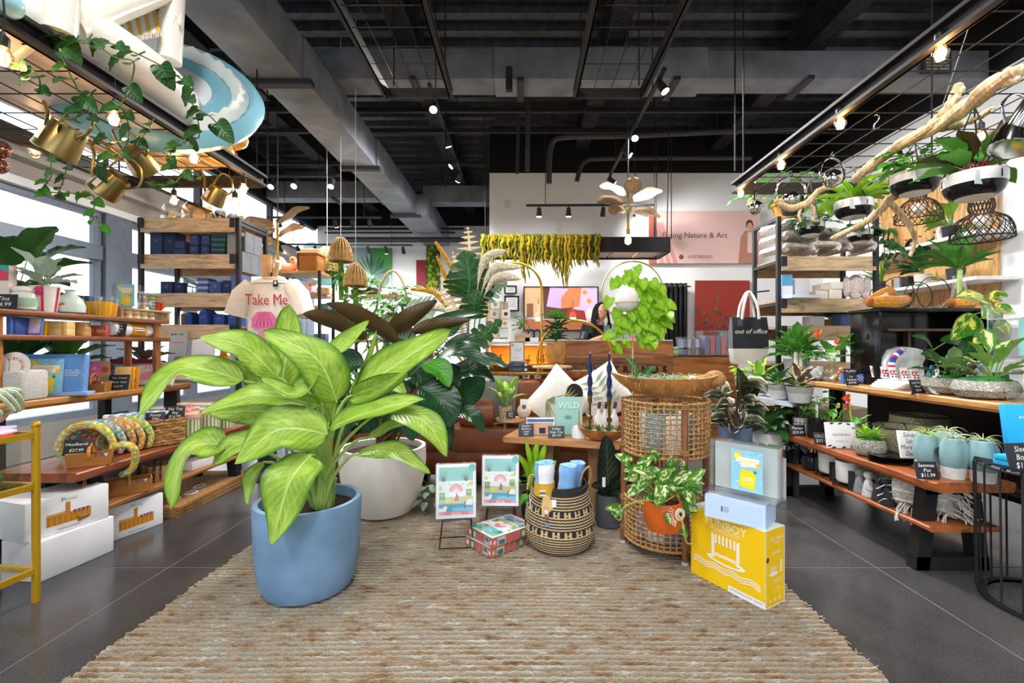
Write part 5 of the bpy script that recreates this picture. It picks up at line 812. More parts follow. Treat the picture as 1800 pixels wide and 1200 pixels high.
q=plush('orange croissant plush lying left on the black cabinet',V(2.72,3.36,TT+CHh+.05),.1,[(-.16,0,0),(-.08,-.03,.0),(.02,-.02,.0),(.12,.0,.02)],.045); part('paper_band',MB('#e9e6e0').lathe([(.046,-.012),(.046,.012)],16,M=T(-.07,-.03,0)@rot(pi/2,'Y'),cap=False),'paper',q)
q=plush('second orange croissant plush piled on the first',V(2.72,3.46,TT+CHh+.09),-.1,[(-.09,0,-.02),(0,-.01,.03),(.07,0,.05),(.09,.02,.0)],.034); part('hang_tag',MB('#eceae6').box(-.01,-.05,-.02,.09,.004,.05,rot(-.5,'Y')),'paper',q)
q=plush('orange croissant plush lying right on the black cabinet',V(3.28,3.38,TT+CHh+.045),.25,[(-.13,0,0),(-.05,-.02,-.005),(.05,-.01,.01),(.13,0,.05)],.042); part('paper_band',MB('#dfe3ea').lathe([(.044,-.014),(.044,.014)],16,M=T(-.03,-.018,0)@rot(pi/2,'Y'),cap=False),'paper',q)
q=thing('wire_loop_stand','thin black wire loops holding small air plants on the black cabinet','stand',V(3.0,3.54,TT+CHh+.012))
for k,(x0,r)in enumerate(((-.2,.1),(-.08,.13),(.08,.11),(.2,.13))):part('loop',MB('#1b1c1e').tube([(x0+r*math.cos(a),0,r*.95+r*math.sin(a))for a in[2*pi*j/32 for j in range(32)]],.0035,5,True),'iron',q); airplant(q,(x0,-.01,.08+.05*k),.07,14,'#7f9a78',up=.6,thick=.05)
# big yellow-marbled plant with glass vase
vp=P(1738,548,3.3); q=thing('glass_vase','tall glass vase with a green striped corn plant on the black cabinet','vase',V(3.36,3.5,TT+CHh+.012)); glass_vase(q,[(.035,0),(.05,.01),(.055,.1),(.035,.2),(.04,.26)]); part('cane',MB('#b7cc74').tube([(0,0,.02),(.005,0,.3)],.016,8),'satin',q); rosette(q,(0,0,.3),14,.26,.075,'lf_green','lance',(.4,1.4),.45,.02)
q=thing('marbled_pothos','large yellow-marbled pothos spilling over the right end of the black cabinet','plant',V(3.38,3.22,TT)); pot_(q,[(.07,0),(.09,.16)],'#3a3a3c','satin'); part('support_pole',MB('#6a4a30').tube([(0,0,.1),(0,0,.55)],.015,8),'bark',q)
def q_(x,y,Y):return P(x,y,Y)-V(3.38,3.22,TT)
for b,mm,t,wd in(((1738,532,3.0),(1710,522,2.95),(1680,522,2.9),30),((1745,540,2.95),(1738,550,2.85),(1728,560,2.8),32),((1712,552,2.95),(1695,575,2.9),(1671,598,2.85),34),((1722,560,3.0),(1715,580,2.95),(1708,600,2.95),20),((1745,580,2.9),(1725,592,2.85),(1710,606,2.82),22),((1750,540,3.0),(1765,545,2.98),(1785,552,2.95),26),((1740,528,3.1),(1755,520,3.1),(1765,522,3.05),24),((1755,560,2.9),(1760,575,2.9),(1772,590,2.85),26),((1700,620,3.0),(1680,600,2.95),(1652,598,2.95),26),((1690,640,2.95),(1700,615,2.9),(1712,590,2.9),36),((1660,640,2.95),(1640,625,2.9),(1618,622,2.9),20),((1640,615,3.05),(1625,595,3.0),(1602,590,3.0),12)):
 yl=mm[1]<600 and b[0]>1705; big_leaf(q,[q_(*b),q_(*mm),q_(*t)],wd*mm[2]/F,(-.1,-.8,.5),'lf_yvar' if yl else 'lf_deep','lance',.25,.03); part('petiole',MB('#7aa03c').tube(curve([(0,0,.3),(q_(*b)+V(0,0,.3))/2+V(0,0,.1),q_(*b)],8),.004,5),'satin',q)
 # books on the acrylic rack at the right edge
ar=thing('acrylic_rack','clear acrylic book rack at the right edge of the table','rack',V(2.86,2.55,TT)); part('base',MB().box(0,0,0,.3,.22,.008),'acrylic',ar); part('upright',MB().box(0,.1,0,.3,.008,.5),'acrylic',ar); part('shelf',MB().box(0,0,.225,.3,.2,.007),'acrylic',ar); part('shelf',MB().box(0,0,.44,.3,.2,.007),'acrylic',ar)
for k,(x,z,h,c_,lab)in enumerate(((2.745,.234,.2,'#8fd0d0','turquoise paperback'),(2.765,.234,.2,'#7fc4c8','aqua paperback'),(2.80,.234,.21,'#eef0f2','white flower-drawing book'),(2.76,.449,.18,'#e6eaec','pale grey book on the upper rack shelf'),(2.80,.449,.2,'#f2f3f4','white leaf-print book on the upper rack shelf'))):
 q=thing('book',lab+' standing in the acrylic rack','book',V(x+.06,2.5,TT+z)); wd=.018 if k!=2 and k!=4 else .14; part('cover',MB(c_).rbox((wd-.018)/2,0,0,wd,.13 if wd<.1 else .02,h,.002),'paper',q)
 if wd>.1:[part('leaf_print',disc(MB(),.03+.05*(j%2),.04+.055*(j//2),.014,-.0112,['#7fae9a','#9aa8c0','#5f9a86','#a8b4c8'][j%4],6,1.2,.6),'print',q)for j in range(5)]
for k in range(3):
 q=thing('wrapping_roll',['left','middle','right'][k]+' teal roll printed with peaches in the lower acrylic holder','roll',V(2.62+.04*k,2.33+.015*k,TT+.006)); m=MB('#8fcfc0').lathe([(.018,0),(.018,.17),(.001,.17)],14); part('roll',m,'paper',q); [part('peach_print',MB('#f0c9a8').ball((-.006+.012*(j%2),-.0165,.02+j*.032),.008,7,5,1,.25,1.1),'print',q)for j in range(5)]
q=thing('acrylic_holder','low clear acrylic holder in front of the peach rolls','holder',V(2.6,2.28,TT)); part('front_lip',MB().box(0,0,0,.16,.006,.1),'acrylic',q); part('base',MB().box(.03,.05,0,.22,.1,.005),'acrylic',q); part('end',MB().box(-.08,.04,0,.006,.09,.1),'acrylic',q)
q=thing('white_carton','plain white carton standing behind the wide stone planter','box',V(2.84,2.74,TT)); part('carton',MB('#dfe2e4').box(0,0,0,.22,.12,.2),'paper',q,0); part('label_strip',MB('#1f2226').box(.07,-.061,.12,.07,.002,.03),'paper',q,0)
card('dark chalk card partly hidden behind the stone planters',V(2.72,2.58,TT),'Monday\n4 for $14',.12,.14,.1,.1)
# wire drum table with the blue sleep book
wt=V(2.36,1.98,0); q=thing('wire_drum_table','round black wire drum table at the right edge','side table',wt); Rw=.27
part('top',MB('#121214').lathe([(.001,.6),(Rw-.01,.6),(Rw,.606),(Rw-.01,.615),(.001,.615)],40),'satin',q); part('base_ring',MB('#17181a').lathe([(Rw-.03,.0),(Rw,.0),(Rw,.012),(Rw-.03,.012)],40,cap=False),'iron',q); part('top_ring',MB('#17181a').tube(rim(Rw+.005,.606,0,40),.005,6,True),'iron',q)
for k in range(22):a=2*pi*k/22; c_,s_=math.cos(a),math.sin(a); part('wire',MB('#17181a').tube([((Rw-.04)*c_,(Rw-.04)*s_,.612),((Rw+.008)*c_,(Rw+.008)*s_,.617),((Rw+.012)*c_,(Rw+.012)*s_,.59),((Rw+.004)*c_,(Rw+.004)*s_,.012)],.0045,5),'iron',q)
for k in range(2):solo('book',MB('#2aa6d8').rbox(0,0,0,.24,.17,.022,.003).c('#eef4f6').box(.002,-.002,.004,.24,.168,.014),'paper',['lower','upper'][k]+' blue sleep book lying on the wire drum table','book',V(2.27,2.0,.6165+k*.0235),.1+.05*k)
q=thing('book','blue sleep book standing upright behind its chalk card','book'); q.matrix_world=T(2.31,2.06,.664)@rot(-.15)@rot(-.15,'X'); part('cover',MB('#1f9fd6').rbox(0,0,0,.2,.03,.22,.003),'paper',q); text(q,'SLEEP',.028,(.0,-.016,.1),X_,Z_,'#e9f6fb'); text(q,'BETTER NIGHTS',.013,(.0,-.016,.16),X_,Z_,'#e9f6fb')
card('chalk card for the sleep book on the wire drum table',V(2.14,1.93,.617),'Sleep\nBook\n$19.99',.15,.12,.1,.25)
# ======== hanging things
GZ=2.425
def bulb(label,px,py,Y,top=None,lit=3):
 p=P(px,py,Y); t=thing('filament_bulb',label,'light bulb',p); s=1.0
 part('glass',MB('#ffffff').lathe([(.004,-.036),(.022,-.028),(.031,-.008),(.03,.008),(.02,.03),(.014,.042)],16),'amber_glass',t); part('socket',MB('#1c1c1e').lathe([(.018,.036),(.02,.05),(.02,.075),(.01,.085),(.006,.095)],14),'satin',t)
 part('filament',MB('#ffc070').tube([(-.006,0,.03),(-.009,0,-.01),(-.003,0,.015),(.003,0,-.012),(.009,0,.012),(.006,0,.03)],.0022,4),'filament',t); zt=(top or GZ)-p.z; part('cable',MB('#1c1c1e').tube(curve([(0,0,.09),(.006,0,(.09+zt)/2),(0,0,max(zt,.11))],8),.004,5),'satin',t)
 l=bpy.data.lights.new('bulb_light','POINT'); l.energy=lit; l.color=(1,.7,.42); l.shadow_soft_size=.03; o=bpy.data.objects.new('bulb_light',l); COL.objects.link(o); o.parent=t; o.location=(0,0,0)
for a in((5,100,1.75,'nearest on the left grid, cut by the picture edge'),(200,208,2.27,'on the inner rail of the left grid under the float'),(62,268,2.95,'on the outer rail of the left grid under the big brass can'),(341,277,2.85,'on the left grid beside the yellow striped float'),(428,332,3.32,'at the far end of the inner left rail'),(413,356,3.56,'low above the right glass bowls'),(306,352,3.6,'low above the left glass bowls'),(1653,92,1.9,'nearest on the inner rail of the right grid'),(1477,216,2.5,'second on the inner rail of the right grid'),(1373,289,3.08,'third on the inner rail of the right grid'),(1302,339,3.66,'last at the corner of the right grid'),(1724,238,2.9,'on the wall side of the right grid')):bulb('glowing filament bulb '+a[3],*a[:3],top=2.5)
# ---- left: pool float lying on the grid
pf=thing('pool_float','white and blue inflatable cabana float with striped canopy on the left grid','pool float')
def fx(x,y,Y):return P(x,y,Y)
def torus(mb,c,ax,ay,r,n=40,m=14,M=None,pinch=0):
 rs=[]
 for k in range(n):
  a=2*pi*k/n; cc=V(ax*math.cos(a),ay*math.sin(a),0); u=V(math.cos(a),math.sin(a),0); rr=r*(1-pinch*(k%2)); rs.append([Vector(c)+cc+(u*math.cos(b)+V(0,0,math.sin(b)))*rr for b in[2*pi*j/m for j in range(m)]])
 rs.append(rs[0]); return mb.loft(rs,False,True,M)
part('base_ring',torus(MB('#e9e3da'),(-2.5,2.5,2.66),.38,.65,.15,48,16),'vinyl',pf); part('floor_panel',MB('#e6d6c8').lathe([(.001,0),(.4,-.01),(.46,.03),(.001,.05)],32,(-2.5,2.5,2.53),sx=.9,sy=1.5),'vinyl',pf)
# upright round end panel facing the shop, ribbed in blue and white
dM=T(*fx(283,162,3.0))@rot(.45)@rot(pi/2-.6,'X')@Matrix.Scale(.95,4); ringd=[(0,.30,'#e8ecee',0),(.30,.42,'#7fb9ca',.015),(.42,.53,'#e4e8e4',.03),(.53,.6,'#7fb9ca',.0)]
pn=None
for i,(r0,r1,c_,bz)in enumerate(ringd):
 m=MB(c_); n=56; m.loft([[((r)*math.cos(2*pi*k/n),r*math.sin(2*pi*k/n),z*(1+(.25 if i==2 and k%2 else 0)))for k in range(n)]for r,z in((r0+.001,-.05),(r0+.001,.05),((r0+r1)/2,.08+bz),(r1,.05),(r1+.03*(i==3),0),(r1,-.05))],False,True,dM); part(['inner_disc','blue_band','ribbed_band','outer_tube'][i],m,'vinyl',pf)
part('inner_face',MB('#eef0f0').lathe([(.001,.05),(.3,.05)],40,M=dM,cap=False),'vinyl',pf); part('back_face',MB('#cfd6d8').lathe([(.001,-.04),(.58,-.04)],40,M=dM,cap=False),'vinyl',pf)
for x,y0,y1,Y,r in((103,-60,60,2.0,.062),(298,-40,108,2.7,.06)):part('post',MB('#ece8df').tube([fx(x+8,y0,Y),fx(x,y1,Y)],[r,r*1.02],16),'vinyl',pf)
part('roof_tube',MB('#e6dfcf').tube([fx(120,48,2.1),fx(200,12,2.35),fx(300,-25,2.7)],.07,14),'vinyl',pf); part('pillow',MB('#9fd0dc').ball(fx(10,5,1.8),.055,16,10),'vinyl',pf); part('arm_rest',MB('#e7eadf').tube(curve([fx(-30,70,1.9),fx(30,30,1.95),fx(90,25,2.05)],10),.11,14),'vinyl',pf)
m=MB()
for k in range(14):m.c('#e0b449' if k%2 else '#dde6ea'); u0,u1=k/14,(k+1)/14; m.sheet(lambda u,v:(lambda w:fx(176+106*w-10*v,74-18*w-(20+36*w)*v,2.3+.3*w+.1*v))(u0+(u1-u0)*u),2,6)
cn=part('canopy',m,'cloth',pf); fr=MB('#e9e0cc')
for k in range(46):u=k/45; p=fx(176+106*u,74-18*u,2.3+.3*u); fr.tube([p,p+V(U(-.004,.004),0,-.028)],.0025,4)
part('fringe',fr,'cloth',cn)['kind']='stuff'; fr=MB('#e9e0cc')
for k in range(30):p=fx(272+46*k/29,25+8*math.sin(k),2.66); fr.tube([p,p+V(0,0,-.04)],.0028,4)
part('fringe',fr,'cloth',cn)['kind']='stuff'
# second float, yellow stripes
ys=thing('pool_float','yellow and white striped inflatable lounger at the far end of the left grid','pool float'); m=MB(); c0=V(-2.55,3.2,2.55)
for k in range(16):m.c('#e5ac2a' if k%2 else '#efe6d2'); x0,x1=-.42+.84*k/16,-.42+.84*(k+1)/16; m.sheet(lambda u,v:c0+V(x0+(x1-x0)*u,.36*math.cos(v*2*pi)*(1-((x0+(x1-x0)*u)/.45)**4*.5),.07*math.sin(v*2*pi)+.01),2,16)
part('lounger',m,'vinyl',ys); part('edge_tube',torus(MB('#e8a21e'),(c0.x,c0.y,c0.z+.02),.42,.34,.05,40,10),'vinyl',ys); part('back_cushion',torus(MB('#eec65e'),(c0.x+.28,c0.y+.2,c0.z+.14),.16,.05,.06,24,10),'vinyl',ys)
# trailing ivy on the float
iv=thing('trailing_philodendron','heart-leaf vine trailing from the white float across the left grid','plant')
for pts,n,L in(([fx(45,45,1.95),fx(110,68,2.0),fx(170,72,2.05),fx(220,85,2.1),fx(300,125,2.2),fx(340,160,2.3)],15,.105),([fx(160,70,2.0),fx(200,100,2.02),fx(235,110,2.05),fx(225,160,2.05),fx(205,195,2.05)],5,.085),([fx(105,85,1.85),fx(118,120,1.85),fx(140,165,1.9),fx(145,200,1.95),fx(100,215,2.0),fx(85,245,2.1)],8,.085),([fx(325,165,2.25),fx(345,190,2.3),fx(370,205,2.35),fx(385,222,2.4)],4,.11),([fx(345,200,2.3),fx(350,240,2.4),fx(320,250,2.45),fx(300,270,2.5),fx(315,300,2.6)],8,.09),([fx(150,190,2.0),fx(185,240,2.1),fx(225,250,2.2),fx(262,230,2.3),fx(262,210,2.3)],6,.07),([fx(215,190,2.1),fx(228,230,2.2),fx(215,265,2.3),fx(185,280,2.35),fx(175,300,2.4)],7,.08),([fx(88,270,2.3),fx(90,310,2.3),fx(75,335,2.3),fx(130,340,2.35),fx(165,345,2.4),fx(165,380,2.4),fx(185,400,2.4)],12,.07),([fx(120,285,2.35),fx(110,320,2.35),fx(100,345,2.35)],4,.06),([fx(255,320,2.6),fx(300,325,2.65),fx(330,300,2.7),fx(355,315,2.75)],6,.07),([fx(20,110,1.8),fx(65,130,1.8),fx(70,160,1.85)],4,.08)):
 vine(iv,pts,n,L,L*.8,'lf_mons' if n!=12 else 'lf_green',out=(0,-.2,0))
 # brass watering cans hung on the left grid
def watering_can(label,loc,R,sc=1.0,mat='brass',col='#a8925e',flip=1):
 t=thing('watering_can',label,'watering can'); t.matrix_world=T(*loc)@R@Matrix.Scale(sc,4)
 part('body',MB(col).lathe([(.001,0),(.075,0),(.078,.004),(.062,.13),(.06,.135),(.055,.13),(.055,.12),(.001,.12)],32),mat,t); part('handle',MB(col).tube(curve([(.06*flip,0,.1),(.11*flip,0,.17),(.05*flip,0,.25),(-.05*flip,0,.24),(-.075*flip,0,.13)],24),.006,8),mat,t)
 part('spout',MB(col).tube(curve([(-.07*flip,0,.03),(-.12*flip,0,.06),(-.17*flip,0,.13),(-.24*flip,0,.17)],14),[.011-.0035*k/14 for k in range(15)],9),mat,t); part('price_tag',MB('#e9e4dc').box(.0,-.076,.03,.03,.002,.06),'paper',t)
 part('hook',MB('#2b2b2d').tube(curve([(0,0,.245),(.012,0,.27),(0,0,.29),(-.012,0,.31),(0,0,.33)],10),.003,5),'iron',t); return t
for x,y,Y,rx,ry,rz,s,lab in((94,270,2.05,-.2,.5,-.3,1.05,'large brass watering can hung tilted at the outer rail'),(178,340,2.55,0,.75,.1,1.0,'brass watering can tilted above the window'),(258,300,2.7,.9,.2,-.1,1.0,'brass watering can showing its round base'),(372,357,3.25,0,.6,-.2,.9,'brass watering can above the wooden shelf unit')):
 watering_can(lab,P(x,y,Y),rot(rz)@rot(ry,'Y')@rot(rx,'X'),s)
solo('copper_ornament',MB('#b98078').ball((0,0,0),.05,16,10).ball((0,0,-.09),.04,16,10),'chrome','rose copper globe ornament at the left picture edge','ornament',P(-2,262,2.4))
# ---- right: hanging bowl planters
def hang_bowl(label,px,py,Y,r,plantfn,hook=True):
 p=P(px,py,Y); t=thing('hanging_planter',label,'hanging planter',p,.2); h=r*.95
 part('bowl',MB('#141517').lathe([(.001,0),(r*.66,0),(r*.74,.004),(r*.88,h*.2),(r*.96,h*.42),(r*.97,h*.5),(r*.98,h*.52)],36),'gloss',t); part('rim_band',MB('#e2e5e6').lathe(shell([(r*.98,h*.5),(r*1.0,h*.62),(r*1.0,h*.93),(r*.97,h)],.012,h*.7),36),'ceramic',t); part('base_disc',MB('#d9d9d6').lathe([(.001,-.004),(r*.6,-.004),(r*.6,.004)],28),'ceramic',t); soil(t,r*.97,h*.9)
 part('swing_tag',MB('#b9c4c4').box(-r*.7,-r*.74,h*.3,.04,.003,.07,rot(-.1)),'paper',t); top=V(0,0,max(GZ-p.z,h+.2)-.06)
 for a in(.4,2.5,4.6):e=V(r*1.0*math.cos(a),r*1.0*math.sin(a),h*.8); part('cord',MB('#303236').tube([e-V(0,0,h*.25),e,top],.0035,5),'satin',t)
 part('hook',MB('#c9cdd1').tube(curve([top,top+V(.02,0,.03),top+V(0,0,.06),top+V(-.02,0,.05)],10),.005,6),'chrome',t); plantfn(t,r,h); return t
hang_bowl('hanging black and white bowl of leafy green philodendron under the driftwood',1608,340,2.72,.125,lambda t,r,h:(bush(t,(0,0,h+.04),r*1.35,46,.11,.06,'lf_green','lance',(1.2,.9,.8),el=(-.2,1.0)),))
hang_bowl('hanging bowl with bronze and green prayer leaves nearest the right edge',1712,348,2.3,.125,lambda t,r,h:(rosette(t,(0,0,h*.9),12,.2,.11,'lf_green','lance',(.1,1.0),.6,.09,stemcol='#9a2f2c'),rosette(t,(.03,0,h*.9),7,.22,.1,'lf_maroon','lance',(.4,1.2),.5,.1,stemcol='#9a2f2c')))
hang_bowl('hanging bowl with a bright bird nest fern',1500,382,3.25,.12,lambda t,r,h:rosette(t,(0,0,h*.85),20,.26,.05,'lf_lime','strap',(.1,1.2),.9,.02))
hang_bowl('hanging bowl with small ivy in front of the grey throws',1424,413,3.35,.095,lambda t,r,h:(bush(t,(0,0,h),r*1.5,40,.055,.045,'lf_deep','heart',(1.3,.9,.6),el=(-.5,.9)),vine(t,[(-.08,-.05,h),(-.14,-.06,h*.5),(-.17,-.06,-.05)],6,.05,.04,'lf_deep')))
hang_bowl('hanging bowl with a long trailing vine in front of the cream throws',1512,425,3.45,.085,lambda t,r,h:[bush(t,(0,0,h),r*1.4,20,.07,.05,'lf_deep','heart',el=(-.4,.8))]+[vine(t,[(.03,-.05,h),(.1+dx,-.08,h*.8),(.13+dx,-.08,-.08),(.12+dx*2,-.08,-.22+dz)],9,.085,.06,'lf_deep')for dx,dz in((0,0),(.05,.05),(.1,.12))])
q=thing('hanging_basket_plant','large-leaved green plant peeping over the far bar of the right grid','plant',V(2.35,3.95,2.3)); pot_(q,[(.08,0),(.11,.12)],'#2a2a2c','satin'); part('cord',MB('#2b2b2d').tube([(0,-.11,.1),(0,-.15,.22)],.004,5),'satin',q); bush(q,(0,0,.2),.3,26,.17,.1,'lf_green','lance',(1.6,.6,.8),el=(-.3,.8)); bush(q,(.4,.1,.15),.25,14,.16,.09,'lf_lime','lance',(1.3,.6,.8),el=(-.3,.8))
q=thing('hanging_basket_plant','yellow-leaved plant above the wooden shelf unit','plant',V(2.6,4.5,2.42)); pot_(q,[(.09,0),(.13,.13)],'#d29a4a','wood_z'); bush(q,(0,0,.2),.25,30,.14,.06,'lf_yvar','lance',(1.5,.6,.7),el=(-.3,.8)); bush(q,(.5,0,.12),.2,22,.12,.06,'lf_green','lance',(1.6,.6,.7),el=(-.3,.8))
# driftwood
def driftwood(label,limbs):
 t=thing('driftwood',label,'driftwood')
 for i,(pts,r0,r1)in enumerate(limbs):
  c_=curve([P(*a)for a in pts],26); n=len(c_)
  for s in range(3):
   off=[V(math.cos(k*.45+s*2.1)*.55,math.sin(k*.3+s)*.4,math.sin(k*.45+s*2.1)*.55)*(r0+(r1-r0)*k/n)*.7 for k in range(n)]
   part('limb',MB(['#d6c09a','#c4aa84','#e0cca8'][s]).tube([p+o_ for p,o_ in zip(c_,off)],[max((r0+(r1-r0)*k/n)*(.85+.25*noise.noise((k*.5,s*3,i)))*(.5 if k in(0,n-1)else 1),.003)for k in range(n)],9),'bark',t)
 part('hang_line',MB('#d9dde0').tube([P(1640,235,2.6),P(1702,50,2.3)],.002,4),'satin',t); return t
driftwood('long pale driftwood branch hung across the right grid',[([(1795,125,2.0),(1745,150,2.1),(1695,190,2.25),(1640,225,2.45),(1570,262,2.7),(1500,318,2.95)],.036,.024),([(1690,148,2.3),(1668,190,2.35),(1640,220,2.45)],.022,.026),([(1747,190,2.25),(1700,215,2.35),(1655,225,2.45)],.012,.018)])
driftwood('lower driftwood branch reaching towards the throws',[([(1620,322,2.75),(1570,345,2.85),(1530,385,2.95),(1460,420,3.1)],.03,.012),([(1560,350,2.85),(1590,385,2.85),(1608,420,2.85),(1600,450,2.85)],.016,.01),([(1700,295,2.6),(1660,305,2.65),(1615,318,2.75)],.035,.03)])
driftwood('gnarled driftwood piece among the chrome rings',[([(1365,352,3.2),(1390,366,3.2),(1420,355,3.2),(1440,335,3.2),(1470,325,3.2)],.022,.016),([(1425,358,3.2),(1432,375,3.2),(1430,388,3.2)],.012,.008),([(1408,362,3.2),(1404,380,3.2),(1408,390,3.2)],.01,.007)])
# chrome rings with balls
def ring_ball(label,px,py,Y,R0,br,rz=0):
 p=P(px,py,Y); t=thing('ring_ornament',label,'ornament',p,rz); part('ring',MB('#d9d4cc').tube([(R0*math.cos(a),0,R0*math.sin(a))for a in[2*pi*k/48 for k in range(48)]],.008,8,True),'chrome',t); part('ball',MB('#d4d6d8').ball((0,0,-R0+br*.9),br,24,16),'chrome',t); zt=max(GZ-p.z,R0+.04); part('hook',MB('#c9cdd1').tube(curve([(0,0,R0),(.012,0,R0+.02),(0,0,(R0+zt)/2),(-.01,0,zt-.02),(0,0,zt)],14),.004,6),'chrome',t)
ring_ball('chrome ring with a ball, largest, beside the wooden shelf unit',1390,338,3.3,.108,.062); ring_ball('narrow chrome ring with a ball at the grid corner',1328,357,3.55,.085,.055,1.0); ring_ball('chrome ring with a ball in front of the fern',1463,303,3.0,.095,.06,.2)
for k,(x,y,Y)in enumerate(((1540,212,2.6),(1700,25,2.0),(1606,168,2.35),(1720,360,2.3))):
 if k<1:solo('s_hook',MB('#d5d0ca').tube(curve([(.012,0,-.04),(-.012,0,-.045),(-.01,0,-.02),(.014,0,.01),(.008,0,.035),(-.014,0,.03)],20),.005,7),'chrome','empty steel hook hanging from the right grid','hook',P(x,y,Y))
watering_can('polished steel watering can at the right picture edge',P(1775,262,2.05),rot(.2)@rot(.35,'Y'),1.0,'chrome','#d6d8da',-1); watering_can('polished steel watering can above at the right picture edge',P(1812,215,1.85),rot(.4)@rot(-.5,'Y')@rot(.6,'X'),.9,'chrome','#d6d8da',-1)
# black wire pendant shades
def wire_shade(label,loc,prof_,bulbz=None,mat='#1c1a18'):
 t=thing('pendant_shade',label,'lamp shade',loc); n=22; m=MB(mat)
 for s in(1,-1):
  for k in range(n):m.tube([(r*math.cos(2*pi*k/n+s*z*4.5),r*math.sin(2*pi*k/n+s*z*4.5),z)for r,z in prof_],.0028,4)
 part('wire_weave',m,'iron',t)['kind']='stuff'
 for r,z in(prof_[0],prof_[-1]):part('rim',MB(mat).tube([(r*math.cos(2*pi*k/40),r*math.sin(2*pi*k/40),z)for k in range(40)],.005,6,True),'iron',t)
 part('lamp_bulb',MB('#e9e6e0').ball((0,0,prof_[-1][1]*.45),.045,14,10),'ceramic',t); part('cord',MB(mat).tube([(0,0,prof_[-1][1]),(0,0,GZ+.06-loc[2])],.004,5),'satin',t)
sm=lambda pr:[tuple(v)for v in[(c_.x,c_.z)for c_ in curve([V(r,0,z)for r,z in pr],14)]]
wire_shade('large black wire pendant shade with a narrow waist',P(1725,420,2.95),sm([(.155,0),(.15,.06),(.125,.12),(.075,.155),(.055,.17),(.065,.2),(.06,.245)])); wire_shade('dense black wire dome shade beside the wooden wall panel',P(1614,388,3.6),sm([(.15,0),(.145,.06),(.11,.13),(.06,.17),(.05,.18),(.06,.22)]),mat='#33251d')
woven('whiterope','#eceae6','#b5b2ac',40,70); woven('orangeweave','#db9646','#8a4f1c',90,130); woven('net','#a08d90','#4a3638',70,110)
# ======== left side: bench, table, shelf rack
lb=thing('live_edge_bench','two-shelf live-edge wooden bench on black legs at the left','bench'); part('top_plank',plank(MB('#8f4a24'),-2.78,-2.31,2.36,3.95,.44,.05,.02,12),'wood_y',lb); part('lower_plank',plank(MB('#a8703c'),-2.74,-2.33,2.4,3.9,.225,.028,.012,15),'wood_y',lb)
for y in(2.55,3.78):trapezoid_leg(lb,-2.72,-2.38,y,.44)
lt=thing('display_table','honey wood display table behind the left bench','table'); part('top_plank',plank(MB('#b5803f'),-3.5,-2.8,2.35,3.85,.79,.05,.008,17),'wood_y',lt)
for x in(-3.44,-2.9):
 for y in(2.5,3.75):part('leg',MB('#141415').box(x,y,0,.06,.06,.795),'iron',lt)
sr=thing('counter_rack','two-tier wooden rack with round posts on the left table','shelf rack')
for z,wd in((1.325,.3),(1.185,.32)):part('shelf',MB('#8a4f2c').rbox(-2.99,3.06,z,wd,1.25,.03,.03,.006),'wood_y',sr)
for x,y in((-2.89,2.5),(-2.89,3.6),(-3.12,2.5),(-3.12,3.6)):part('post',MB('#b9773c').lathe([(.026,.841),(.026,1.185),(.026,1.33)],14,(x,y,0)),'wood_z',sr)
LT,LB,LL,R1,R2=.841,.491,.254,1.216,1.356
def boxx(name,label,cat,loc,sz,col,rz=0,mat='paper',fn=None,group=None,tilt=0):
 t=thing(name,label,cat,(0,0,0),0,group); t.matrix_world=T(*loc)@rot(rz)@rot(-tilt,'X'); part('carton',MB(col).rbox(0,0,0,*sz,min(sz)*.04+.0006),mat,t)
 if fn:fn(t,-sz[1]/2-.0008,*sz)
 return t
def pr(parent,m):return part('print',m,'print',parent,0)
AL=.35
# rack top shelf
p=on(41,-2.93); q=thing('ceramic_jar','mint and white banded lidded jar on the rack','jar',put(p,R2)); part('body',MB('#dfe6e0').lathe([(.04,0),(.055,.01),(.06,.05),(.05,.1),(.04,.11)],28),'ceramic',q); part('band',MB('#a9d3bd').lathe([(.0585,.025),(.0612,.045),(.057,.075)],28,cap=False),'ceramic',q); part('lid',MB('#e6e9e4').lathe([(.045,.11),(.048,.12),(.04,.14),(.001,.148)],28),'ceramic',q)
p=on(78,-2.95); q=thing('gift_planter','white tapered pot wrapped with red ribbon and a pink rosette tag','planter',put(p,R2)); pot_(q,[(.055,0),(.062,.05),(.075,.16)],'#ece7e2','ceramic'); [part('ribbon',MB('#d2385a').bar((.0575*math.cos(a),.0575*math.sin(a),.005),(.078*math.cos(a),.078*math.sin(a),.158),.003,.012,(-math.sin(a),math.cos(a),0)),'satin',q)for a in(-2.9,-1.9,-.9,.2)]; part('rosette',MB('#d2427c').lathe([(.001,0),(.026,0),(.026,.006),(.001,.008)],16,M=T(.035,-.066,.13)@rot(pi/2,'X')),'paper',q); rosette(q,(0,0,.15),9,.17,.1,'lf_grey','paddle',(.3,1.3),.6,.06)
q=thing('potted_plant','large grey-green begonia behind the rack against the window','plant',V(-3.35,3.0,LT)); pot_(q,[(.08,0),(.1,.2)],'#6a6a68','satin'); part('main_stem',MB('#6f7a58').tube([(0,0,.2),(0,0,.6)],.012,7),'satin',q); rosette(q,(0,0,.55),15,.3,.17,'lf_deep','paddle',(.0,1.3),.8,.22)
p=on(123,-2.93); q=thing('fishbowl_vase','pale mint bottle vase painted with a goldfish','vase',put(p,R2)); part('bottle',MB('#cfe3dc').lathe([(.05,0),(.075,.012),(.078,.05),(.06,.1),(.028,.13),(.022,.145),(.03,.158)],30),'ceramic',q); m=MB(); flat(m,[(-.02,.052),(-.035,.044),(-.032,.058),(-.045,.066),(-.02,.064),(0,.07),(.014,.06),(0,.05)],-.077,'#e0592a'); gf=part('goldfish',m,'print',q); gf.matrix_local=rot(AL)
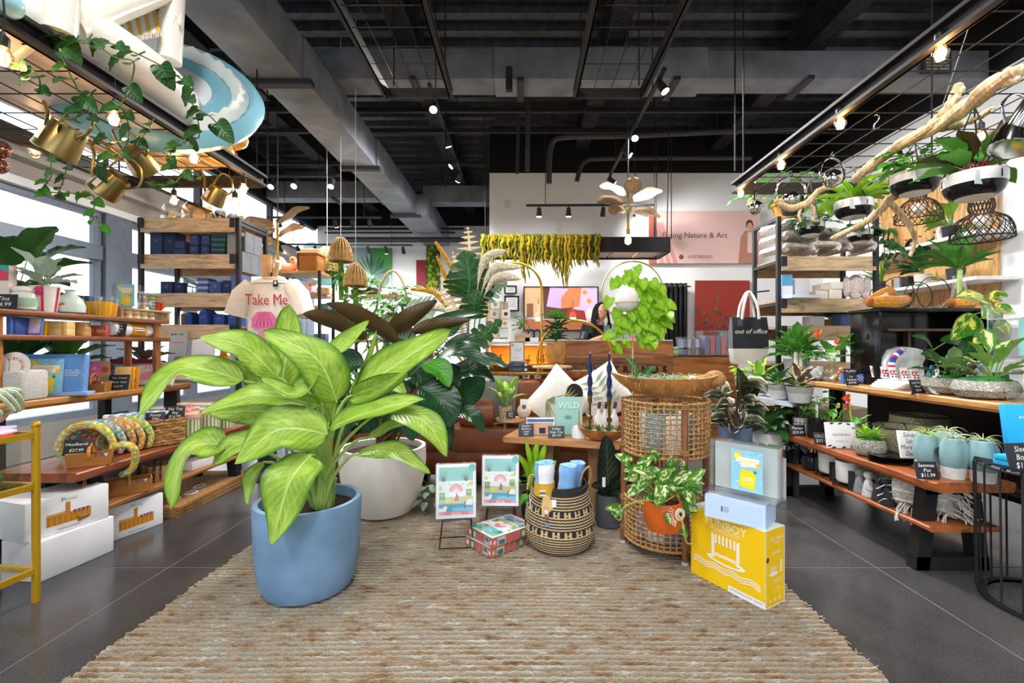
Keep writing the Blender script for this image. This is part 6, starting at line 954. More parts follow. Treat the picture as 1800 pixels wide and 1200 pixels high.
boxx('house_box','navy house-shaped gift box beside the fish vase','box',put(on(150,-3.02),R2),(.07,.06,.14),'#2b4a86',AL)
for k,(x,X)in enumerate(((162,-2.98),(182,-2.9),(192,-2.96))):q=thing('yellow_tumbler',['left','front','right'][k]+' ribbed yellow glass tumbler on the rack','glass',put(on(x,X),R2)); part('tumbler',MB('#eeae22').lathe(shell([(.034,0),(.038,.01),(.048,.1)],.004,.01),24),'gloss',q); part('clear_rim',MB().lathe([(.048,.1),(.052,.138)],24,cap=False),'glass',q); [part('flute',MB('#f7d98a').tube([(.039*math.cos(a),.039*math.sin(a),.01),(.0485*math.cos(a),.0485*math.sin(a),.1)],.002,4),'gloss',q)for a in[2*pi*j/10 for j in range(10)]]
p=on(232,-2.98); q=thing('wooden_riser','low wooden riser holding striped mugs on the rack','riser',put(p,R2),pi/2-.08); part('top',MB('#c9a473').box(.06,0,.065,.44,.14,.014),'wood_x',q); [part('foot',MB('#c9a473').box(.06+s*.2,0,0,.018,.13,.065),'wood_x',q)for s in(-1,1)]
for k in range(4):solo('striped_mug',(lambda m:[m.c(c_).lathe([(.026,z),(.026,z+.02)],18,cap=True)for z,c_ in((0,'#f0f0ec'),(.02,'#efb92a'),(.04,'#f2f0ea'))]and m)(MB()),'ceramic',['first','second','third','fourth'][k]+' yellow and white mug under the wooden riser from the left','mug',put(p,R2)+V(.02,-.06+.07*k,.001))
q=thing('acrylic_sign','small acrylic stand with the yellow summer sale card on the rack','sign',put(on(222,-2.92),R2+.08),.25); part('stand',MB().box(0,.02,0,.17,.06,.17),'acrylic',q,0); sale_card(.115,.165,q,-.012,.004)
for k in range(2):q=thing('macaron_tower',['left','right'][k]+' clear sleeve of pastel macarons on the riser','sweets',put(on(250+17*k,-2.95),R2+.08)); part('sleeve',MB().box(0,0,0,.048,.05,.14),'acrylic',q,0); [part('macaron',MB(['#e8c84a','#d9b0d6','#b5654a','#a8d3b4','#d98f8f'][(j+k*2)%5]if k==0 or j%2 else '#9fc0dc').lathe([(.012,0),(.021,.006),(.021,.016),(.012,.022)],14,(0,0,.004+j*.026)),'matte',q)for j in range(5)]
q=thing('red_mug','red spotted mug at the end of the riser','mug',put(on(276,-2.97),R2+.08)); part('cup',MB('#c8321e').lathe(shell([(.028,0),(.036,.01),(.036,.07)],.004,.01),22),'ceramic',q); part('handle',MB('#e0661e').tube(curve([(.034,0,.06),(.06,0,.05),(.055,0,.025),(.034,0,.015)],10),.006,7),'ceramic',q)
card('dark price card cut by the left picture edge on the rack',put(on(5,-2.9),R2),'Tins\n$4.99',.13,.085,.2,.1); boxx('gift_box','bright floral carton at the left picture edge on the rack','box',put(on(3,-3.02),R2),(.1,.07,.26),'#e8d9d0',AL,fn=lambda t,y,w,d,h:pr(t,[rect(m:=MB(),-.05,.17,.05,.26,y,'#3fa39a'),disc(m,.02,.2,.03,y-.001,'#d8405a'),rect(m,-.05,0,.05,.06,y,'#ecc92a'),disc(m,-.02,.12,.025,y-.001,'#e06a86')]and m))
# rack lower shelf
for k,(x,lab,c_)in enumerate(((28,'blue paperback at the far left of the lower rack shelf','#3f5fb0'),(36,'dark blue paperback, second on the lower rack shelf','#2f4a8c'))):boxx('book',lab,'book',put(on(x,-2.9),R1),(.02,.12,.1),c_,AL)
q=boxx('book','lilac covered book leaning on the blue ones in the rack','book',put(on(53,-2.9),R1),(.1,.018,.1),'#5a6fc0',AL,tilt=.25,fn=lambda t,y,w,d,h:pr(t,disc(rect(MB(),-.04,.008,.045,.095,y,'#c9b8d8'),.02,.085,.012,y-.001,'#e8c84a'))); boxx('yellow_box','plain yellow box in the rack','box',put(on(75,-2.95),R1),(.06,.08,.09),'#eec21c',AL)
for k in range(2):boxx('gingham_box',['upper','lower'][1-k]+' of two yellow gingham boxes in the rack','box',put(on(100,-2.92),R1+k*.045),(.14,.09,.044),'#e6c483',AL,fn=lambda t,y,w,d,h:pr(t,[rect(m:=MB(),-.07+j*.028,.001,-.057+j*.028,.043,y,'#d9a336')for j in range(5)]and m))
for k in range(3):boxx('wooden_tray_box',['bottom','middle','top'][k]+' small wooden box in the rack stack','box',put(on(136,-2.93),R1+k*.031),(.11,.08,.03),'#d6a860',AL+.1*(k-1),'wood_x')
q=boxx('slogan_box','small floral box lettered let go in the rack','box',put(on(172,-2.92),R1),(.105,.06,.075),'#b5543c',AL,fn=lambda t,y,w,d,h:pr(t,[disc(m:=MB(),-.045+.03*(j%4),.015+.045*(j//4),.012,y,['#d9a05a','#3f5f4a','#e8c9a0','#c23a3a'][j%4])for j in range(8)]and m)); text(q,'LET GO',.03,(0,-.0325,.036),X_,Z_,'#f6efe0')
card('slanted chalk card before the rolled picnic towel',put(on(200,-2.87),R1),'Pick The\nCrop Tea\nTowels\n$24',.13,.1,AL,.35)
q=thing('rolled_towel','long pale rolled towel with a mustard paper band on the lower rack shelf','towel',V(-2.93,3.42,R1+.055),.12); m=MB('#dfe3e6').lathe([(.03,-.24),(.052,-.23),(.055,0),(.052,.2),(.03,.22)],24,M=rot(-pi/2,'X'),wob=.05); part('roll',m,'cloth',q); part('paper_band',MB('#cf9a26').lathe([(.057,-.07),(.058,.07)],24,M=rot(-pi/2,'X'),cap=False),'paper',q); [part('band_stripe',MB('#e9eef4' if j%2 else '#3f5f9a').box(.0572,0,-.016+j*.008,.002,.07,.006),'print',q)for j in range(4)]
# left table top
p=V(-2.93,2.6,LT); q=thing('white_basket','white paper-rope basket holding plates at the front of the left table','basket',p,.2); part('body',MB('#e4e2de').rbox(0,0,0,.26,.2,.17,.03),'whiterope',q)
for k in range(2):q=thing('beach_plate',['left','right'][k]+' sunburst plate standing in the white basket','plate'); q.matrix_world=T(p.x-.03+.09*k,p.y-.06+.03*k,LT+.19)@rot(.2)@rot(pi/2-.2,'X'); part('dish',MB('#e9e4de').lathe([(.001,0),(.07,.0),(.085,.01),(.08,.012),(.001,.006)],32),'ceramic',q); [part('ray',MB(['#d8655a','#e8b95a','#7fb0c8'][j%3]).bar((.04*math.cos(a),.04*math.sin(a),.009),(.07*math.cos(a),.07*math.sin(a),.0095),.008,.002),'print',q)for j,a in enumerate([2*pi*j/24 for j in range(24)])]
q=thing('acrylic_sign','blue box frame with the large summer sale card on the left table','sign'); v=on(85,-2.94); q.matrix_world=T(v.x,v.y,LT)@rot(.3)@rot(-.12,'X'); part('box',MB('#5f97d8').box(0,.03,0,.33,.06,.26),'paper',q,0); part('frame',MB('#b9cdee').box(0,0,.24,.335,.01,.02).box(0,0,0,.335,.01,.02).box(-.16,0,0,.018,.01,.26).box(.16,0,0,.018,.01,.26),'acrylic',q,0); sale_card(.2,.225,q,-.006,.005,-.03); text(q,'COOL OFF\nTHIS SUMMER\nAT HOME',.016,(.105,-.001,.14),X_,Z_,'#eaf2fb')
boxx('pale_blue_box','flat pale blue box lying under the blue sale frame','box',put(on(118,-2.86),LT),(.24,.1,.022),'#8fb0d8',.35)
def picnic(label,loc,L_=.15,W_=.1,h=.065,rz=0,s=1):
 q=thing('picnic_basket',label,'basket',loc,rz); part('body',MB('#d98f3c').loft([[(sx*L_/2*k_,sy*W_/2*k_,z)for sx,sy in((-1,-1),(1,-1),(1,1),(-1,1))]for k_,z in((.92,0),(1.0,h),(.94,h),(.88,.012))]),'orangeweave',q); part('handle',MB('#d08a3c').tube(curve([(0,-W_/2,h*.7),(0,-W_/2*.95,h*1.35),(0,0,h*1.7),(0,W_/2*.95,h*1.35),(0,W_/2,h*.7)],18),.008,6),'wood_x',q); part('lid',MB('#cf8636').prism([(-L_/2,0),(-.01,0),(-.01,.01),(-L_/2,.01)],W_*.98,T(0,-W_*.49,h)),'orangeweave',q)
 m=MB()
 for j in range(3):flat(m,[(L_*.12+j*.02,h),(L_*.12+j*.02+.018,h),(L_*.12+j*.02+.009,h-.02)],-W_/2-.002,['#b8323a','#3a6a9c','#d8d4cc'][j])
 part('gingham_flag',m,'cloth',q); return q
picnic('small honey-coloured picnic basket on the left table',put(on(165,-2.9),LT),.16,.1,.07,AL)
q=boxx('pink_carton','pink and floral food carton standing on the left table','box',put(on(168,-3.05),LT),(.15,.08,.2),'#e573a8',AL+.5,fn=lambda t,y,w,d,h:pr(t,[rect(m:=MB(),.02,0,.075,.2,y,'#c88a6a'),disc(m,-.03,.05,.02,y-.001,'#e8b04a'),disc(m,-.0,.04,.018,y-.001,'#c23a4a'),disc(m,.05,.08,.018,y-.001,'#7a9a5a'),disc(m,.045,.14,.02,y-.001,'#a8483a')]and m)); text(q,'1 4',.05,(-.03,-.0415,.15),X_,Z_,'#f6d6e4')
for k in range(2):boxx('pink_carton',['left','right'][k]+' low pink tin behind the small picnic basket','box',put(on(150+42*k,-3.0),LT),(.12,.07,.085),['#d66aa0','#a8544a'][k],AL)
card('chalk card for tea towels on the left table',put(on(207,-2.85),LT),'Tea Towel\nPillow Case\n$24.99',.12,.11,AL,.3)
for k in range(3):boxx('recipe_book',['back','middle','front'][k]+' of three yellow leaning recipe books','book',put(on(213+8*k,-2.88),LT),(.09,.014,.16),['#e8c27a','#efb53a','#eba51e'][k],AL,tilt=.2,fn=(lambda t,y,w,d,h:(pr(t,disc(disc(MB(),-.015,.045,.014,y,'#7a3f7a'),.02,.055,.012,y,'#2f6a4a')),text(t,'TAB',.034,(0,y-.0005,.12),X_,Z_,'#5a4a1a')))if k==2 else None)
boxx('picture_book','dark red framed picture book leaning at the back of the left table','book',put(on(230,-3.1),LT+.02),(.3,.03,.19),'#8a1f3c',.35,tilt=.3,fn=lambda t,y,w,d,h:pr(t,[rect(m:=MB(),-.13,.01,.13,.15,y,'#8f9fd0'),rect(m,-.11,.02,.11,.14,y-.001,'#c9cbd4'),disc(m,-.05,.07,.03,y-.002,'#d8cc6a',12,1,1.3),disc(m,.04,.07,.03,y-.002,'#8fc0a8',12,1,1.3)]and m))
q=boxx('folded_tee','folded cream tee with a pink parasol print and red lettering','shirt',put(on(268,-2.9),LT),(.26,.04,.17),'#efeae4',.3,'cloth',tilt=.55); m=MB(); flat(m,[(-.09,.04),(.09,.04),(.08,.1),(.03,.125),(-.03,.125),(-.08,.1)],-.0215,'#ee9fc4'); [flat(m,[(x-.002,.04),(x+.002,.04),(x*.3+.001,.124),(x*.3-.001,.124)],-.022,'#d8386a')for x in(-.06,-.03,0,.03,.06)]; pr(q,m); text(q,'TAKE ME',.04,(0,-.0222,.147),X_,Z_,'#cc2f33')
boxx('linen_cushion','cream linen cushion behind the folded tee','cushion',put(on(322,-2.95),LT),(.3,.08,.16),'#ece6da',.3,'cloth',tilt=.5)
q=thing('potted_plant','dark striped calathea at the back of the left table','plant',put(on(255,-3.25),LT)); pot_(q,[(.06,0),(.07,.12)],'#4a4038','satin'); rosette(q,(0,0,.12),18,.16,.09,'lf_calathea','lance',(.1,1.2),.8,.07)
q=thing('potted_plant','bushy dark plant behind the blue sale frame','plant',V(-3.3,2.95,LT)); pot_(q,[(.08,0),(.09,.1)],'#3a3632','satin'); rosette(q,(0,0,.1),26,.28,.11,'lf_deep','lance',(.1,1.2),.8,.1)
q=thing('potted_plant','pink and green leafed plant at the back of the left table','plant',V(-3.32,3.3,LT)); pot_(q,[(.08,0),(.09,.1)],'#3a3632','satin'); rosette(q,(0,0,.1),16,.26,.12,'lf_green','lance',(.1,1.2),.8,.1)
# bench top
p=V(-2.52,2.62,LB)
for k in range(5):
 q=thing('headband',['yellow floral','blue tropical','red leaf','orange print','green floral'][k]+' padded headband in the pile on the left bench','headband',p+V(-.02+.012*k,.03+.055*k,0),.5); m=MB(); pts=curve([(-.105,0,.012),(-.12,0,.09),(-.07,0,.175),(.0,0,.2),(.07,0,.175),(.12,0,.09),(.105,0,.012)],24); cs=[['#d9d04a','#5aa0c8','#c8502f','#6fae4a'],['#3f8fc8','#e0c04a','#2f6a9c','#5ab07a'],['#b83a2a','#e8a03a','#4a8f5a','#d86a3a'],['#e08a3a','#f0cf6a','#c8432f','#4a8fa8'],['#8fc04a','#e0d84a','#3f8f6a','#e07a3a']][k]
 m.c(cs[0]).tube(pts,[.013+.011*math.sin(pi*j/24)for j in range(25)],9)
 part('band',m,'floral',q)
picnic('orange picnic basket tray of headbands at the bench corner',V(-2.4,2.53,LB),.19,.1,.065,.6); card('chalk card for headbands leaning on the basket tray',V(-2.43,2.475,LB+.065),'Headbands\n$27.99',.115,.085,.35,.3)
q=thing('headband','bright floral headband hanging over the bench edge','headband',V(-2.31,2.66,LB+.06)); m=MB(); pts=curve([(-.06,-.02,.01),(0,-.02,.03),(.04,0,.0),(.03,.02,-.07),(-.0,.03,-.13),(-.06,.03,-.16)],20)
m.c('#c8d24a').tube(pts,.019,9); part('band',m,'floral',q)
q=thing('seagrass_basket','large rectangular seagrass basket of striped pouches on the left bench','basket',V(-2.52,3.02,LB),.95); m=MB()
for r in range(9):
 z=.012+r*.019; cs=[]; a_,b_=.19,.13
 for t in range(72):
  f=t/72*4; s=int(f); u=f-s; x,y=[(a_*(1-2*u),b_),(-a_,b_*(1-2*u)),(-a_*(1-2*u),-b_),(a_,-b_*(1-2*u))][s]; bul=1+.03*math.sin(t*1.3+r*2); cs.append((x*bul,y*bul,z+.003*math.sin(t*2.1+r)))
 part('weave_row',MB('#b98d58' if r%2 else '#a67a45').tube(cs,.0115,6,True),'fibre',q)
part('base',MB('#8f6a3c').box(0,0,.002,.37,.25,.01),'fibre',q); part('handle_slot',MB('#3a2f24').box(-.0,-.143,.11,.06,.004,.03),'matte',q)
for k in range(4):q=solo('striped_pouch',(lambda m:[m.c('#7fb4e0' if j%2 else '#eef3f8').rbox(-.07+j*.028,0,0,.029,.05,.15,.008)for j in range(6)]and m)(MB()),'cloth',['first','second','third','last'][k]+' blue and white striped pouch from the front in the seagrass basket','pouch',V(-2.585+.04*k,2.93+.055*k,LB+.07),.5,'striped pouches')
card('chalk card for striped pouches clipped on the seagrass basket',V(-2.405,2.98,LB+.14),'Funny\nSilly\n$28.99',.105,.085,.45,.2); card('chalk card for the flat bag clipped on the seagrass basket',V(-2.37,3.1,LB+.16),'Flat Top\nBag\n$16.99',.115,.09,.3,.25)
def canister(label,loc,s=1):
 q=thing('striped_canister',label,'canister',loc); q.scale=(s,s,s); m=MB(); n=36
 for k in range(n):m.c('#7d9a5e' if k%2 else '#e0dcc0'); a0,a1=2*pi*k/n,2*pi*(k+1)/n; m.quad((.07*math.cos(a0),.07*math.sin(a0),0),(.07*math.cos(a1),.07*math.sin(a1),0),(.07*math.cos(a1),.07*math.sin(a1),.14),(.07*math.cos(a0),.07*math.sin(a0),.14))
 part('body',m,'matte',q); part('lid',MB('#e8b3a4').lathe([(.072,.135),(.074,.14),(.074,.17),(.068,.178),(.001,.18)],32),'ceramic',q); part('knob',MB('#e6a898').ball((0,0,.192),.016,12,8),'ceramic',q); return q
c0=canister('pink-lidded striped canister standing nearest on the left bench',V(-2.42,3.3,LB)); clone(c0,V(-2.42,3.52,LB),.3,'second pink-lidded striped canister on the left bench'); clone(c0,V(-2.42,3.7,LB),.6,'far pink-lidded striped canister on the left bench')
for k,(x,y)in enumerate(((-2.66,3.2),(-2.65,3.4),(-2.64,3.6))):q=thing('pink_canister',['left','middle','right'][k]+' pink wood-handled canister in the back row of the bench','canister',V(x,y,LB)); part('body',MB('#d8b48a').lathe([(.08,0),(.08,.13)],28),'wood_z',q); part('lid',MB('#e6b0a2').lathe([(.083,.13),(.083,.17),(.001,.175)],28),'ceramic',q); part('handle',MB('#e6b0a2').box(0,0,.17,.05,.02,.03),'ceramic',q)
# lower shelf
picnic('square-ended picnic basket at the near end of the lower left shelf',V(-2.42,2.52,LL),.13,.12,.09,.7); picnic('long picnic basket with gingham flags on the lower left shelf',V(-2.42,2.8,LL),.22,.13,.08,.75); q=hamper('dark rope basket standing behind the left bench legs',V(-2.95,2.75,0),.2,.36); q=thing('slat_basket','wooden slat basket on the lower left shelf','basket',V(-2.47,3.08,LL)); [part('slat',MB('#c9a273').box(.08*math.cos(a),.08*math.sin(a),0,.012,.03,.1,rot(0)),'wood_z',q)for a in[2*pi*j/14 for j in range(14)]]; part('base',MB('#a87f50').lathe([(.001,0),(.08,0),(.08,.01)],20),'wood_x',q)
for k,(y,c_,lab)in enumerate(((2.95,'#8f7f86','grey net bag'),(3.1,'#7a3f3c','maroon net bag'),(3.25,'#b9a9a4','beige net bag'))):q=thing('net_bag',lab+' bundled on the lower left shelf','bag',V(-2.6,y,LL)); part('bag',MB(c_).ball((0,0,.08),.09,14,10,1,1,.85),'net',q); part('drawstring',MB('#d8d0c8').tube([(0,0,.155),(.03,-.02,.17),(.05,-.03,.14)],.004,5),'cloth',q)
boxx('check_tin','red and white checked tin on the lower left shelf','tin',V(-2.42,3.42,LL),(.3,.12,.06),'#e4dadd',pi/2-.05,fn=lambda t,y,w,d,h:pr(t,[rect(m:=MB(),-.14+j*.02,.006+.016*(j%3),-.13+j*.02,.014+.016*(j%3),-y,'#b05a6a')for j in range(14)]and m)); q=thing('sunglasses','black sunglasses on the lower left shelf','sunglasses',V(-2.55,2.66,LL+.05),.6); [part('lens',MB('#22262a').lathe([(.001,0),(.03,0),(.03,.004),(.001,.004)],18,(s*.036,0,0)),'smoke_glass',q)or part('rim',MB('#15171a').tube([(s*.036+.031*math.cos(a),.031*math.sin(a),.002)for a in[2*pi*j/20 for j in range(20)]],.003,5,True),'gloss',q)for s in(-1,1)]; part('temple',MB('#15171a').tube([(-.065,0,.002),(-.08,.1,.0)],.003,5),'gloss',q)
# white picnic cartons and doormats on the floor
def picnic_print(t,y,w,d,h):
 m=MB(); s=h*.9; b0=h*.22; rect(m,-s*.55,b0,s*.55,b0+s*.3,y,'#c98a2c')
 for j in range(8):rect(m,-s*.53+j*s*.135,b0+.004,-s*.53+j*s*.135+s*.06,b0+s*.28,y-.0003,'#b57722')
 rect(m,-s*.55,b0+s*.3,-.01,b0+s*.36,y,'#d9a254'); rect(m,-s*.1,b0+s*.2,s*.02,b0+s*.62,y-.0006,'#c08238')
 for j in range(4):flat(m,[(s*.08+j*s*.11,b0+s*.33),(s*.18+j*s*.11,b0+s*.33),(s*.13+j*s*.11,b0+s*.2)],y-.0006,['#b8323a','#3a6a9c'][j%2])
 pr(t,m); text(t,'Picnic',.03,(0,y-.0006,h*.86),X_,Z_,'#8a8f96'); text(t,'basket hamper',.016,(0,y-.0006,h*.1),X_,Z_,'#7a7f86')
AW=pi/2-.22
boxx('white_carton','plain white carton at the bottom of the floor stack','box',(-2.43,2.40,0),(.36,.22,.195),'#e6e6ea',AW+.1); boxx('white_carton','white picnic basket carton on top of the floor stack','box',(-2.47,2.40,.196),(.36,.24,.19),'#eaeaee',AW-.06,fn=picnic_print); boxx('white_carton','white picnic basket carton standing alone on the floor under the bench','box',(-2.47,2.83,0),(.32,.2,.2),'#e8e8ec',AW-.05,fn=picnic_print)
for k in range(3):q=solo('doormat',MB('#9a7142').rbox(0,0,0,.48,.9,.024,.004),'fibre',['bottom','middle','top'][k]+' coir doormat stacked under the left bench','doormat',V(-2.55,3.5-.01*k,k*.026),.02*k,'coir doormats')
for k,(dx,dy)in enumerate(((.1,-.3),(.12,-.15),(.08,.0))):part('loop_print',MB('#c9ccc8').tube([(dx+.03*math.cos(a),dy+.05*math.sin(a),.025)for a in[2*pi*j/16 for j in range(16)]],.006,5,True),'matte',q)
# gold wire rack with terrarium at the left picture edge
gp=V(-2.19,2.05,0); GA=1.46
def gl(x,y,z):return gp+rot(GA).to_3x3()@V(x,y,z)
q=thing('gold_rack','gold metal tiered rack at the left picture edge','rack',gp,GA)
for dx,dy in((0,0),(-.62,0),(-.0,.34),(-.62,.34)):part('leg',MB('#b8901c').tube([(dx,dy,0),(dx,dy,.79)],.015,10),'goldpaint',q); part('finial',MB('#b8901c').ball((dx,dy,.795),.018,10,7),'goldpaint',q)
for z in(.14,.52,.75):
 for a,b in(((0,0),(-.62,0)),((0,.34),(-.62,.34)),((0,0),(0,.34)),((-.62,0),(-.62,.34))):part('rail',MB('#b8901c').bar((*a,z),(*b,z),.018,.026),'goldpaint',q)
 part('shelf_plate',MB('#c9cfd0').box(-.31,.17,z-.006,.6,.32,.008),'glass' if z<.7 else 'acrylic',q)
q=thing('terrarium','glass terrarium of green moss in the gold rack','terrarium',gl(-.31,.17,.534),GA); part('glass_box',MB().box(0,0,0,.56,.28,.19),'glass',q,0); m=MB('#4f7a2c'); [m.ball((U(-.25,.25),U(-.11,.11),.03),U(.03,.06),10,7,1.2,1.1,.8)for _ in range(26)]; part('moss_bed',m,'moss',q)
q=thing('picture_book','dark blue ocean picture book standing in the gold rack','book',gl(-.16,.2,.156),.25); part('cover',MB('#16325a').box(0,0,0,.22,.03,.3),'paper',q,0); m=MB(); flat(m,[(-.02,.12),(.1,.16),(.1,.26),(.03,.24)],-.016,'#3f8fd0'); flat(m,[(.04,.2),(.1,.22),(.1,.24),(.05,.23)],-.017,'#d84a3a'); pr(q,m); text(q,'UNLIMITED',.036,(-.0,-.0165,.06),X_,Z_,'#dfe8f2')
for k in range(3):boxx('magazine',['rose edged','white','lilac striped'][k]+' folded paper in the pile on the gold rack','magazine',gl(-.17,.15,.757+k*.013),(.26,.22,.012),['#c23a4a','#e8e4ec','#cfc6e4'][k],.25*k-.2)
q=thing('wooden_bowl','pale wooden bowl with a big curly air plant on the gold rack','bowl',gl(-.1,.17,.797)); part('bowl',MB('#c9aa80').lathe(shell([(.05,0),(.085,.02),(.12,.075)],.01,.015),30),'wood_x',q); part('hang_tag',MB('#1d1f22').box(.03,-.115,.03,.05,.003,.06),'paper',q); m=MB('#b4c2a8')
for k in range(16):a=k*2.4; r=.13; m.tube(curve([(0,0,.05),(r*.5*math.cos(a),r*.5*math.sin(a),.14),(r*math.cos(a),r*math.sin(a),.15),(r*1.1*math.cos(a+.4),r*1.1*math.sin(a+.4),.07),(r*.7*math.cos(a+.7),r*.7*math.sin(a+.7),.05)],12),[.018*(1-.85*j/12)for j in range(13)],6)
part('curly_leaves',m,'matte',q); card('grey chalk card cut by the left picture edge',gl(-.24,.1,.797),'Airplant\nBowl',.16,.11,.1,.1,'#4a525c')
# wooden shelf units, left and right
def shelf_unit(label,x0,x1,y0,y1,ztop,zs,side,dark):
 q=thing('shelf_unit',label,'shelf unit')
 for x in(x0,x1):
  for y in(y0,y1):part('post',MB('#2b2d31').box(x,y,0,.035,.035,ztop),'iron',q)
  for z in zs:part('side_rail',MB('#2b2d31').box(x,(y0+y1)/2,z,.03,y1-y0,.03),'iron',q)
  part('side_rail',MB('#2b2d31').box(x,(y0+y1)/2,ztop-.03,.03,y1-y0,.03),'iron',q)
 for z in zs:part('front_board',MB('#d6ba94').box((x0+x1)/2,y0-.02,z-.07,x1-x0-.04,.03,.13),'wood_x',q); part('deck',MB('#b08c62').box((x0+x1)/2,(y0+y1)/2,z+.03,x1-x0-.03,y1-y0,.025),'wood_x',q); part('back_board',MB('#b08c62').box((x0+x1)/2,y1+.02,z-.07,x1-x0-.04,.03,.13),'wood_x',q); [part('clip',MB('#26282c').box(x+s*.03,y0-.04,z-.03,.05,.02,.09),'iron',q)for x,s in((x0,1),(x1,-1))]
 return q
ZS=[.5,.93,1.295,1.66,2.0,2.30]
su=shelf_unit('wooden plank shelf unit with black posts at the left',-3.6,-2.68,4.3,4.75,2.36,[.5,.93,1.29,1.585,1.95,2.29],1,0)
for i in range(2):
 for j in range(3 if i==0 else 2):part('side_panel',MB('#8a909a').box(-2.665,4.39+.14*j+(.05*i),1.86+.2*i,.012,.135,.19),'satin',su)
sz_=[.985,1.345,1.64,2.005]
for k,(x,z,w,h,c_,lab)in enumerate(((-3.5,2.005,.13,.25,'#33456e','tall navy carton'),(-3.37,2.005,.12,.24,'#20305a','dark navy carton'),(-3.28,2.005,.12,.075,'#31456f','lower flat navy box'),(-3.28,2.081,.12,.075,'#31456f','upper flat navy box'),(-3.14,2.005,.09,.11,'#2d406c','lower navy canister box, left'),(-3.14,2.116,.09,.11,'#33477a','upper navy canister box, left'),(-3.03,2.005,.09,.11,'#2d406c','lower navy canister box, right'),(-3.03,2.116,.09,.11,'#33477a','upper navy canister box, right'),(-2.77,2.005,.12,.25,'#8f949c','tall grey carton'),(-3.4,1.64,.13,.13,'#22386c','square navy box'),(-3.28,1.64,.1,.12,'#1c2c5a','dark navy box'),(-2.94,1.64,.12,.13,'#3f5590','blue box'),(-2.82,1.64,.1,.14,'#20305a','navy box'),(-2.74,1.64,.12,.2,'#5f74b0','periwinkle box'),(-3.2,1.345,.08,.1,'#2b4a96','house-shaped blue box, first'),(-3.05,1.345,.09,.13,'#31529e','house-shaped blue box, second'),(-2.9,1.345,.11,.11,'#2a4c98','square blue box'),(-2.77,1.345,.1,.14,'#3358a8','house-shaped blue box, last'))):
 q=boxx('gift_box',lab+' on the left shelf unit','box',V(x,4.42,z+.001),(w-.012,.14,h-.004),c_,.04*((k%3)-1));
 if h>.1:text(q,'LT',.03,(0,-.0718,h*.6),X_,Z_,'#8fa4d8')
 if 'house' in lab:part('roof_flap',MB('#4a6cc0').prism([(-w*.45,0),(w*.45,0),(0,.035)],.13,T(0,-.065,h-.004)),'paper',q)
for k in range(9):boxx('slim_box',['lowest','second','third','fourth','fifth','sixth','seventh','eighth','top'][k]+' slim navy and green box of the stack on the left shelf unit','box',V(-2.91,4.42,2.006+k*.025),(.13,.15,.023),'#24345e' if k%2 else '#2f6f5a',.02*k)
for k in range(6):boxx('slim_box',['lowest','second','third','fourth','fifth','top'][k]+' striped blue notebook of the stack below','notebook',V(-3.06,4.42,1.641+k*.027),(.1,.13,.025),'#3f5a9a' if k%2 else '#9fb0da')
boxx('silver_gift','silver foil gift bag on the left shelf unit','gift bag',V(-3.17,4.42,1.641),(.13,.1,.13),'#c9ccd2',0,'chrome')
for k,(x,y,Y,r,h,mt,lab)in enumerate(((300,386,4.4,.1,.17,'glass','left clear glass bowl'),(346,386,4.45,.15,.2,'amber_glass','amber tinted fishbowl'),(385,388,4.5,.07,.15,'smoke_glass','smoky glass bowl'),(408,390,4.6,.07,.14,'smoke_glass','dark glass bowl'),(432,388,4.5,.09,.17,'glass','right clear glass bowl'))):
 p=P(x,y,Y); q=thing('glass_bowl',lab+' on top of the left shelf unit','bowl',V(max(min(p.x,-2.8),-3.5),Y+.02,2.347)); glass_vase(q,[(r*.5,0),(r*.9,h*.15),(r,h*.45),(r*.85,h*.8),(r*.62,h*.97),(r*.66,h)],28,mt); part('price_card',MB('#d9b878').box(0,0,.01,r*.7,.003,h*.5),'paper',q)
boxx('notepad','white notepad leaning on the left shelf unit','notepad',V(-2.95,4.2,.99),(.2,.02,.22),'#e9eef6',.05,tilt=.1,fn=lambda t,y,w,d,h:pr(t,[rect(m:=MB(),-.08,.03+.03*j,.08,.033+.03*j,y,'#c2cbdc')for j in range(6)]and m))
boxx('wall_calendar','grey list calendar leaning behind the rainbow blocks','calendar',V(-3.2,4.22,.99),(.16,.02,.3),'#c3c6cc',.05,tilt=.1,fn=lambda t,y,w,d,h:pr(t,[rect(m:=MB(),-.06,.04+.05*j,.05,.046+.05*j,y,['#7a7f8a','#c8504a'][j%2])for j in range(4)]+[rect(m,-.07+.03*j,.26,-.045+.03*j,.28,y,['#d8504a','#3f8fc8','#e0b03a','#5fae5a'][j])for j in range(4)]and m))
q=thing('toy_blocks','rainbow wooden ring stack on the left shelf unit','toy',V(-3.08,4.16,.99)); [part('ring',MB(['#2f7fb8','#c8352f','#3f9a5a','#efb92a','#2f7fb8','#d8452f','#4aa85a'][j]).lathe([(.03,0),(.032,.01),(.03,.022)],18,M=T(-.08+.024*j,0,.033)@rot(pi/2,'Y')),'satin',q)for j in range(7)]
q=thing('toucan_figure','toucan ornament with an orange beak on the left shelf unit','ornament',V(-2.9,4.42,.985)); part('body',MB('#2a2c30').ball((0,0,.22),.06,14,10,1,1,1.4),'matte',q); part('beak',MB('#e07a2a').tube(curve([(-.03,-.04,.27),(-.1,-.06,.28),(-.15,-.06,.24)],8),[.03-.003*k for k in range(9)],9),'satin',q); part('perch',MB('#e0962a').lathe([(.06,0),(.06,.06),(.03,.08),(.03,.16)],16),'satin',q)
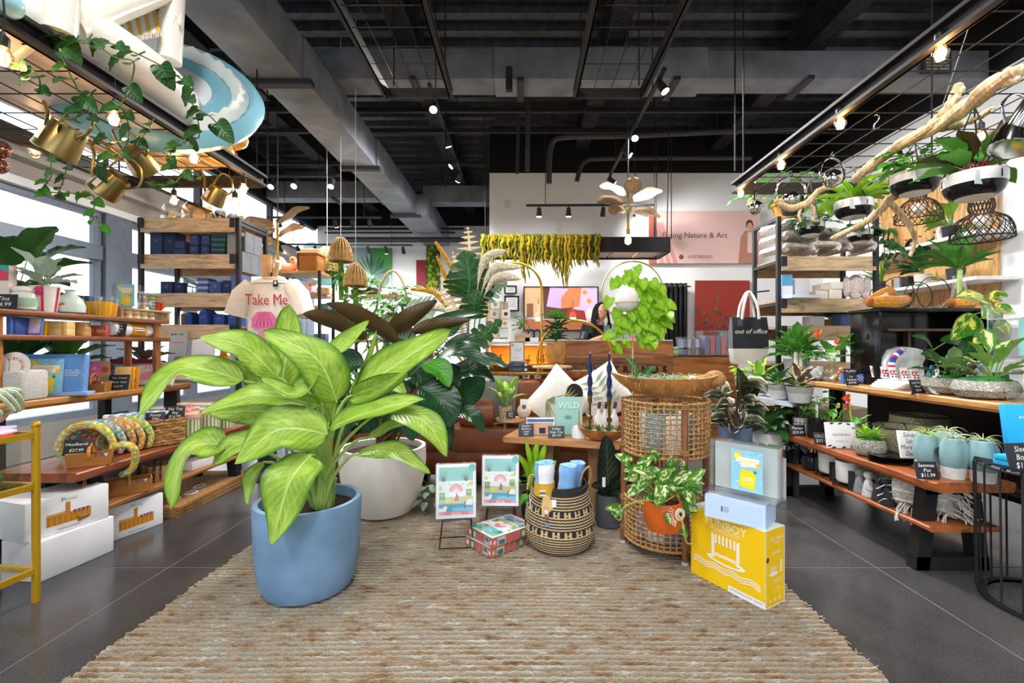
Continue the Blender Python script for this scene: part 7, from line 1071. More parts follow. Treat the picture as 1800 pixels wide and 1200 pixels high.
# t-shirt on its stand
tp=P(478,560,4.0); ts=thing('hanging_tee','cream tee with red lettering on a wooden hand-shaped stand','shirt',V(tp.x,4.0,0)); z0,z1=1.02,1.745
def tee(u,v):
 hw=.20+.02*v if v>.22 else .19+.02*v/.22
 a=(u-.5)*2*pi; return(hw*math.sin(a),-.075*math.cos(a)*(1-.25*(1-v)),z1-.03*abs(math.sin(a))*(1 if v<.1 else .0)-(z1-z0)*v+.004*math.sin(a*9)*v)
part('body',MB('#f2ece0').sheet(tee,48,16),'cloth',ts)
for s in(-1,1):part('sleeve',MB('#f0eade').tube([(s*.17,0,z1-.06),(s*.25,-.02,z1-.15),(s*.30,-.03,z1-.33)],[.075,.085,.09],16,cap=False),'cloth',ts)
part('collar',MB('#d8d0c0').tube([(.075*math.cos(a),-.05*math.sin(a)-.01,z1+.01-.02*max(0,math.sin(a)))for a in[2*pi*k/24 for k in range(24)]],.007,6,True),'cloth',ts); part('shoulders',MB('#f2ece0').lathe([(.07,.01),(.12,-.005),(.195,-.045)],32,(0,0,z1),sy=.38,cap=False),'cloth',ts)
text(ts,'Take Me',.135,(.0,-.086,z1-.2),X_,Z_,'#b4304f',sx=.78); m=MB(); flat(m,[(-.1,.0),(.1,.0),(.11,.06),(.06,.12),(-.06,.12),(-.11,.06)],-.0875,'#e079ae'); [flat(m,[(x-.004,.0),(x+.004,.0),(x*.4+.002,.12),(x*.4-.002,.12)],-.088,'#b4304f')for x in(-.07,-.035,0,.035,.07)]; [disc(m,-.09+.036*j,-.002,.02,-.0872,'#e079ae',10)for j in range(6)]; rect(m,-.05,-.2,.05,-.02,-.0872,'#e796be'); o=part('parasol_print',m,'print',ts,0); o.location=(-.02,0,z1-.42)
part('size_tag',MB('#2a2f36').box(.075,-.082,z1-.085,.04,.003,.055),'paper',ts); disc(m:=MB(),.075,z1-.05,.013,-.084,'#dfe4c8'); part('tag_print',m,'print',ts,0); part('stand_pole',MB('#2b2d31').tube([(0,0,0),(0,0,z1+.05)],.012,8),'iron',ts); part('stand_base',MB('#2b2d31').lathe([(.001,0),(.16,0),(.16,.012),(.001,.016)],28),'iron',ts); part('stand_top',MB('#cfa672').lathe([(.03,z1),(.04,z1+.08),(.05,z1+.2)],16,(-.05,0,0)),'wood_z',ts); part('stand_thumb',MB('#cfa672').tube([(.02,0,z1),(.04,0,z1+.08),(.05,0,z1+.14)],.02,10),'wood_z',ts)
# ======== middle: sofa, low table, console
so=thing('leather_sofa','tufted brown leather sofa in the middle of the shop','sofa'); LE='#7a4428'
part('seat_base',MB(LE).rbox(-.2,3.98,.14,2.3,.86,.2,.04),'leather',so); part('back_frame',MB(LE).rbox(-.2,4.34,.2,2.3,.2,.6,.07),'leather',so)
for k in range(3):part('seat_cushion',MB('#874d2e').rbox(-.96+k*.76,3.9,.32,.75,.76,.2,.07,.05),'leather',so); part('back_cushion',MB('#824a2c').rbox(-.96+k*.76,4.2,.5,.75,.16,.33,.06,.04),'leather',so); [part('tuft_button',MB('#5f3320').ball((-.96+k*.76+dx,4.118,.66),.014,8,6),'leather',so)for dx in(-.2,.0,.2)]
for s in(-1,1):part('arm',MB(LE).rbox(-.2+s*1.22,3.98,.14,.2,.86,.5,.08),'leather',so); [part('foot',MB('#2a1a12').box(-.2+s*1.1,y,0,.07,.07,.14),'wood_z',so)for y in(3.62,4.32)]
def cushion(label,loc,w,h,R,col,d=.14):
 t=thing('throw_pillow',label,'pillow'); t.matrix_world=T(*loc)@R; m=MB(col); n=12
 for s in(-1,1):m.sheet(lambda u,v:((u-.5)*w*(1-.1*math.sin(pi*v)*0-.06*(1-abs(2*v-1))),s*d/2*(math.sin(pi*u)*math.sin(pi*v))**.45,(v-.5)*h*(1-.06*(1-abs(2*u-1))))if s<0 else((.5-u)*w*(1-.06*(1-abs(2*v-1))),d/2*(math.sin(pi*u)*math.sin(pi*v))**.45,(v-.5)*h*(1-.06*(1-abs(2*u-1)))),n,n)
 part('cover',m,'cloth',t); return t
q=cushion('white pillow with olive palm fronds and a black moon',P(985,706,3.78),.46,.46,rot(.15)@rot(.75,'Y')@rot(-.3,'X'),'#e6e2da'); m=MB(); disc(m,.03,.12,.075,-.074,'#1d1d1f',18)
for k in range(8):a=-.9+k*.27; flat(m,[(-.12,-.1),(-.12+.05*math.cos(a)-.008,-.1+.06*math.sin(a)),(-.12+.18*math.cos(a),-.1+.18*math.sin(a)),(-.12+.05*math.cos(a)+.012,-.1+.05*math.sin(a))],-.0755,'#7f8a5a'); flat(m,[(.0,-.02),(.0+.05*math.cos(a+1)-.008,.05*math.sin(a+1)),(.15*math.cos(a+1),.15*math.sin(a+1)),(.05*math.cos(a+1)+.012,.04*math.sin(a+1))],-.0758,'#8b9563')
part('print',m,'print',q,0)
q=cushion('white pillow with grey-green leaf stripes',P(1058,692,3.95),.44,.44,rot(-.1)@rot(-.55,'Y')@rot(-.3,'X'),'#dfe0da'); m=MB()
for k in range(12):sx_=-1 if k%2 else 1; z=-.15+.05*(k//2); flat(m,[(0,z),(sx_*.05,z+.005),(sx_*.13,z+.06),(sx_*.05,z+.04)],-.072,'#93a08a')
part('print',m,'print',q,0); cushion('grey-green linen pillow half hidden by the dark leaves',P(862,700,3.85),.46,.42,rot(.1)@rot(.1,'Y')@rot(-.25,'X'),'#6f746a')
solo('bolster_pillow',MB('#8a5233').lathe([(.02,-.14),(.1,-.13),(.12,0),(.1,.13),(.02,.14)],22,M=rot(pi/2,'Y')),'leather','round brown leather bolster at the left of the sofa','pillow',V(-.36,3.62,.62))
# low table
ct=thing('coffee_table','rustic wooden low table in front of the sofa','table',V(.28,3.2,0),-.3); part('top',plank(MB('#b98354'),-.37,.42,-.2,.24,.49,.04,.01,3),'wood_x',ct); [part('leg',MB('#96714a').box(x,0,0,.16,.2,.49),'wood_rough',ct)for x in(-.12,.28)]
CT=.531
def ctp(x,Y):return V((x-VX)/F*Y,Y,CT)
q=boxx('postcard_frame','pale pink desert picture with a black card on the low table','picture',ctp(950,3.2),(.2,.012,.115),'#eceef0',0,tilt=.1,fn=lambda t,y,w,d,h:pr(t,[rect(m:=MB(),-.09,.008,.09,.08,y,'#d9a788'),rect(m,-.095,.085,.095,.105,y,'#3f74ac'),rect(m,.01-.02,.005,.01+.025,.045,y-.001,'#2a2c30')]and m))
q=boxx('teal_book','teal jungle cover book standing on the low table','book',ctp(1000,3.2),(.19,.02,.26),'#9cc9c0',.05,tilt=.08,fn=lambda t,y,w,d,h:pr(t,[disc(m:=MB(),RN.uniform(-.08,.08),RN.uniform(.02,.24),RN.uniform(.008,.022),y-.0002*j,RN.choice(['#5f9a92','#d6e6e0','#3f7f7c','#86b5b0']),7,1.6,.6)for j in range(50)]and m)); text(q,'WILD',.06,(0,-.021,.2),X_,Z_,'#e6f0ec')
card('left chalk card on the low table',ctp(925,3.12),'Feather\nBamboo\nLinen\n$35',.105,.085,.05,.2,'#3a4550'); card('right chalk card on the low table',ctp(978,3.06),'Scallop\nSoap Tray\n$21.99',.11,.08,.0,.2,'#3a4550')
q=thing('white_cloche','white bell-shaped diffuser with a gold stem on the low table','diffuser',ctp(1018,3.08)); part('bell',MB('#dfe2e6').lathe([(.05,0),(.053,.05),(.04,.075),(.012,.088)],26),'ceramic',q); part('stem',MB('#c9a03c').tube([(0,0,.085),(0,0,.18)],.004,6),'brass',q)
bp=V(.53,2.98,CT); q=thing('succulent_bowl','boat-shaped wooden bowl of small succulents on the low table','planter',bp,-.3); part('bowl',dough(.36,.15,.075,'#b5783c',seed=9),'burl',q); part('gravel',MB('#d9c6a4').lathe([(.06,.05),(.05,.065),(.001,.068)],20,sx=2.3),'stonepot',q)
for k in range(4):rosette(q,(-.1+.07*k,-.01,.065),12,.055,.018,'lf_deep','blade',(.3,1.4),-.1,0)
q.scale=(.95,1,1)
for k,(x,Y)in enumerate(((1037,3.3),(1071,3.2))):
 q=thing('twisted_candle',['left','right'][k]+' tall twisted navy candle in a brass-green holder','candle',V((x-VX)/F*Y,Y,CT)); part('holder',MB('#7d7a3a').lathe([(.028,0),(.03,.01),(.012,.03),(.009,.08),(.02,.09),(.02,.11),(.009,.12),(.009,.2),(.016,.22),(.016,.26)],16),'brass',q)
 m=MB('#1d2a5c'); rs_=[[((.0155 if j<26 else .012)*(1+.28*math.cos(2*a_+j*.55))*math.cos(a_)*(1-.5*max(0,(j-26)/10)),(.0155)*(1+.28*math.cos(2*a_+j*.55))*math.sin(a_)*(1-.5*max(0,(j-26)/10)),.255+j*.0088)for a_ in[2*pi*i/12 for i in range(12)]]for j in range(36)]; m.loft(rs_); part('candle',m,'ceramic',q); part('wick',MB('#d8d4cc').tube([(0,0,.56),(.003,0,.58)],.002,4),'matte',q)
for k,x in enumerate((1052,1064,1080)):q=thing('orchid_vase',['left','middle','right'][k]+' white bottle vase with a purple sprig behind the candles','vase',ctp(x,3.42)+V(0,0,.0)); part('bottle',MB('#e3e4ea').lathe([(.025,0),(.034,.03),(.03,.08),(.012,.12),(.014,.15)],18),'ceramic',q); part('sprig',MB('#7a3f5a').tube([(0,0,.14),(.01,0,.2)],.012,7),'moss',q); part('foot_block',MB('#a8754a').box(0,0,-.04+.04,.06,.06,.002),'wood_x',q)
q=thing('plant_riser','small round wooden riser on the sofa seat','riser',P(897,745,3.62)); part('disc',MB('#c9a273').lathe([(.001,.03),(.12,.03),(.12,.045),(.001,.045)],28),'wood_x',q); [part('foot',MB('#b08a5c').lathe([(.012,-.045),(.012,.03)],8,(.08*math.cos(a),.08*math.sin(a),0)),'wood_z',q)for a in(0,2.1,4.2)]
p=P(890,735,3.6); q=thing('potted_plant','lime leafed seedling in a woven pot on the sofa riser','plant',P(888,736,3.62)); pot_(q,[(.05,0),(.055,.1)],'#c9b190','fibre'); rosette(q,(0,0,.1),10,.1,.065,'lf_lime','heart',(.4,1.2),.4,.12); card('tiny dark card in front of the woven pot',P(898,735,3.5),'Jute\nPot',.07,.055,.1)
q=thing('incense_pouch','cream drawstring pouch with a card beside the woven pot','pouch',P(921,736,3.62)); part('pouch',MB('#ded6c0').ball((0,.02,.06),.055,14,10,1,.8,1.1),'cloth',q); part('card',MB('#e9eae6').rbox(0,-.03,.06,.06,.004,.1,.002),'paper',q); part('seal',disc(MB(),0,.1,.018,-.0335,'#5f6a4a'),'print',q)
# console cabinet behind the sofa
cs=thing('console_cabinet','white open cabinet with an amber-lit shelf behind the sofa','cabinet',V(.02,4.85,0)); part('top',MB('#dfe3ea').box(0,0,1.165,.76,.34,.03),'satin',cs); [part('side',MB('#dfe3ea').box(s*.37,0,0,.02,.34,1.165),'satin',cs)for s in(-1,1)]; part('back',MB('#e09a28').box(0,.16,.6,.72,.01,.56),'satin',cs); part('shelf',MB('#c9935a').box(0,0,.95,.72,.32,.02),'wood_x',cs); part('shelf',MB('#c9935a').box(0,0,.79,.72,.32,.02),'wood_x',cs); part('plinth',MB('#dfe3ea').box(0,0,0,.72,.3,.6),'satin',cs); part('lamp_strip',MB('#ffd28a').box(0,-.1,1.158,.6,.02,.006),'lamp_soft',cs)
l=bpy.data.lights.new('cabinet_lamp','AREA'); l.energy=2.5; l.color=(1,.7,.3); l.size=.5; l.shape='RECTANGLE'; l.size_y=.02; o=bpy.data.objects.new('cabinet_lamp',l); COL.objects.link(o); o.parent=cs; o.location=(0,-.08,1.15)
for k in range(4):solo('small_frame',MB('#e9e4dc').box(0,0,0,.07,.02,.07).c(['#3a3a3c','#c87a3a','#4a8f8f','#d8a0a0'][k]).box(0,-.011,.015,.04,.002,.04),'paper',['first','second','third','fourth'][k]+' small white picture card from the left on the lower console shelf','picture',V(-.2+.12*k,4.75,.811),.1*(k-1)); solo('copper_trinket',MB('#8a4a24').ball((0,0,.03),.03,12,8).tube([(0,0,.05),(.02,0,.09)],.006,6),'chrome',['first','second','third','fourth'][k]+' copper trinket from the left in the amber shelf','ornament',V(-.24+.15*k,4.8,.971))
q=boxx('sign_stand','white card sign in a black frame behind the sofa','sign',P(909,636,4.5),(.145,.015,.2),'#3a4252',0,fn=lambda t,y,w,d,h:pr(t,disc(rect(MB(),-.064,.008,.064,.192,y,'#e6ecf4'),-.045,.165,.014,y-.001,'#d8a83a'))); text(q,'FOLLOW\nALONG',.018,(.01,-.0092,.12),X_,Z_,'#7a8494'); text(q,'scan & share',.012,(0,-.0092,.04),X_,Z_,'#8a94a4')
for k in range(2):q=boxx('card_holder',['upper','lower'][1-k]+' slate card box under the white sign','box',P(911,653-8.5*k,4.5),(.19,.08,.045),'#3c4656',0); text(q,'LIVETRENDS',.014,(-.01,-.0412,.022),X_,Z_,'#aab4c4'); part('sticker',disc(MB(),.075,.022,.014,-.0412,'#d9dee6'),'print',q)
q=thing('back_shelf','narrow wooden ledge along the back of the sofa','shelf',V(0,4.54,0)); part('board',MB('#b9926a').box(.1,0,.865,1.0,.18,.02),'wood_x',q); [part('bracket',MB('#2b2d31').box(x,.05,0,.04,.04,.865),'iron',q)for x in(-.35,.55)]
p=P(977,641,4.35); q=thing('potted_plant','dracaena in a round turned wooden pot behind the sofa','plant',p); pot_(q,[(.05,0),(.085,.03),(.1,.1),(.098,.16),(.088,.215)],'#b07a38','burl',.01); part('cane',MB('#7a8a4a').tube([(0,0,.2),(0,0,.44)],.014,7),'satin',q); [rosette(q,(0,0,z),12,.15,.05,'lf_green' if z>.35 else 'lf_deep','strap',(.2,1.2),.7,0)for z in(.24,.34,.43)]
q=thing('round_tray','thin round wooden tray on legs under the turned pot','tray',P(970,655,4.36)); part('disc',MB('#c9ad86').lathe([(.001,.05),(.19,.05),(.19,.066),(.001,.066)],30),'wood_x',q); [part('leg',MB('#d6c8b0').tube([(x,0,.05),(x*1.15,0,-.03)],.01,7),'wood_z',q)for x in(-.12,.12)]
q=thing('wooden_bowl','long shallow wooden bowl with greenery on the sofa back','bowl',P(1020,668,4.32),.02); part('bowl',dough(.62,.2,.09,'#a8683a',seed=14),'burl',q); [airplant(q,(-.18+.09*k,0,.07),.08,18,'#93a582',up=.5,thick=.04)for k in range(5)]
def arch(label,xc,ytop,rpx,Y,zb,x0=None):
 t=thing('gold_arch',label,'arch stand'); c_=P(xc,ytop+rpx,Y); r=rpx*Y/F; pts=[V(c_.x-r,Y,zb)]+[V(c_.x-r*math.cos(a),Y,c_.z+r*math.sin(a))for a in[pi*k/24 for k in range(25)]]+[V(c_.x+r,Y,zb)]; part('tube',MB('#d6a83e').tube(pts,.012,9),'brass',t); part('base',MB('#d6a83e').box(c_.x,Y,zb-.004,2*r+.06,.08,.008),'brass',t)
arch('tall slender gold arch behind the sofa',904,461,48,4.46,.89); arch('low wide gold arch behind the sofa',1010,563,65,4.42,.89)
q=thing('card_rack','rack of greeting cards on the console cabinet','card rack',P(876,596,4.8)); part('frame',MB('#c9b596').box(0,.03,0,.2,.02,.4),'wood_z',q)
for k in range(7):o=part('greeting_card',MB(['#e8d0d4','#dfe6ea','#efe4d6','#f0f0f0','#c9dcd8','#f2ecec','#eef0f2'][k]).box(-.06+.12*(k%2)+.01*(k//2),-.005*k,.02+.1*(k//2),.09,.004,.09),'paper',q); k>2 and part('motif',disc(MB(),-.06+.12*(k%2)+.01*(k//2),.065+.1*(k//2),.022,-.005*k-.003,['#d86a4a','#3a3a3c','#7fae8a','#d8a03a'][k%4],7),'print',o)
q=thing('potted_plant','little bushy plant in a wooden box on the console cabinet','plant',P(918,600,4.8)); part('box',MB('#c9a878').box(0,0,0,.16,.1,.08),'wood_x',q); bush(q,(0,0,.15),.13,50,.04,.025,'lf_deep','lance',(.7,.6,1.1),el=(-.2,1.2))
q=thing('arch_lantern','black double-arch bag stand on the console cabinet','ornament',P(938,601,4.8)); [part('arch',MB('#23262c').tube(curve([(x-.03,0,0),(x-.03,0,.1),(x,0,.13),(x+.03,0,.1),(x+.03,0,0)],14),.009,7),'satin',q)for x in(-.025,.035)]; part('plinth',MB('#dfe3ea').box(-.02,-.04,0,.14,.02,.045),'paper',q)
# ring planter with lime pothos
rc=P(1112,513,3.35); rp_=thing('ring_planter','gold ring stand with a white pot of lime pothos','plant',V(rc.x,rc.y,0)); Rr=54*3.35/F
part('ring',MB('#d8bd7c').tube([(Rr*math.cos(a),0,rc.z+Rr*math.sin(a))for a in[2*pi*k/56 for k in range(56)]],.006,8,True),'brass',rp_); part('pole',MB('#d8bd7c').tube([(0,0,.01),(0,0,rc.z-Rr)],.007,8),'brass',rp_); part('base',MB('#d8bd7c').lathe([(.001,0),(.11,0),(.11,.012),(.001,.014)],28),'brass',rp_)
part('pot',MB('#e9e8e6').ball((-.065,-.1,rc.z-.065),.085,24,16,1,1,1.05).c('#c9b06a').lathe([(.083,-.03),(.084,-.022)],24,(-.065,-.1,rc.z-.065),cap=False),'ceramic',rp_)
me=leaf_mesh('heart',.45,.12,'lf_lime')
for i in range(74):
 a=i*2.4; rr=math.sqrt((i+.5)/74); x=1122+50*rr*math.cos(a); y=545+58*rr*math.sin(a)+(6 if x>1120 else-12);
 if abs(x-1096)<21 and 505<y<552:continue
 b=P(x,y,3.22+.1*((i*.37)%1))-V(rc.x,rc.y,0); d=V((x-1105)/90+U(-.3,.3),-.35,-.75+U(-.2,.25)); put_leaf(rp_,me,b+V(0,0,.04),d,(U(-.25,.25),-.9,.4),U(.075,.105),U(.06,.085))
for pts in(((1090,560),(1095,590),(1098,605)),((1140,570),(1150,595),(1135,610)),((1085,570),(1076,590),(1080,612)),((1150,530),(1172,545),(1172,555))):vine(rp_,[P(x,y,3.2)-V(rc.x,rc.y,0)for x,y in pts],4,.09,.07,'lf_lime')
# plants right of the rattan stand
p=P(1292,786,3.4); q=thing('potted_plant','pink and cream variegated rubber plant in a ribbed blue-grey pot','plant',V(p.x,p.y,0)); pz_=p.z; part('plinth',MB('#7d6650').box(0,0,0,.24,.24,pz_),'wood_z',q); part('pot',(lambda m:m.loft([[(.115*k_*(1+.03*(j%2))*math.cos(2*pi*j/56),.115*k_*(1+.03*(j%2))*math.sin(2*pi*j/56),pz_+z)for j in range(56)]for k_,z in((.9,0),(1,.02),(1,.16),(.92,.16),(.9,.1))]))(MB('#5c6f88')),'satin',q); [part('stem',MB('#5a4a38').tube([(dx*.2,0,pz_+.1),(dx,0,pz_+.42)],.01,7),'bark',q)for dx in(-.1,.02,.12)]
for k in range(34):a=k*2.4; z=pz_+.12+.36*((k*.29)%1); d=V(math.cos(a),math.sin(a)*.8-.2,.25); put_leaf(q,leaf_mesh('paddle',.5,.2,'lf_pinkvar'),V(math.cos(a)*.06,math.sin(a)*.05,z),d,(0,-.5,.8),U(.15,.2),U(.075,.1))
put_leaf(q,leaf_mesh('paddle',.2,.3,'lf_maroon'),V(.02,-.02,pz_+.36),(-.1,-.2,1),(0,-1,.1),.24,.1); put_leaf(q,leaf_mesh('paddle',.2,.3,'lf_maroon'),V(.06,-.02,pz_+.34),(.5,-.2,1),(-.3,-1,.1),.2,.09)
p=P(1346,800,3.5); q=thing('potted_plant','dark peace lily in a smooth white pot beside the ribbed pot','plant',V(p.x,p.y,0)); part('plinth',MB('#b9bdbc').box(0,0,0,.2,.2,p.z),'satin',q); part('pot',MB('#dfe0de').lathe(shell([(.08,p.z),(.11,p.z+.1),(.11,p.z+.18)],.008,p.z+.1),28),'ceramic',q); rosette(q,(0,0,p.z+.17),20,.22,.08,'lf_deep','lance',(.0,1.1),.9,.08)
q=thing('white_shelf','pale grey shelf slab with lattice pots in front of the tote bag','shelf',V(0,0,0)); a0,a1=P(1308,698,3.6),P(1385,712,3.35); part('slab',MB('#c9d2e0').bar(a0+V(.1,.12,0),a1+V(.14,.1,0),.26,.035),'satin',q); part('post',MB('#2b2d31').box(a1.x+.12,a1.y+.1,0,.03,.03,a1.z),'iron',q); part('post',MB('#2b2d31').box(a0.x+.14,a0.y+.14,0,.03,.03,a0.z),'iron',q)
for k,(x,mt,L_,n_)in enumerate(((1330,'lf_yvar',.14,9),(1352,'lf_deep',.1,12),(1383,'lf_pinkvar',.12,14))):
 t_=k/2; b=a0.lerp(a1,.2+.35*k)+V(.11,.1-.06*k,.018); q=lattice_pot(['small','middle','largest'][k]+' white lattice pot on the pale grey shelf slab',b,.062+.012*k,.1+.008*k); rosette(q,(0,0,.09),n_,L_,L_*.5,mt,'heart' if k<2 else 'blade',(.2,1.3),.5,.07)
q=thing('potted_plant','tiny lime sprig behind the variegated rubber plant','plant',P(1300,665,3.9)); pot_(q,[(.03,-.06),(.04,0)],'#8a8a88','satin'); bush(q,(0,0,.06),.07,20,.045,.03,'lf_lime','heart'); part('stand',MB('#2b2d31').tube([(0,0,-.06),(0,0,-.86)],.01,6),'iron',q)
# dried palm, pampas and monstera arrangement
av=V((826-VX)/F*3.95,3.95,0); q=thing('foliage_arrangement','tall arrangement of monstera leaves, dried palm and pampas grass','arrangement',av)
part('vase',MB('#7c756a').lathe(shell([(.1,.54),(.14,.62),(.12,.88),(.08,.96)],.01),26),'stonepot',q); part('plinth',MB('#5f5648').box(0,0.0,0.0,.26,.26,.54),'wood_z',q)
def aq(x,y,Y=3.9):return P(x,y,Y)-av
for b,m_,t,wd,nn,mt,kd in(((822,525,3.85),(825,490,3.8),(818,440,3.8),92,(0,-1,.15),'lf_mons','mons'),((835,560,3.8),(833,535,3.75),(838,508,3.75),52,(0,-1,.2),'lf_mons','mons'),((850,528,3.85),(868,500,3.85),(892,498,3.85),50,(-.2,-1,.1),'lf_grey','mons'),((812,620,3.6),(850,590,3.6),(882,562,3.6),50,(-.4,-.9,.3),'lf_mons','mons'),((760,560,4.0),(735,545,4.0),(720,530,4.0),70,(0,-1,.2),'lf_grey','mons'),((815,480,3.9),(800,500,3.9),(790,510,3.9),45,(0,-1,.2),'lf_mons','mons'),((770,585,3.8),(790,570,3.8),(815,545,3.8),40,(.2,-1,.2),'lf_deep','lance')):big_leaf(q,[aq(*b),aq(*m_),aq(*t)],wd*m_[2]/F,nn,mt,kd,.15,.02,40 if kd=='mons' else 16); part('stalk',MB('#6f8a4a').tube(curve([(0,0,.93),(aq(*b)+V(0,0,.93))/2,aq(*b)],8),.006,5),'satin',q)
for b,t,wd in(((822,520),(822,397),60),((805,580),(775,470),46),((815,560),(795,440),34),((835,560),(880,455),44),((815,590),(790,545),40),((790,540),(757,505),24)):big_leaf(q,[aq(*b),(aq(*b)+aq(*t))/2+V(.02,0,.02),aq(*t)],wd*3.9/F,(0,-1,.1),'lf_straw','frond',.3,.0,90,2,'palm_frond')
for b,c_,t in(((838,540),(865,475),(915,470)),((840,545),(870,490),(915,490)),((835,540),(850,460),(890,440)),((800,560),(770,540),(730,540))):part('pampas_plume',MB('#e8dcc0').tube(curve([aq(*b,3.8),aq(*c_,3.75),aq(*t,3.7)],16),[.004+.035*math.sin(pi*max(0,(k-4)/12))for k in range(17)],9),'fibre',q)
for b,t in(((798,480),(765,425)),((795,520),(768,450)),((775,520),(722,508)),((785,540),(750,505))):part('golden_spike',MB('#c9952e').tube([aq(*b),aq((b[0]+t[0])/2,(b[1]+t[1])/2-4),aq(*t)],[.012,.02,.012],8),'fibre',q)
# ======== counter, staff, back walls
cn=thing('checkout_counter','walnut plank checkout counter with black shop lettering','counter',V(0,5.5,0)); xs=[.1,1.82,2.6]
for k in range(6):part('plank',MB(['#9c6232','#8a552a','#a86a38'][k%3]).box((xs[0]+xs[1])/2,0,.02+k*.2,xs[1]-xs[0],.04,.196),'walnut',cn); (k<5)and part('plank',MB(['#8f5828','#9c6230','#87522a'][k%3]).box((xs[1]+xs[2])/2,.004,.02+k*.2,xs[2]-xs[1],.04,.196),'walnut',cn)
part('worktop',MB('#e4e2de').box((xs[0]+xs[1])/2,.27,1.2,xs[1]-xs[0],.52,.025),'satin',cn); part('low_worktop',MB('#2a2420').box((xs[1]+xs[2])/2,.27,1.01,xs[2]-xs[1],.52,.02),'satin',cn); part('end_panel',MB('#5f4028').box(xs[2]-.02,.27,0,.04,.5,1.01),'walnut',cn)
for i,ch in enumerate('LIVETRENDS'):text(cn,ch,.115,(.66+i*.117,-.028,.865),X_,Z_,'#1d1815','satin',ext=.006,off=.003 if i>3 else 0)
solo('laptop',MB('#9a9ea4').box(0,0,0,.3,.2,.015).box(0,.1,.015,.3,.012,.2),'satin','open silver laptop on the counter behind the lime pothos','laptop',V(1.3,5.75,1.226)); solo('card_terminal',MB('#2a2c30').box(0,0,0,.12,.1,.02).bar((0,0,.02),(.03,.02,.13),.012,.012).box(.04,0,.12,.13,.02,.09,rot(.3,'Y')),'satin','black card terminal on the counter','card reader',V(.72,5.72,1.226)); solo('monitor',MB('#8a8c90').rbox(0,0,.06,.3,.03,.24,.01).box(0,.02,0,.1,.1,.06),'satin','grey till screen on the counter','monitor',V(1.42,5.9,1.226)); solo('pink_stapler',MB('#e06aa8').rbox(0,0,0,.05,.08,.07,.015),'gloss','small pink desk gadget by the laptop','gadget',V(1.36,5.62,1.226)); solo('leaflet_stack',MB('#e6e2ea').box(0,0,0,.16,.1,.02).box(.02,.02,.02,.12,.02,.12,rot(-.2,'X')),'paper','white leaflets at the right end of the tall counter','leaflets',V(1.66,5.62,1.226))
q=thing('green_tin','green tin on the low end of the counter','tin',V(1.9,5.62,1.031)); part('can',MB('#7aa890').lathe([(.035,0),(.037,.005),(.037,.1),(.03,.11)],20),'satin',q); part('label_band',MB('#c9b05a').lathe([(.0375,.03),(.0375,.06)],20,cap=False),'paper',q)
for x,z,w_,h,lab,c_ in((2.1,1.031,.24,.09,'lower small clear bin','#d9a8b0'),(2.1,1.123,.24,.13,'upper small clear bin','#e0d2d8'),(2.4,1.031,.33,.3,'large clear bin of pink tins','#d98a86')):q=thing('storage_bin',lab+' on the low counter','bin',V(x,5.75,z)); part('tub',MB().loft([[(sx*w_/2*k_,sy*.13*k_,zz)for sx,sy in((-1,-1),(1,-1),(1,1),(-1,1))]for k_,zz in((.9,0),(1,h))],False),'frosted',q); part('lid',MB('#eceaf0').rbox(0,0,h,w_*1.05,.28,.012,.01),'acrylic',q); [part('tin',MB(c_ if j%2 else '#8f93b0').box(-w_*.3+j*w_*.2,0,.01,w_*.17,.2,h*.8),'paper',q)for j in range(4)]
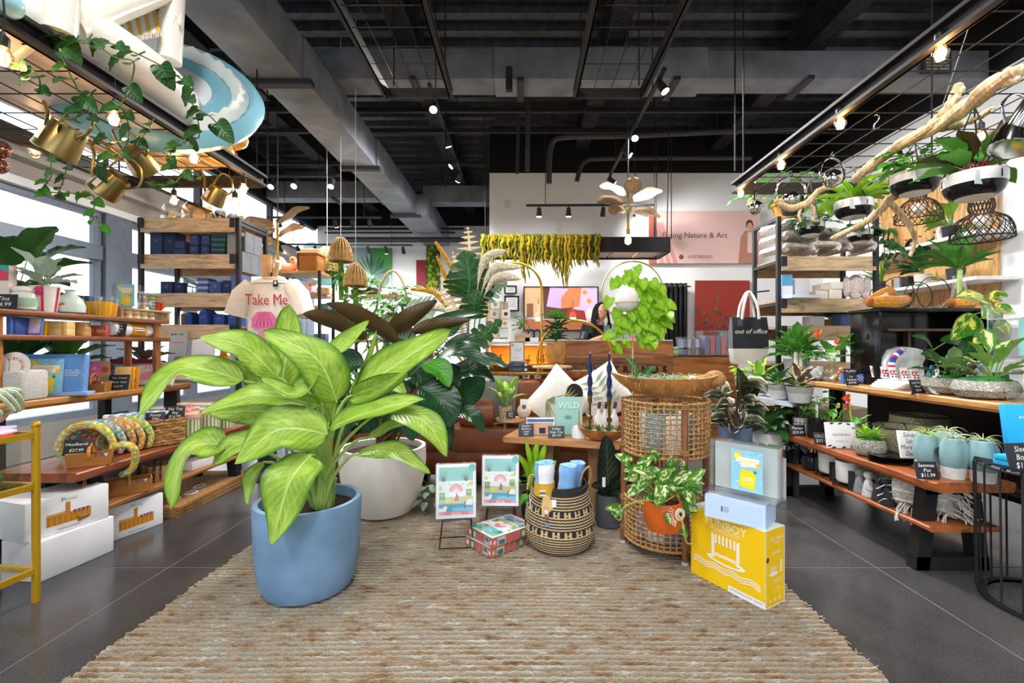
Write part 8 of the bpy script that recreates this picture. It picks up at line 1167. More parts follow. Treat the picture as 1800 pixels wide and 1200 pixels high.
# shop assistant behind the counter
pe=thing('person','person with long dark hair and glasses in a black top looking down behind the counter','person',V(1.05,6.1,0)); SK,BK=C('#d3a184'),C('#1b1b1e')
def body():
 pts=[(0,0,.93),(0,-.01,1.15),(0,-.02,1.32),(0,-.03,1.42),(0,-.06,1.50),(-.16,-.02,1.38),(-.22,-.06,1.17),(-.1,-.28,1.24),(-.03,-.34,1.27),(.16,-.02,1.38),(.22,-.08,1.17),(.1,-.3,1.25),(.03,-.35,1.3),(-.1,.0,.86),(-.11,.01,.5),(-.11,.04,.09),(-.11,-.08,.03),(.1,0,.86),(.11,.01,.5),(.11,.04,.09),(.11,-.08,.03)]
 ed=[(0,1),(1,2),(2,3),(3,4),(2,5),(5,6),(6,7),(7,8),(2,9),(9,10),(10,11),(11,12),(0,13),(13,14),(14,15),(15,16),(0,17),(17,18),(18,19),(19,20)]
 rd=[.14,.125,.13,.055,.05,.065,.045,.032,.03,.065,.045,.032,.03,.09,.06,.045,.035,.09,.06,.045,.035]; fing=[]
 for s,w0 in((-1,8),(1,12)):
  b=Vector(pts[w0])
  for k in range(4):i=len(pts); pts.append(tuple(b+V(-s*.02+(k-1.5)*.019*s,-.05,.012-.004*k))); pts.append(tuple(b+V(-s*.03+(k-1.5)*.021*s,-.08,-.01))); pts.append(tuple(b+V(-s*.04+(k-1.5)*.02*s,-.088,-.032+.003*k))); rd+=[.0085,.008,.007]; ed+=[(w0,i),(i,i+1),(i+1,i+2)]
  i=len(pts); pts.append(tuple(b+V(-s*.04,-.015,.02))); pts.append(tuple(b+V(-s*.055,-.045,.012))); rd+=[.01,.008]; ed+=[(w0,i),(i,i+1)]
 me=bpy.data.meshes.new('body'); me.from_pydata(pts,ed,[]); o=bpy.data.objects.new('body',me); COL.objects.link(o); md=o.modifiers.new('s','SKIN'); md.use_smooth_shade=True
 for v,r in zip(me.skin_vertices[0].data,rd):v.radius=(r,r*.85); v.use_root=False
 me.skin_vertices[0].data[0].use_root=True; o.modifiers.new('d','SUBSURF').levels=2; dg=bpy.context.evaluated_depsgraph_get(); m2=bpy.data.meshes.new_from_object(o.evaluated_get(dg)); bpy.data.objects.remove(o)
 hb=MB(); hv=[]; hc=V(0,-.075,1.595); n,m=26,20
 for j in range(m+1):
  th=pi*j/m
  for i in range(n):
   a=2*pi*i/n; x,y,z=math.sin(th)*math.cos(a)*.076,math.sin(th)*math.sin(a)*.095,math.cos(th)*.118
   if z<-.02:x*=1-.35*((-z-.02)/.098); y*=1-.12*((-z-.02)/.098)
   fr_=max(0,-y/.095)
   y-=fr_**6*(.022*math.exp(-((x/.013)**2+((z+.012)/.024)**2))+.008*math.exp(-((x/.024)**2+((z+.055)/.012)**2))-.008*math.exp(-(((abs(x)-.03)/.014)**2+((z-.018)/.012)**2)))
   hv.append(hc+Matrix.Rotation(.32,3,'X')@V(x,y,z))
 hb.add(hv,[(j*n+i,j*n+(i+1)%n,(j+1)*n+(i+1)%n,(j+1)*n+i)[::-1]for j in range(m)for i in range(n)])
 out=MB(); n0=[tuple(v.co)for v in m2.vertices];
 for f in m2.polygons:
  c_=f.center; skin=(c_.z>1.43)or(c_.y<-.2 and c_.z>1.05); out.col=SK if skin else(BK if c_.z>.9 else C('#2b3346')); out.add([n0[i]for i in f.vertices],[tuple(range(len(f.vertices)))])
 out.col=SK; out.add(hb.v,hb.f)
 import bmesh as bmm
 ms=out.mesh('body',3.2); bm=bmm.new(); bm.from_mesh(ms); bmm.ops.remove_doubles(bm,verts=bm.verts,dist=1e-5); bm.to_mesh(ms); bm.free(); return ms,hc
vc('skin',.5,var=.05,scale=10); ms,hc=body(); link('body',ms,'skin',pe); RT=Matrix.Rotation(.32,3,'X')
for s in(-1,1):
 def hp_(x,y,z):return hc+RT@V(x,y,z)
 part('eye',MB('#f0ece8').ball(hp_(s*.03,-.079,.018),.0115,10,7,1.2,.6,.6).c('#2a1c14').ball(hp_(s*.03,-.086,.016),.005,8,6),'gloss',pe); part('glasses_rim',MB('#c9a27a').tube([hp_(s*.032+.024*math.cos(a),-.098,.012+.021*math.sin(a))for a in[2*pi*k/18 for k in range(18)]],.002,5,True).tube([hp_(s*.055,-.096,.015),hp_(s*.076,-.0,.02)],.002,5),'brass',pe); part('eyebrow',MB('#2a1b14').tube([hp_(s*.015,-.092,.04),hp_(s*.033,-.092,.046),hp_(s*.05,-.082,.04)],.003,5),'matte',pe); part('ear',MB('#d3a184').ball(hp_(s*.075,.0,.0),.02,8,6,.4,.7,1.2),'skin',pe)
part('lips',MB('#a85a52').ball(hp_(0,-.09,-.058),.02,10,6,1,.4,.35),'skin',pe)
hm=MB('#130c08'); hm.ball(hc+V(0,.022,.03),.098,20,14,.98,1.0,1.12)
for k in range(64):
 s=-1 if k%2 else 1; u=(k//2)/32; x0,y0=s*(.045+.04*u),-.06+.15*u; hm.tube(curve([hc+V(x0*.6,y0*.7,.115),hc+V(x0*1.15,y0,.03),hc+V(s*(.085+.03*u),y0,-.1),hc+V(s*(.1+.02*math.sin(k)),y0-.02,-.2),hc+V(s*(.11+.02*math.cos(k)),y0-.03+.015*math.sin(k*2),-.3)],14),[.012+.004*math.sin(j*1.1+k)for j in range(15)],6)
part('hair',hm,'fibre',pe); part('phone',MB('#5f6f82').rbox(0,-.44,1.27,.075,.012,.14,.006),'gloss',pe)
# television and wall pieces at the partition
YW=YP-.03
def wall_rect(name,label,cat,x0,y0,x1,y1,Y,col,d=.03,fn=None,frame=None):
 a,b=P(x0,y1,Y),P(x1,y0,Y); w_,h=b.x-a.x,b.z-a.z; t=thing(name,label,cat,V(a.x,Y,a.z)); part('panel',MB(col).box(w_/2,0,0,w_,d,h),'paper',t,0)
 if frame:part('frame',MB(frame).box(w_/2,-d/2,-.012,w_+.03,.02,.016).box(w_/2,-d/2,h-.004,w_+.03,.02,.016).box(-.005,-d/2,0,.02,.02,h).box(w_+.005,-d/2,0,.02,.02,h),'satin',t)
 if fn:m=MB(); fn(t,m,w_,h,-d/2-.002); m.f and part('print',m,'screen' if name=='television' else 'print',t,0)
 return t
m_,nt_,b_,N_,L_n=nodes('screen'); at_=N_('ShaderNodeAttribute',attribute_name='Col'); L_n(at_.outputs[0],b_.inputs['Base Color']); L_n(at_.outputs[0],b_.inputs['Emission Color']); b_.inputs['Emission Strength'].default_value=.55; b_.inputs['Roughness'].default_value=.3
def tv(t,m,w,h,y):
 rect(m,0,0,w,h,y,'#c9b0d8'); flat(m,[(0,0),(w,0),(w,h*.2),(0,h*.26)],y-.001,'#a8603f'); flat(m,[(w*.26,h*.26),(w*.72,h*.24),(w*.6,h),(w*.25,h)],y-.0015,'#5a2f24'); flat(m,[(w*.5,h*.5),(w*.75,h*.55),(w*.78,h),(w*.62,h),(w*.5,h*.75)],y-.002,'#d9784a'); flat(m,[(w*.3,h*.55),(w*.5,h*.5),(w*.6,h*.98),(w*.35,h)],y-.0018,'#b9a0cc'); flat(m,[(0,h*.3),(w*.25,h*.28),(w*.25,h),(0,h)],y-.0012,'#d3a076'); flat(m,[(w*.55,h*.25),(w*.85,h*.2),(w*.82,h*.45),(w*.6,h*.5)],y-.0022,'#8a2f1c'); rect(m,w*.03,h*.3,w*.12,h*.62,y-.003,'#7a4f36')
 for cx,c_ in((.19,'#c9b8a0'),(.66,'#c0583a')):disc(m,w*cx,h*.34,w*.05,y-.004,c_,14,1,1.2); rect(m,w*(cx-.012),h*.45,w*(cx+.012),h*.62,y-.004,c_); rect(m,w*(cx-.045),h*.2,w*(cx+.045),h*.3,y-.0045,'#e8e2dc'); [flat(m,[(w*(cx-.003),h*.6),(w*(cx+.003),h*.6),(w*(cx+.05*math.cos(a)),h*(.72+.2*math.sin(a)))],y-.005,'#4f7a5a')for a in(.6,1.2,1.9,2.5)]
 for cx,cz in((.82,.88),(.88,.68)):flat(m,[(w*cx,h*cz-.05),(w*cx+.05,h*cz),(w*cx,h*cz+.05),(w*cx-.04,h*cz)],y-.004,'#e08a3a')
 flat(m,[(w*.84,h*.3),(w*.95,h*.26),(w*.97,h*.48),(w*.87,h*.52)],y-.004,'#f0d8c8'); text(t,'—beYou',h*.12,(w*.8,y-.006,h*.53),X_,Z_,'#f4ece8')
wall_rect('television','wall television showing bottles and flowers','television',922,505,1050,580,YW,'#141416',.05,tv,'#141416')
def cert(t,m,w,h,y):rect(m,w*.06,h*.06,w*.94,h*.94,y,'#e6e8ea'); [rect(m,w*.2,h*(.3+.15*k),w*.8,h*(.34+.15*k),y-.001,'#8a8e94')for k in range(4)]
wall_rect('certificate','upper small framed certificate left of the television','certificate',888,503,907,515,YW,'#22242a',.02,cert,'#1b1c20'); wall_rect('certificate','lower framed certificate left of the television','certificate',888,521,911,546,YW,'#22242a',.02,cert,'#1b1c20'); wall_rect('thermostat','small white square sensor high on the pale wall','sensor',887,352,898,364,YW,'#c9c9c8',.03)
def pink(t,m,w,h,y):
 rect(m,0,0,w,h,y,'#d3b3ac'); rect(m,0,0,w*.07,h,y-.001,'#a8574a'); [flat(m,[(w*(.1+.06*k),0),(w*(.14+.06*k),0),(w*(.06+.03*k),h*.8),(w*(.04+.03*k),h*.75)],y-.001,'#c08a80')for k in range(3)]; flat(m,[(w*.8,0),(w*.98,0),(w*.97,h*.5),(w*.93,h*.62),(w*.86,h*.62),(w*.82,h*.5)],y-.002,'#b07a68'); flat(m,[(w*.88,h*.2),(w*.93,h*.2),(w*.925,h*.6),(w*.885,h*.6)],y-.003,'#d8c0b8'); disc(m,w*.9,h*.74,w*.032,y-.004,'#4a2a22',14,1,1.3); disc(m,w*.902,h*.71,w*.024,y-.005,'#c99880',12,1,1.35); rect(m,w*.893,h*.58,w*.912,h*.66,y-.0035,'#c99880'); disc(m,w*.29,h*.12,w*.022,y-.003,'#6a4a48',14)
 text(t,'Fusing Nature & Art',h*.15,(w*.41,y-.004,h*.53),X_,Z_,'#5f4644'); text(t,'LIVETRENDS',h*.085,(w*.46,y-.004,h*.12),X_,Z_,'#7a5f5c')
wall_rect('wall_poster','wide pink poster reading fusing nature and art','poster',1140,371,1336,463,YW,'#d3b3ac',.03,pink)
def red(t,m,w,h,y):
 rect(m,0,0,w,h,y,'#8f3328')
 for k in range(46):R=random.Random(k); cx,cz=w*R.uniform(.05,.85),h*R.uniform(.12,.6)*(1 if R.random()>.2 else 1.3); a=R.uniform(0,6.3); s=w*R.uniform(.06,.13); flat(m,[(cx,cz),(cx+s*math.cos(a+.35)*.5,cz+s*math.sin(a+.35)*.5),(cx+s*math.cos(a),cz+s*math.sin(a)),(cx+s*math.cos(a-.35)*.5,cz+s*math.sin(a-.35)*.5)],y-.001-.0001*k,R.choice(['#24523a','#2f6a48','#183f2c','#3f7a54']))
 rect(m,w*.38,0,w*.6,h*.14,y-.007,'#e0b090'); flat(m,[(w*.4,h*.05),(w*.6,h*.05),(w*.58,h*.3),(w*.42,h*.3)],y-.008,'#1f8f92')
wall_rect('wall_poster','square red poster of a fern with a teal watering can','poster',1222,493,1317,622,YW,'#8f3328',.03,red)
q=thing('curtain','black grommet curtain on the back wall','curtain',V(2.44,YW-.06,0)); part('cloth',MB('#121214').sheet(lambda u,v:(-.3+.56*u,.035*math.sin(u*46)+.0,2.17*(1-v)+.004),90,6),'cloth',q); part('rod',MB('#2b2c30').tube([(-.34,0,2.12),(.3,0,2.12)],.012,8),'iron',q); [part('grommet',MB('#b9bcc0').tube([(-.26+k*.095+.02*math.cos(a),-.045,2.12+.02*math.sin(a))for a in[2*pi*j/12 for j in range(12)]],.005,5,True),'chrome',q)for k in range(6)]
# hanging planter frame with amaranth
a,b=P(850,443,6.4),P(1176,443,6.4); hf=thing('hanging_trough','long black hanging trough frame over the counter','frame'); w0,w1,hz=a.x,b.x,a.z
for y in(6.4,6.95):part('rail',MB('#1b1a1b').box((w0+w1)/2,y,hz,w1-w0,.04,.21),'iron',hf)
for x in(w0,w1):part('end_rail',MB('#1b1a1b').box(x,6.675,hz,.04,.55,.21),'iron',hf); [part('rod',MB('#1b1a1b').tube([(x+(.03 if x==w0 else-.03),y,hz+.2),(x,y,4.4)],.008,5),'iron',hf)for y in(6.4,6.95)]
for k in range(7):part('slat',MB('#c08f6a').box(w0+.05+(w1-w0)*(k+.5)/7.3,6.675,hz+.02,(w1-w0)/7.3-.03,.5,.02),'wood_y',hf)
am=thing('hanging_amaranth','curtain of mustard and green trailing amaranth on the hanging frame','dried flowers'); ML=[]
for c_ in('#a8a01e','#8f8f22','#c9a81c','#6f7a1e','#b8941a'):
 mb=MB(c_); pts=[(.012*math.sin(k*.9),.012*math.cos(k*.7),-k/16)for k in range(17)]; mb.tube(pts,[.03*(1-.75*k/16)*(1+.35*math.sin(k*2.3))for k in range(17)],7); me=mb.mesh('strand'); me.materials.append(MAT['moss']); ML.append(me)
for k in range(150):
 x=848+206*((k*.618)%1); Y=6.34+.1*((k*.37)%1); p=P(x,413+U(-2,4),Y); o=link('strand',ML[k%5],None,am,p); lg=.32+.28*max(0,math.sin(x*.09))*RN.random()+.12*RN.random(); o.scale=(U(.7,1.1),U(.7,1.1),lg*(1.25 if 970<x<1000 else 1)*(.8 if x<900 else 1))
 # bronze leaf chandeliers
def leaf_lamp(label,px,py,Y,leaves,bulb_=True):
 p=P(px,py,Y); t=thing('leaf_chandelier',label,'chandelier',p); part('stem',MB('#b99a4a').tube([(0,0,-.24),(0,0,.12)],.014,8),'brass',t); part('rod',MB('#2b2c30').tube([(0,0,.12),(0,0,ZC-p.z)],.007,6),'iron',t)
 for dx,dz,ex,ez in leaves:s=Y/F; B=V(dx*s*.25,0,dz*s*.3+.02); part('arm',MB('#b99a4a').tube([(0,0,B.z),V(dx*s*.5,-.02,dz*s)],.005,6),'brass',t); big_leaf(t,[V(dx*s*.6,-.02,dz*s),V((dx+ex)/2*s,-.05,(dz+ez)/2*s+.02),V(ex*s,-.06,ez*s)],.19,(.1,-.75,.65),'lf_bronze','paddle',.2,.05,22)
 if bulb_:part('socket',MB('#b99a4a').lathe([(.02,-.3),(.022,-.24)],12),'brass',t); part('bulb',MB('#f0eeea').lathe([(.018,-.3),(.04,-.36),(.035,-.4),(.001,-.42)],16),'lamp_soft',t)
leaf_lamp('bronze leaf chandelier hanging before the pale wall',1104,366,5.2,[(-15,8,-58,8),(10,-8,54,-18),(15,12,58,28),(-8,22,-52,36),(-10,-4,-34,-12),(6,25,8,52)]); leaf_lamp('bronze leaf lamp above the left shelf unit',488,412,5.3,[(-10,-15,-50,-22),(8,-4,50,10),(-12,12,-60,20),(6,18,60,45),(-6,4,-30,2)])
# ======== far left and middle shelves
def small_unit(label,x0,x1,Y,zs,d=.4):
 q=thing('shelf_unit',label,'shelf unit'); [part('post',MB('#2b2d31').box(x,y,0,.03,.03,max(zs)+.03),'iron',q)for x in(x0,x1)for y in(Y,Y+d)]; [part('shelf',MB('#c49a66').box((x0+x1)/2,Y+d/2,z,x1-x0,d,.03),'wood_x',q)for z in zs]; return q
small_unit('wooden shelf unit behind the hanging tee',-3.05,-2.45,5.5,[.5,.9,1.17,1.5,1.76,2.03]); small_unit('wider wooden shelf unit under the wicker shades',-2.3,-1.55,5.9,[.5,.85,1.2,1.5,1.79])
q=thing('wicker_hamper','wicker picnic hamper on the top shelf behind the tee','basket',V(-2.62,5.66,2.061)); part('body',MB('#c08a4e').rbox(0,0,0,.26,.24,.2,.03),'orangeweave',q); part('lid',MB('#d6a05e').rbox(0,0,.2,.28,.26,.04,.03),'orangeweave',q); part('strap',MB('#5a3a20').box(-.11,-.125,.02,.02,.006,.2),'leather',q); part('plush_arm',MB('#e0a070').tube([(-.1,-.06,.26),(.12,-.04,.26)],.03,8),'knit',q)
q=plush('peach shrimp plush curled in a clear bag on the top shelf',V(-2.93,5.66,2.16),0,[(-.16,0,-.08),(-.1,0,.06),(0,-.04,-.04),(.1,0,-.02),(.08,0,.06)],.05,'#e09a74')
def wicker_shade(label,px,py,Y,r,h,tail=True):
 p=P(px,py,Y); t=thing('wicker_lamp',label,'lamp',p); n=20; prf=sm([(r,0),(r*.98,h*.3),(r*.8,h*.65),(r*.4,h*.95),(r*.25,h)]); m=MB('#d6b27c'); m2=MB('#c9a068')
 for k in range(n):m.tube([(q_*math.cos(2*pi*k/n),q_*math.sin(2*pi*k/n),z)for q_,z in prf],.006,5)
 for j in range(18):q_,z=prf[min(14,int(j*14/18))]; z=h*j/18; m2.tube([((q_+.004*(-1)**(k+j))*math.cos(2*pi*k/(2*n)),(q_+.004*(-1)**(k+j))*math.sin(2*pi*k/(2*n)),z)for k in range(2*n)],.0065,4,True)
 part('ribs',m,'fibre',t)['kind']='stuff'; part('weave',m2,'fibre',t)['kind']='stuff'; part('lining',MB('#a97f4a').lathe([(a_*.97,b_)for a_,b_ in prf],24,cap=False),'fibre',t); part('cord',MB('#d9d4c8').tube([(0,0,h),(0,0,ZC-p.z)],.004,5),'satin',t)
 if tail:bush(t,(0,0,-.12),.16,26,.1,.05,'lf_green','lance',(.6,.6,1.5),el=(-1.2,.4)); part('stalk',MB('#6f9a35').tube([(0,0,0),(.01,0,-.45)],.03,7),'moss',t)
wicker_shade('tall wicker shade over trailing greens, highest',599,459,5.3,.13,.27); wicker_shade('lower wicker shade to the right',625,502,5.0,.12,.24); wicker_shade('wicker shade half hidden behind the tall one',575,478,5.9,.17,.32,False)
q=thing('cane_arch_basket','leafy pothos in a tall cane-handled basket','plant',V((690-VX)/F*4.6,4.6,0)); part('basket',MB('#b08a54').lathe(shell([(.12,0),(.17,.3),(.19,1.0)],.015,.8),24),'fibre',q); part('handle',MB('#c9a878').tube([(.17*math.cos(a),0,1.35+.56*math.sin(a))for a in[-.6+(pi+1.2)*k/24 for k in range(25)]],.012,7),'wood_z',q); bush(q,(0,0,1.45),.42,120,.11,.075,'lf_green','heart',(.9,.6,.9),el=(-.8,1.1)); bush(q,(.05,-.1,1.3),.4,60,.1,.07,'lf_var','heart',(.9,.6,.9),el=(-.6,.9))
for k,(x,y,Y,mt,R0,lab)in enumerate(((655,490,6.05,'lf_green',.13,'leafy plant on the wide shelf unit, right'),(640,492,6.05,'lf_deep',.1,'dark bushy plant on the wide shelf unit'),(557,500,6.0,'lf_green',.1,'small fern on the wide shelf unit, left'),(500,515,5.65,'lf_green',.12,'strappy plant on the middle shelf behind the tee'),(565,620,5.0,'lf_lime',.12,'fresh green plant low behind the maroon leaves'),(600,655,4.6,'lf_green',.15,'bushy green plant behind the big dumb cane'),(655,560,5.3,'lf_green',.16,'soft green plant below the wicker shades'),(740,610,4.4,'lf_deep',.2,'dense green plant behind the philodendron'),(560,700,4.2,'lf_deep',.2,'dark foliage behind the dumb cane'),(470,650,4.4,'lf_calathea',.15,'striped foliage beside the tee'))):
 p=P(x,y,Y); p.z=(1.821 if k<3 else 1.791 if k==3 else p.z-R0)+R0; p.x=max(p.x,-2.2)if k<3 else p.x; q=thing('potted_plant',lab,'plant',p-V(0,0,R0)); pot_(q,[(R0*.5,0),(R0*.6,R0*.7)],['#4a3f38','#8a5a3c','#2f3238'][k%3],'satin'); bush(q,(0,0,R0*1.1),R0*1.2,34,R0*.6,R0*.34,mt,'lance' if k%2 else 'heart',(1,.8,.9),el=(-.5,1.1))
 if p.z-R0<1.2:part('stand',MB('#3a332c').box(0,0,-(p.z-R0),R0*.8,R0*.8,p.z-R0),'wood_z',q)
for k,(x,y,Y,w_,h,c_,lab)in enumerate(((545,512,5.65,.1,.16,'#e6cfd6','pink tilted book'),(570,517,5.65,.16,.08,'#e8c9a0','orange patterned box'),(553,552,5.65,.12,.12,'#e6dcd0','floral cube box'),(572,548,5.65,.12,.14,'#3f8f8f','teal ribboned floral box'),(565,600,5.65,.14,.1,'#5f7a9a','blue patterned box'),(545,597,5.65,.12,.08,'#c98a5a','tan patterned box'))):
 p=P(x,y,Y); zt=min([z for z in([1.201,1.531,1.791,2.061]if Y<6 else[1.231,1.531,1.821])],key=lambda z:abs(z-p.z)); boxx('patterned_box',lab+' on the shelves behind the tee','box',V(max(p.x,-2.98)if Y<6 else p.x,Y,zt),(w_,.1,h),c_,.1*(k%3-1),fn=lambda t,y_,w,d,hh:pr(t,[disc(m:=MB(),-w*.3+w*.2*j,hh*(.3+.4*(j%2)),hh*.12,y_,['#e0703a','#3f8f8f','#d8405a'][j%3])for j in range(4)]and m))
for k,(x,Y)in enumerate(((340,4.62),(375,4.62))):solo('wicker_box',MB('#a87a48').rbox(0,0,0,.17,.14,.13,.02),'orangeweave',['left','right'][k]+' small wicker box low on the left shelf unit','basket',V((x-VX)/F*Y,Y,1.346))
# back wall pieces
YBW=YB-.03
def leafy(t,m,w,h,y):
 rect(m,0,0,w,h,y,'#8fa39c'); flat(m,[(w*.5,h*.4),(w,h*.3),(w,h),(w*.45,h)],y-.001,'#3f8a3c'); disc(m,w*.75,h*.2,w*.2,y-.0015,'#5a6a66',14); [flat(m,[(w*.5,h*.3),(w*.5+w*.3*math.cos(a)-.03,h*.35+h*.3*math.sin(a)),(w*.5+w*.45*math.cos(a),h*.4+h*.5*math.sin(a)),(w*.5+w*.3*math.cos(a)+.06,h*.3+h*.3*math.sin(a))],y-.002-.0001*j,['#2f5f44','#3f7a54','#24503a'][j%3])for j,a in enumerate([.2+.28*k for k in range(10)])]
wall_rect('wall_poster','large poster of broad green leaves on the far back wall','poster',618,436,689,505,YBW,'#8fa39c',.04,leafy); wall_rect('wall_poster','blurred teal poster on the far back wall','poster',514,436,600,500,YBW,'#4f8f86',.04,lambda t,m,w,h,y:(rect(m,0,0,w,h,y,'#5f8f88'),disc(m,w*.4,h*.9,w*.2,y-.001,'#a8d6cc'))); wall_rect('red_artwork','plain dark red panel on the far back wall','artwork',732,457,749,510,YBW,'#7f1f2c',.04)
q=wall_rect('moss_panel','vertical green moss panel beside the red panel','moss panel',750,433,773,512,YBW,'#2f3a1c',.05); m=MB(); R=random.Random(5); [m.c(R.choice(['#5a7a1e','#7f9a24','#3f5f1c','#a8a82a']))and m.ball((R.uniform(.02,.29),-.04,R.uniform(.03,1.05)),R.uniform(.03,.06),8,6,1,.5,1)for _ in range(130)]; part('moss_tufts',m,'moss',q)['kind']='stuff'
# ======== right shelf unit and wall shelves
ru=shelf_unit('wooden plank shelf unit with black posts at the right',2.42,3.34,4.3,4.74,2.37,[.5,.93,1.28,1.535,1.93],-1,0)
zc=[1.335,1.59,1.985]
def throw(label,loc,r,L_,col,rz=0,n=3,d=.8):
 t=thing('folded_throw',label,'throw',loc,rz); m=MB(col)
 for j in range(n):
  for k in range(9):y=-d*.25+d*.5*k/8; m.tube(curve([(-L_/2,y,r*.4+j*r*.75),(-L_/2-.02,y,r*.7+j*r*.75),(0,y,r*.75+j*r*.78),(L_/2+.02,y,r*.65+j*r*.75),(L_/2,y,r*.35+j*r*.75)],12),d*.04,6)
 part('knit_fold',m,'knit',t); return t
throw('chunky grey ribbed throw folded on the left of the right shelf unit',V(2.6,4.45,zc[2]),.15,.3,'#dad2ce',.2,3,.6); throw('chunky grey ribbed throw rolled beside the first',V(2.86,4.42,zc[2]),.17,.2,'#ddd4cf',-.1,2,.6); throw('lilac-grey fleece throw in the middle of the right shelf unit',V(3.0,4.44,zc[2]),.2,.1,'#c2b8ba',.1,1,.6); throw('cream cable throw at the right of the right shelf unit',V(3.2,4.44,zc[2]),.2,.2,'#dedace',0,1,.6); throw('cream throw lying on the other cream throw',V(3.19,4.46,zc[2]+.17),.12,.18,'#d6d2c6',.1,1,.5)
for k,(x,z,w_,h,c_,lab)in enumerate(((2.52,zc[1],.1,.24,'#5fa8dc','blue and white tall carton'),(2.66,zc[1],.14,.2,'#d6dade','pale grey carton with a mug picture'),(2.6,zc[1]+.0,.0,.0,'',''),(2.86,zc[1],.11,.09,'#e6e2d6','left cream soap bundle'),(2.99,zc[1],.12,.1,'#ece8dc','middle cream soap bundle'),(2.9,zc[1]+.092,.12,.06,'#dcd8c4','upper cream soap bundle'),(3.0,zc[1]+.102,.12,.07,'#e9e6dc','top cream soap bundle'),(2.8,zc[0],.14,.1,'#c9ccd2','grey box under the soap shelf'),(3.1,zc[0],.16,.12,'#5a6a9c','blue screen-front box'))):
 if w_:boxx('shelf_box',lab+' on the right shelf unit','box',V(x,4.38 if k<2 or k>6 else 4.4,z+.001),(w_,.12,h-.002),c_,.08*(k%3-1),fn=(lambda t,y,w,d,hh:pr(t,rect(MB(),-w/2,0,w/2,hh*.55,y,'#e4e8ee')))if k==0 else None)
solo('book',MB('#c3cfe4').rbox(0,0,0,.3,.18,.03,.003).c('#eef0f4').box(.002,-.002,.006,.3,.178,.018),'paper','pale blue book lying at the left of the right shelf unit','book',V(2.6,4.27,zc[1]+.001),.15)
q=thing('plush_bunny','slumped pale pink plush bunny without its head in view on the right shelf','plush toy',V(3.22,4.4,zc[1])); part('body',MB('#dccdca').ball((0,0,.13),.09,16,12,.85,.8,1.35),'knit',q); [part('ear',MB('#e4dad8').ball((s*.1,-.02,.13),.04,10,8,.9,.7,2.6),'knit',q)for s in(-1,1)]; [part('foot',MB('#e2d8d4').ball((s*.05,-.07,.035),.04,10,8,.9,1.2,.9),'knit',q)for s in(-1,1)]
for k,(x,z,mt,R0,lab)in enumerate(((2.75,.975,'lf_green',.13,'leafy plant low on the right shelf unit'),(3.05,1.335,'lf_deep',.12,'dark leafed plant beside the blue box on the right shelf unit'),(3.2,1.335,'lf_green',.15,'big round-leafed plant behind the red anthurium'))):q=thing('potted_plant',lab,'plant',V(x,4.5,z)); pot_(q,[(.05,0),(.06,.08)],'#b08a5c','satin'); rosette(q,(0,0,.08),14,R0*1.1,R0*.6,mt,'heart',(.2,1.2),.6,.06)
q=thing('tote_bag','black and canvas tote bag lettered out of office hanging on the right shelf unit','bag',V(2.21,4.45,0),-.05); zb,zt=.975,1.43; m=MB('#24262c'); w_=.17
m.loft([[(sx*w_*k_,sy*.05*k2,z)for sx,sy in((-1,-1),(1,-1),(1,1),(-1,1))]for z,k_,k2 in((1.12,1,1.1),(1.3,1,1),(zt,.98,.5))]); part('upper_cloth',m,'cloth',q); part('canvas_base',MB('#cfcac0').loft([[(sx*w_*k_,sy*.055,z)for sx,sy in((-1,-1),(1,-1),(1,1),(-1,1))]for z,k_ in((zb,.85),(1.0,.9),(1.125,1.005))]),'cloth',q); [part('strap',MB('#ddd9d0').tube(curve([(-.08,y,zt-.02),(-.06,y,zt+.12),(0,y*.3,zt+.25),(.06,y,zt+.12),(.08,y,zt-.02)],18),.013,7),'cloth',q)for y in(-.05,.04)]; text(q,'out of office',.062,(0,-.056,1.29),X_,Z_,'#f0eee8',shear=.25); part('swing_tag',MB('#4a4e56').box(-.1,-.055,1.345,.045,.004,.06),'paper',q); part('hook',MB('#2b2d31').tube([(0,0,zt+.24),(.2,.0,zt+.26)],.008,6),'iron',q)
# shelves on the right wall with a peg panel
ws=thing('wall_shelves','white shelves on a wooden peg panel on the right wall','shelf'); part('peg_panel',MB('#d9a868').box(XR-.03,5.5,.9,.03,1.6,2.5),'wood_z',ws)
for z in(2.27,1.81,1.33):part('shelf',MB('#e2e2e2').box(XR-.25,5.35,z,.42,1.7,.035),'satin',ws)
for k in range(14):part('peg',MB('#3a2a1c').tube([(XR-.05,4.8+.2*(k%7),2.5+.35*(k//7)),(XR-.07,4.8+.2*(k%7),2.5+.35*(k//7))],.008,6),'satin',ws)
q=thing('ring_vase','white ring-shaped vase on the top wall shelf','vase',V(4.72,5.05,2.306)); part('ring',MB('#e6e4e0').tube([(0,.1*math.cos(a),.125+.1*math.sin(a))for a in[2*pi*k/32 for k in range(32)]],.028,10,True),'ceramic',q); part('foot',MB('#e6e4e0').box(0,0,0,.06,.1,.02),'ceramic',q)
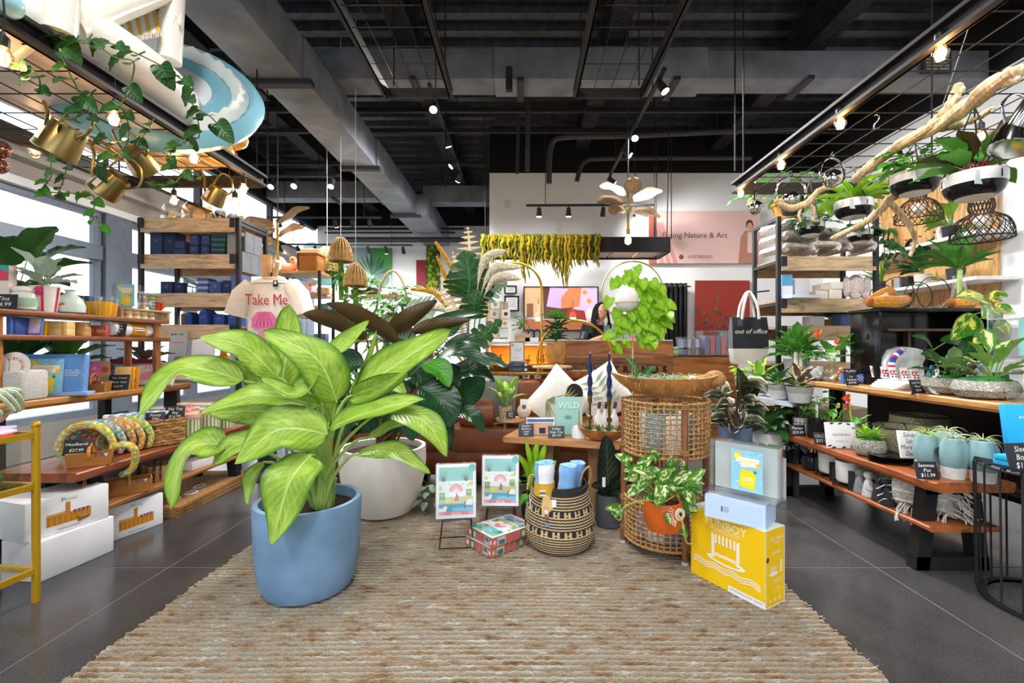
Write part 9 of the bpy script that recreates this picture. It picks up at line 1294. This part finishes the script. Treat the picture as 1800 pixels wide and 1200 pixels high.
q=thing('black_arch_vase','black arch vase on the top wall shelf','vase',V(4.7,5.5,2.306)); part('arch',MB('#1d1d1f').tube([(0,.06*math.cos(a),.06+.06*math.sin(a))for a in[pi*k/14 for k in range(15)]],.022,9),'ceramic',q); part('base',MB('#1d1d1f').box(0,0,0,.05,.17,.06),'ceramic',q)
q=thing('white_chair_ornament','white curved ornament chair at the end of the top wall shelf','ornament',V(4.68,5.95,2.306)); part('back',MB('#e4e0dc').tube(curve([(0,-.05,.05),(0,-.0,.3),(0,.05,.45)],10),.05,9),'ceramic',q); part('seat',MB('#e4e0dc').ball((0,-.08,.08),.09,14,9,1,1,.6),'ceramic',q)
for k,(y,z,mt,L_,n_,kd,lab)in enumerate(((4.85,1.845,'lf_green',.3,14,'lance','broad green plant nearest on the middle wall shelf'),(5.25,1.845,'lf_deep',.24,14,'heart','dark green plant on the middle wall shelf'),(4.9,2.305,'lf_lime',.2,26,'lance','bright leafy plant on the top wall shelf'),(5.85,1.845,'lf_yvar',.26,9,'blade','snake plant at the far end of the middle wall shelf'),(5.0,1.365,'lf_grey',.14,16,'blade','spiky silver plant on the low wall shelf'),(5.5,1.365,'lf_calathea',.2,10,'heart','arrow-leafed plant on the low wall shelf'))):q=thing('potted_plant',lab,'plant',V(4.62,y,z)); pot_(q,[(.07,0),(.085,.13)],['#3a3c40','#c9c6c0','#2a2c30'][k%3],'ceramic'); rosette(q,(0,0,.13),n_,L_,L_*(.4 if kd!='blade' else .16),mt,kd,(.2,1.35),.6 if kd!='blade' else .1,.1 if kd!='blade' else 0,az=(1.7,4.6))
for k in range(9):z,y=(1.365,4.9+.11*k)if k<6 else(1.845,5.4+.12*(k-6)); boxx('shelf_box',['small white box','black frame box','wooden frame','pale blue picture card','dark tin','grey card box','black candle tin','grey candle tin','wooden block'][k]+' on the right wall shelves','box',V(4.58,y,z),(.08,.09,.13),['#e0e2e6','#2a2c30','#a87a4e','#9fc0e0','#33363c','#9a9ea4','#1f2022','#8a8c90','#b08a5c'][k],-pi/2+.1)
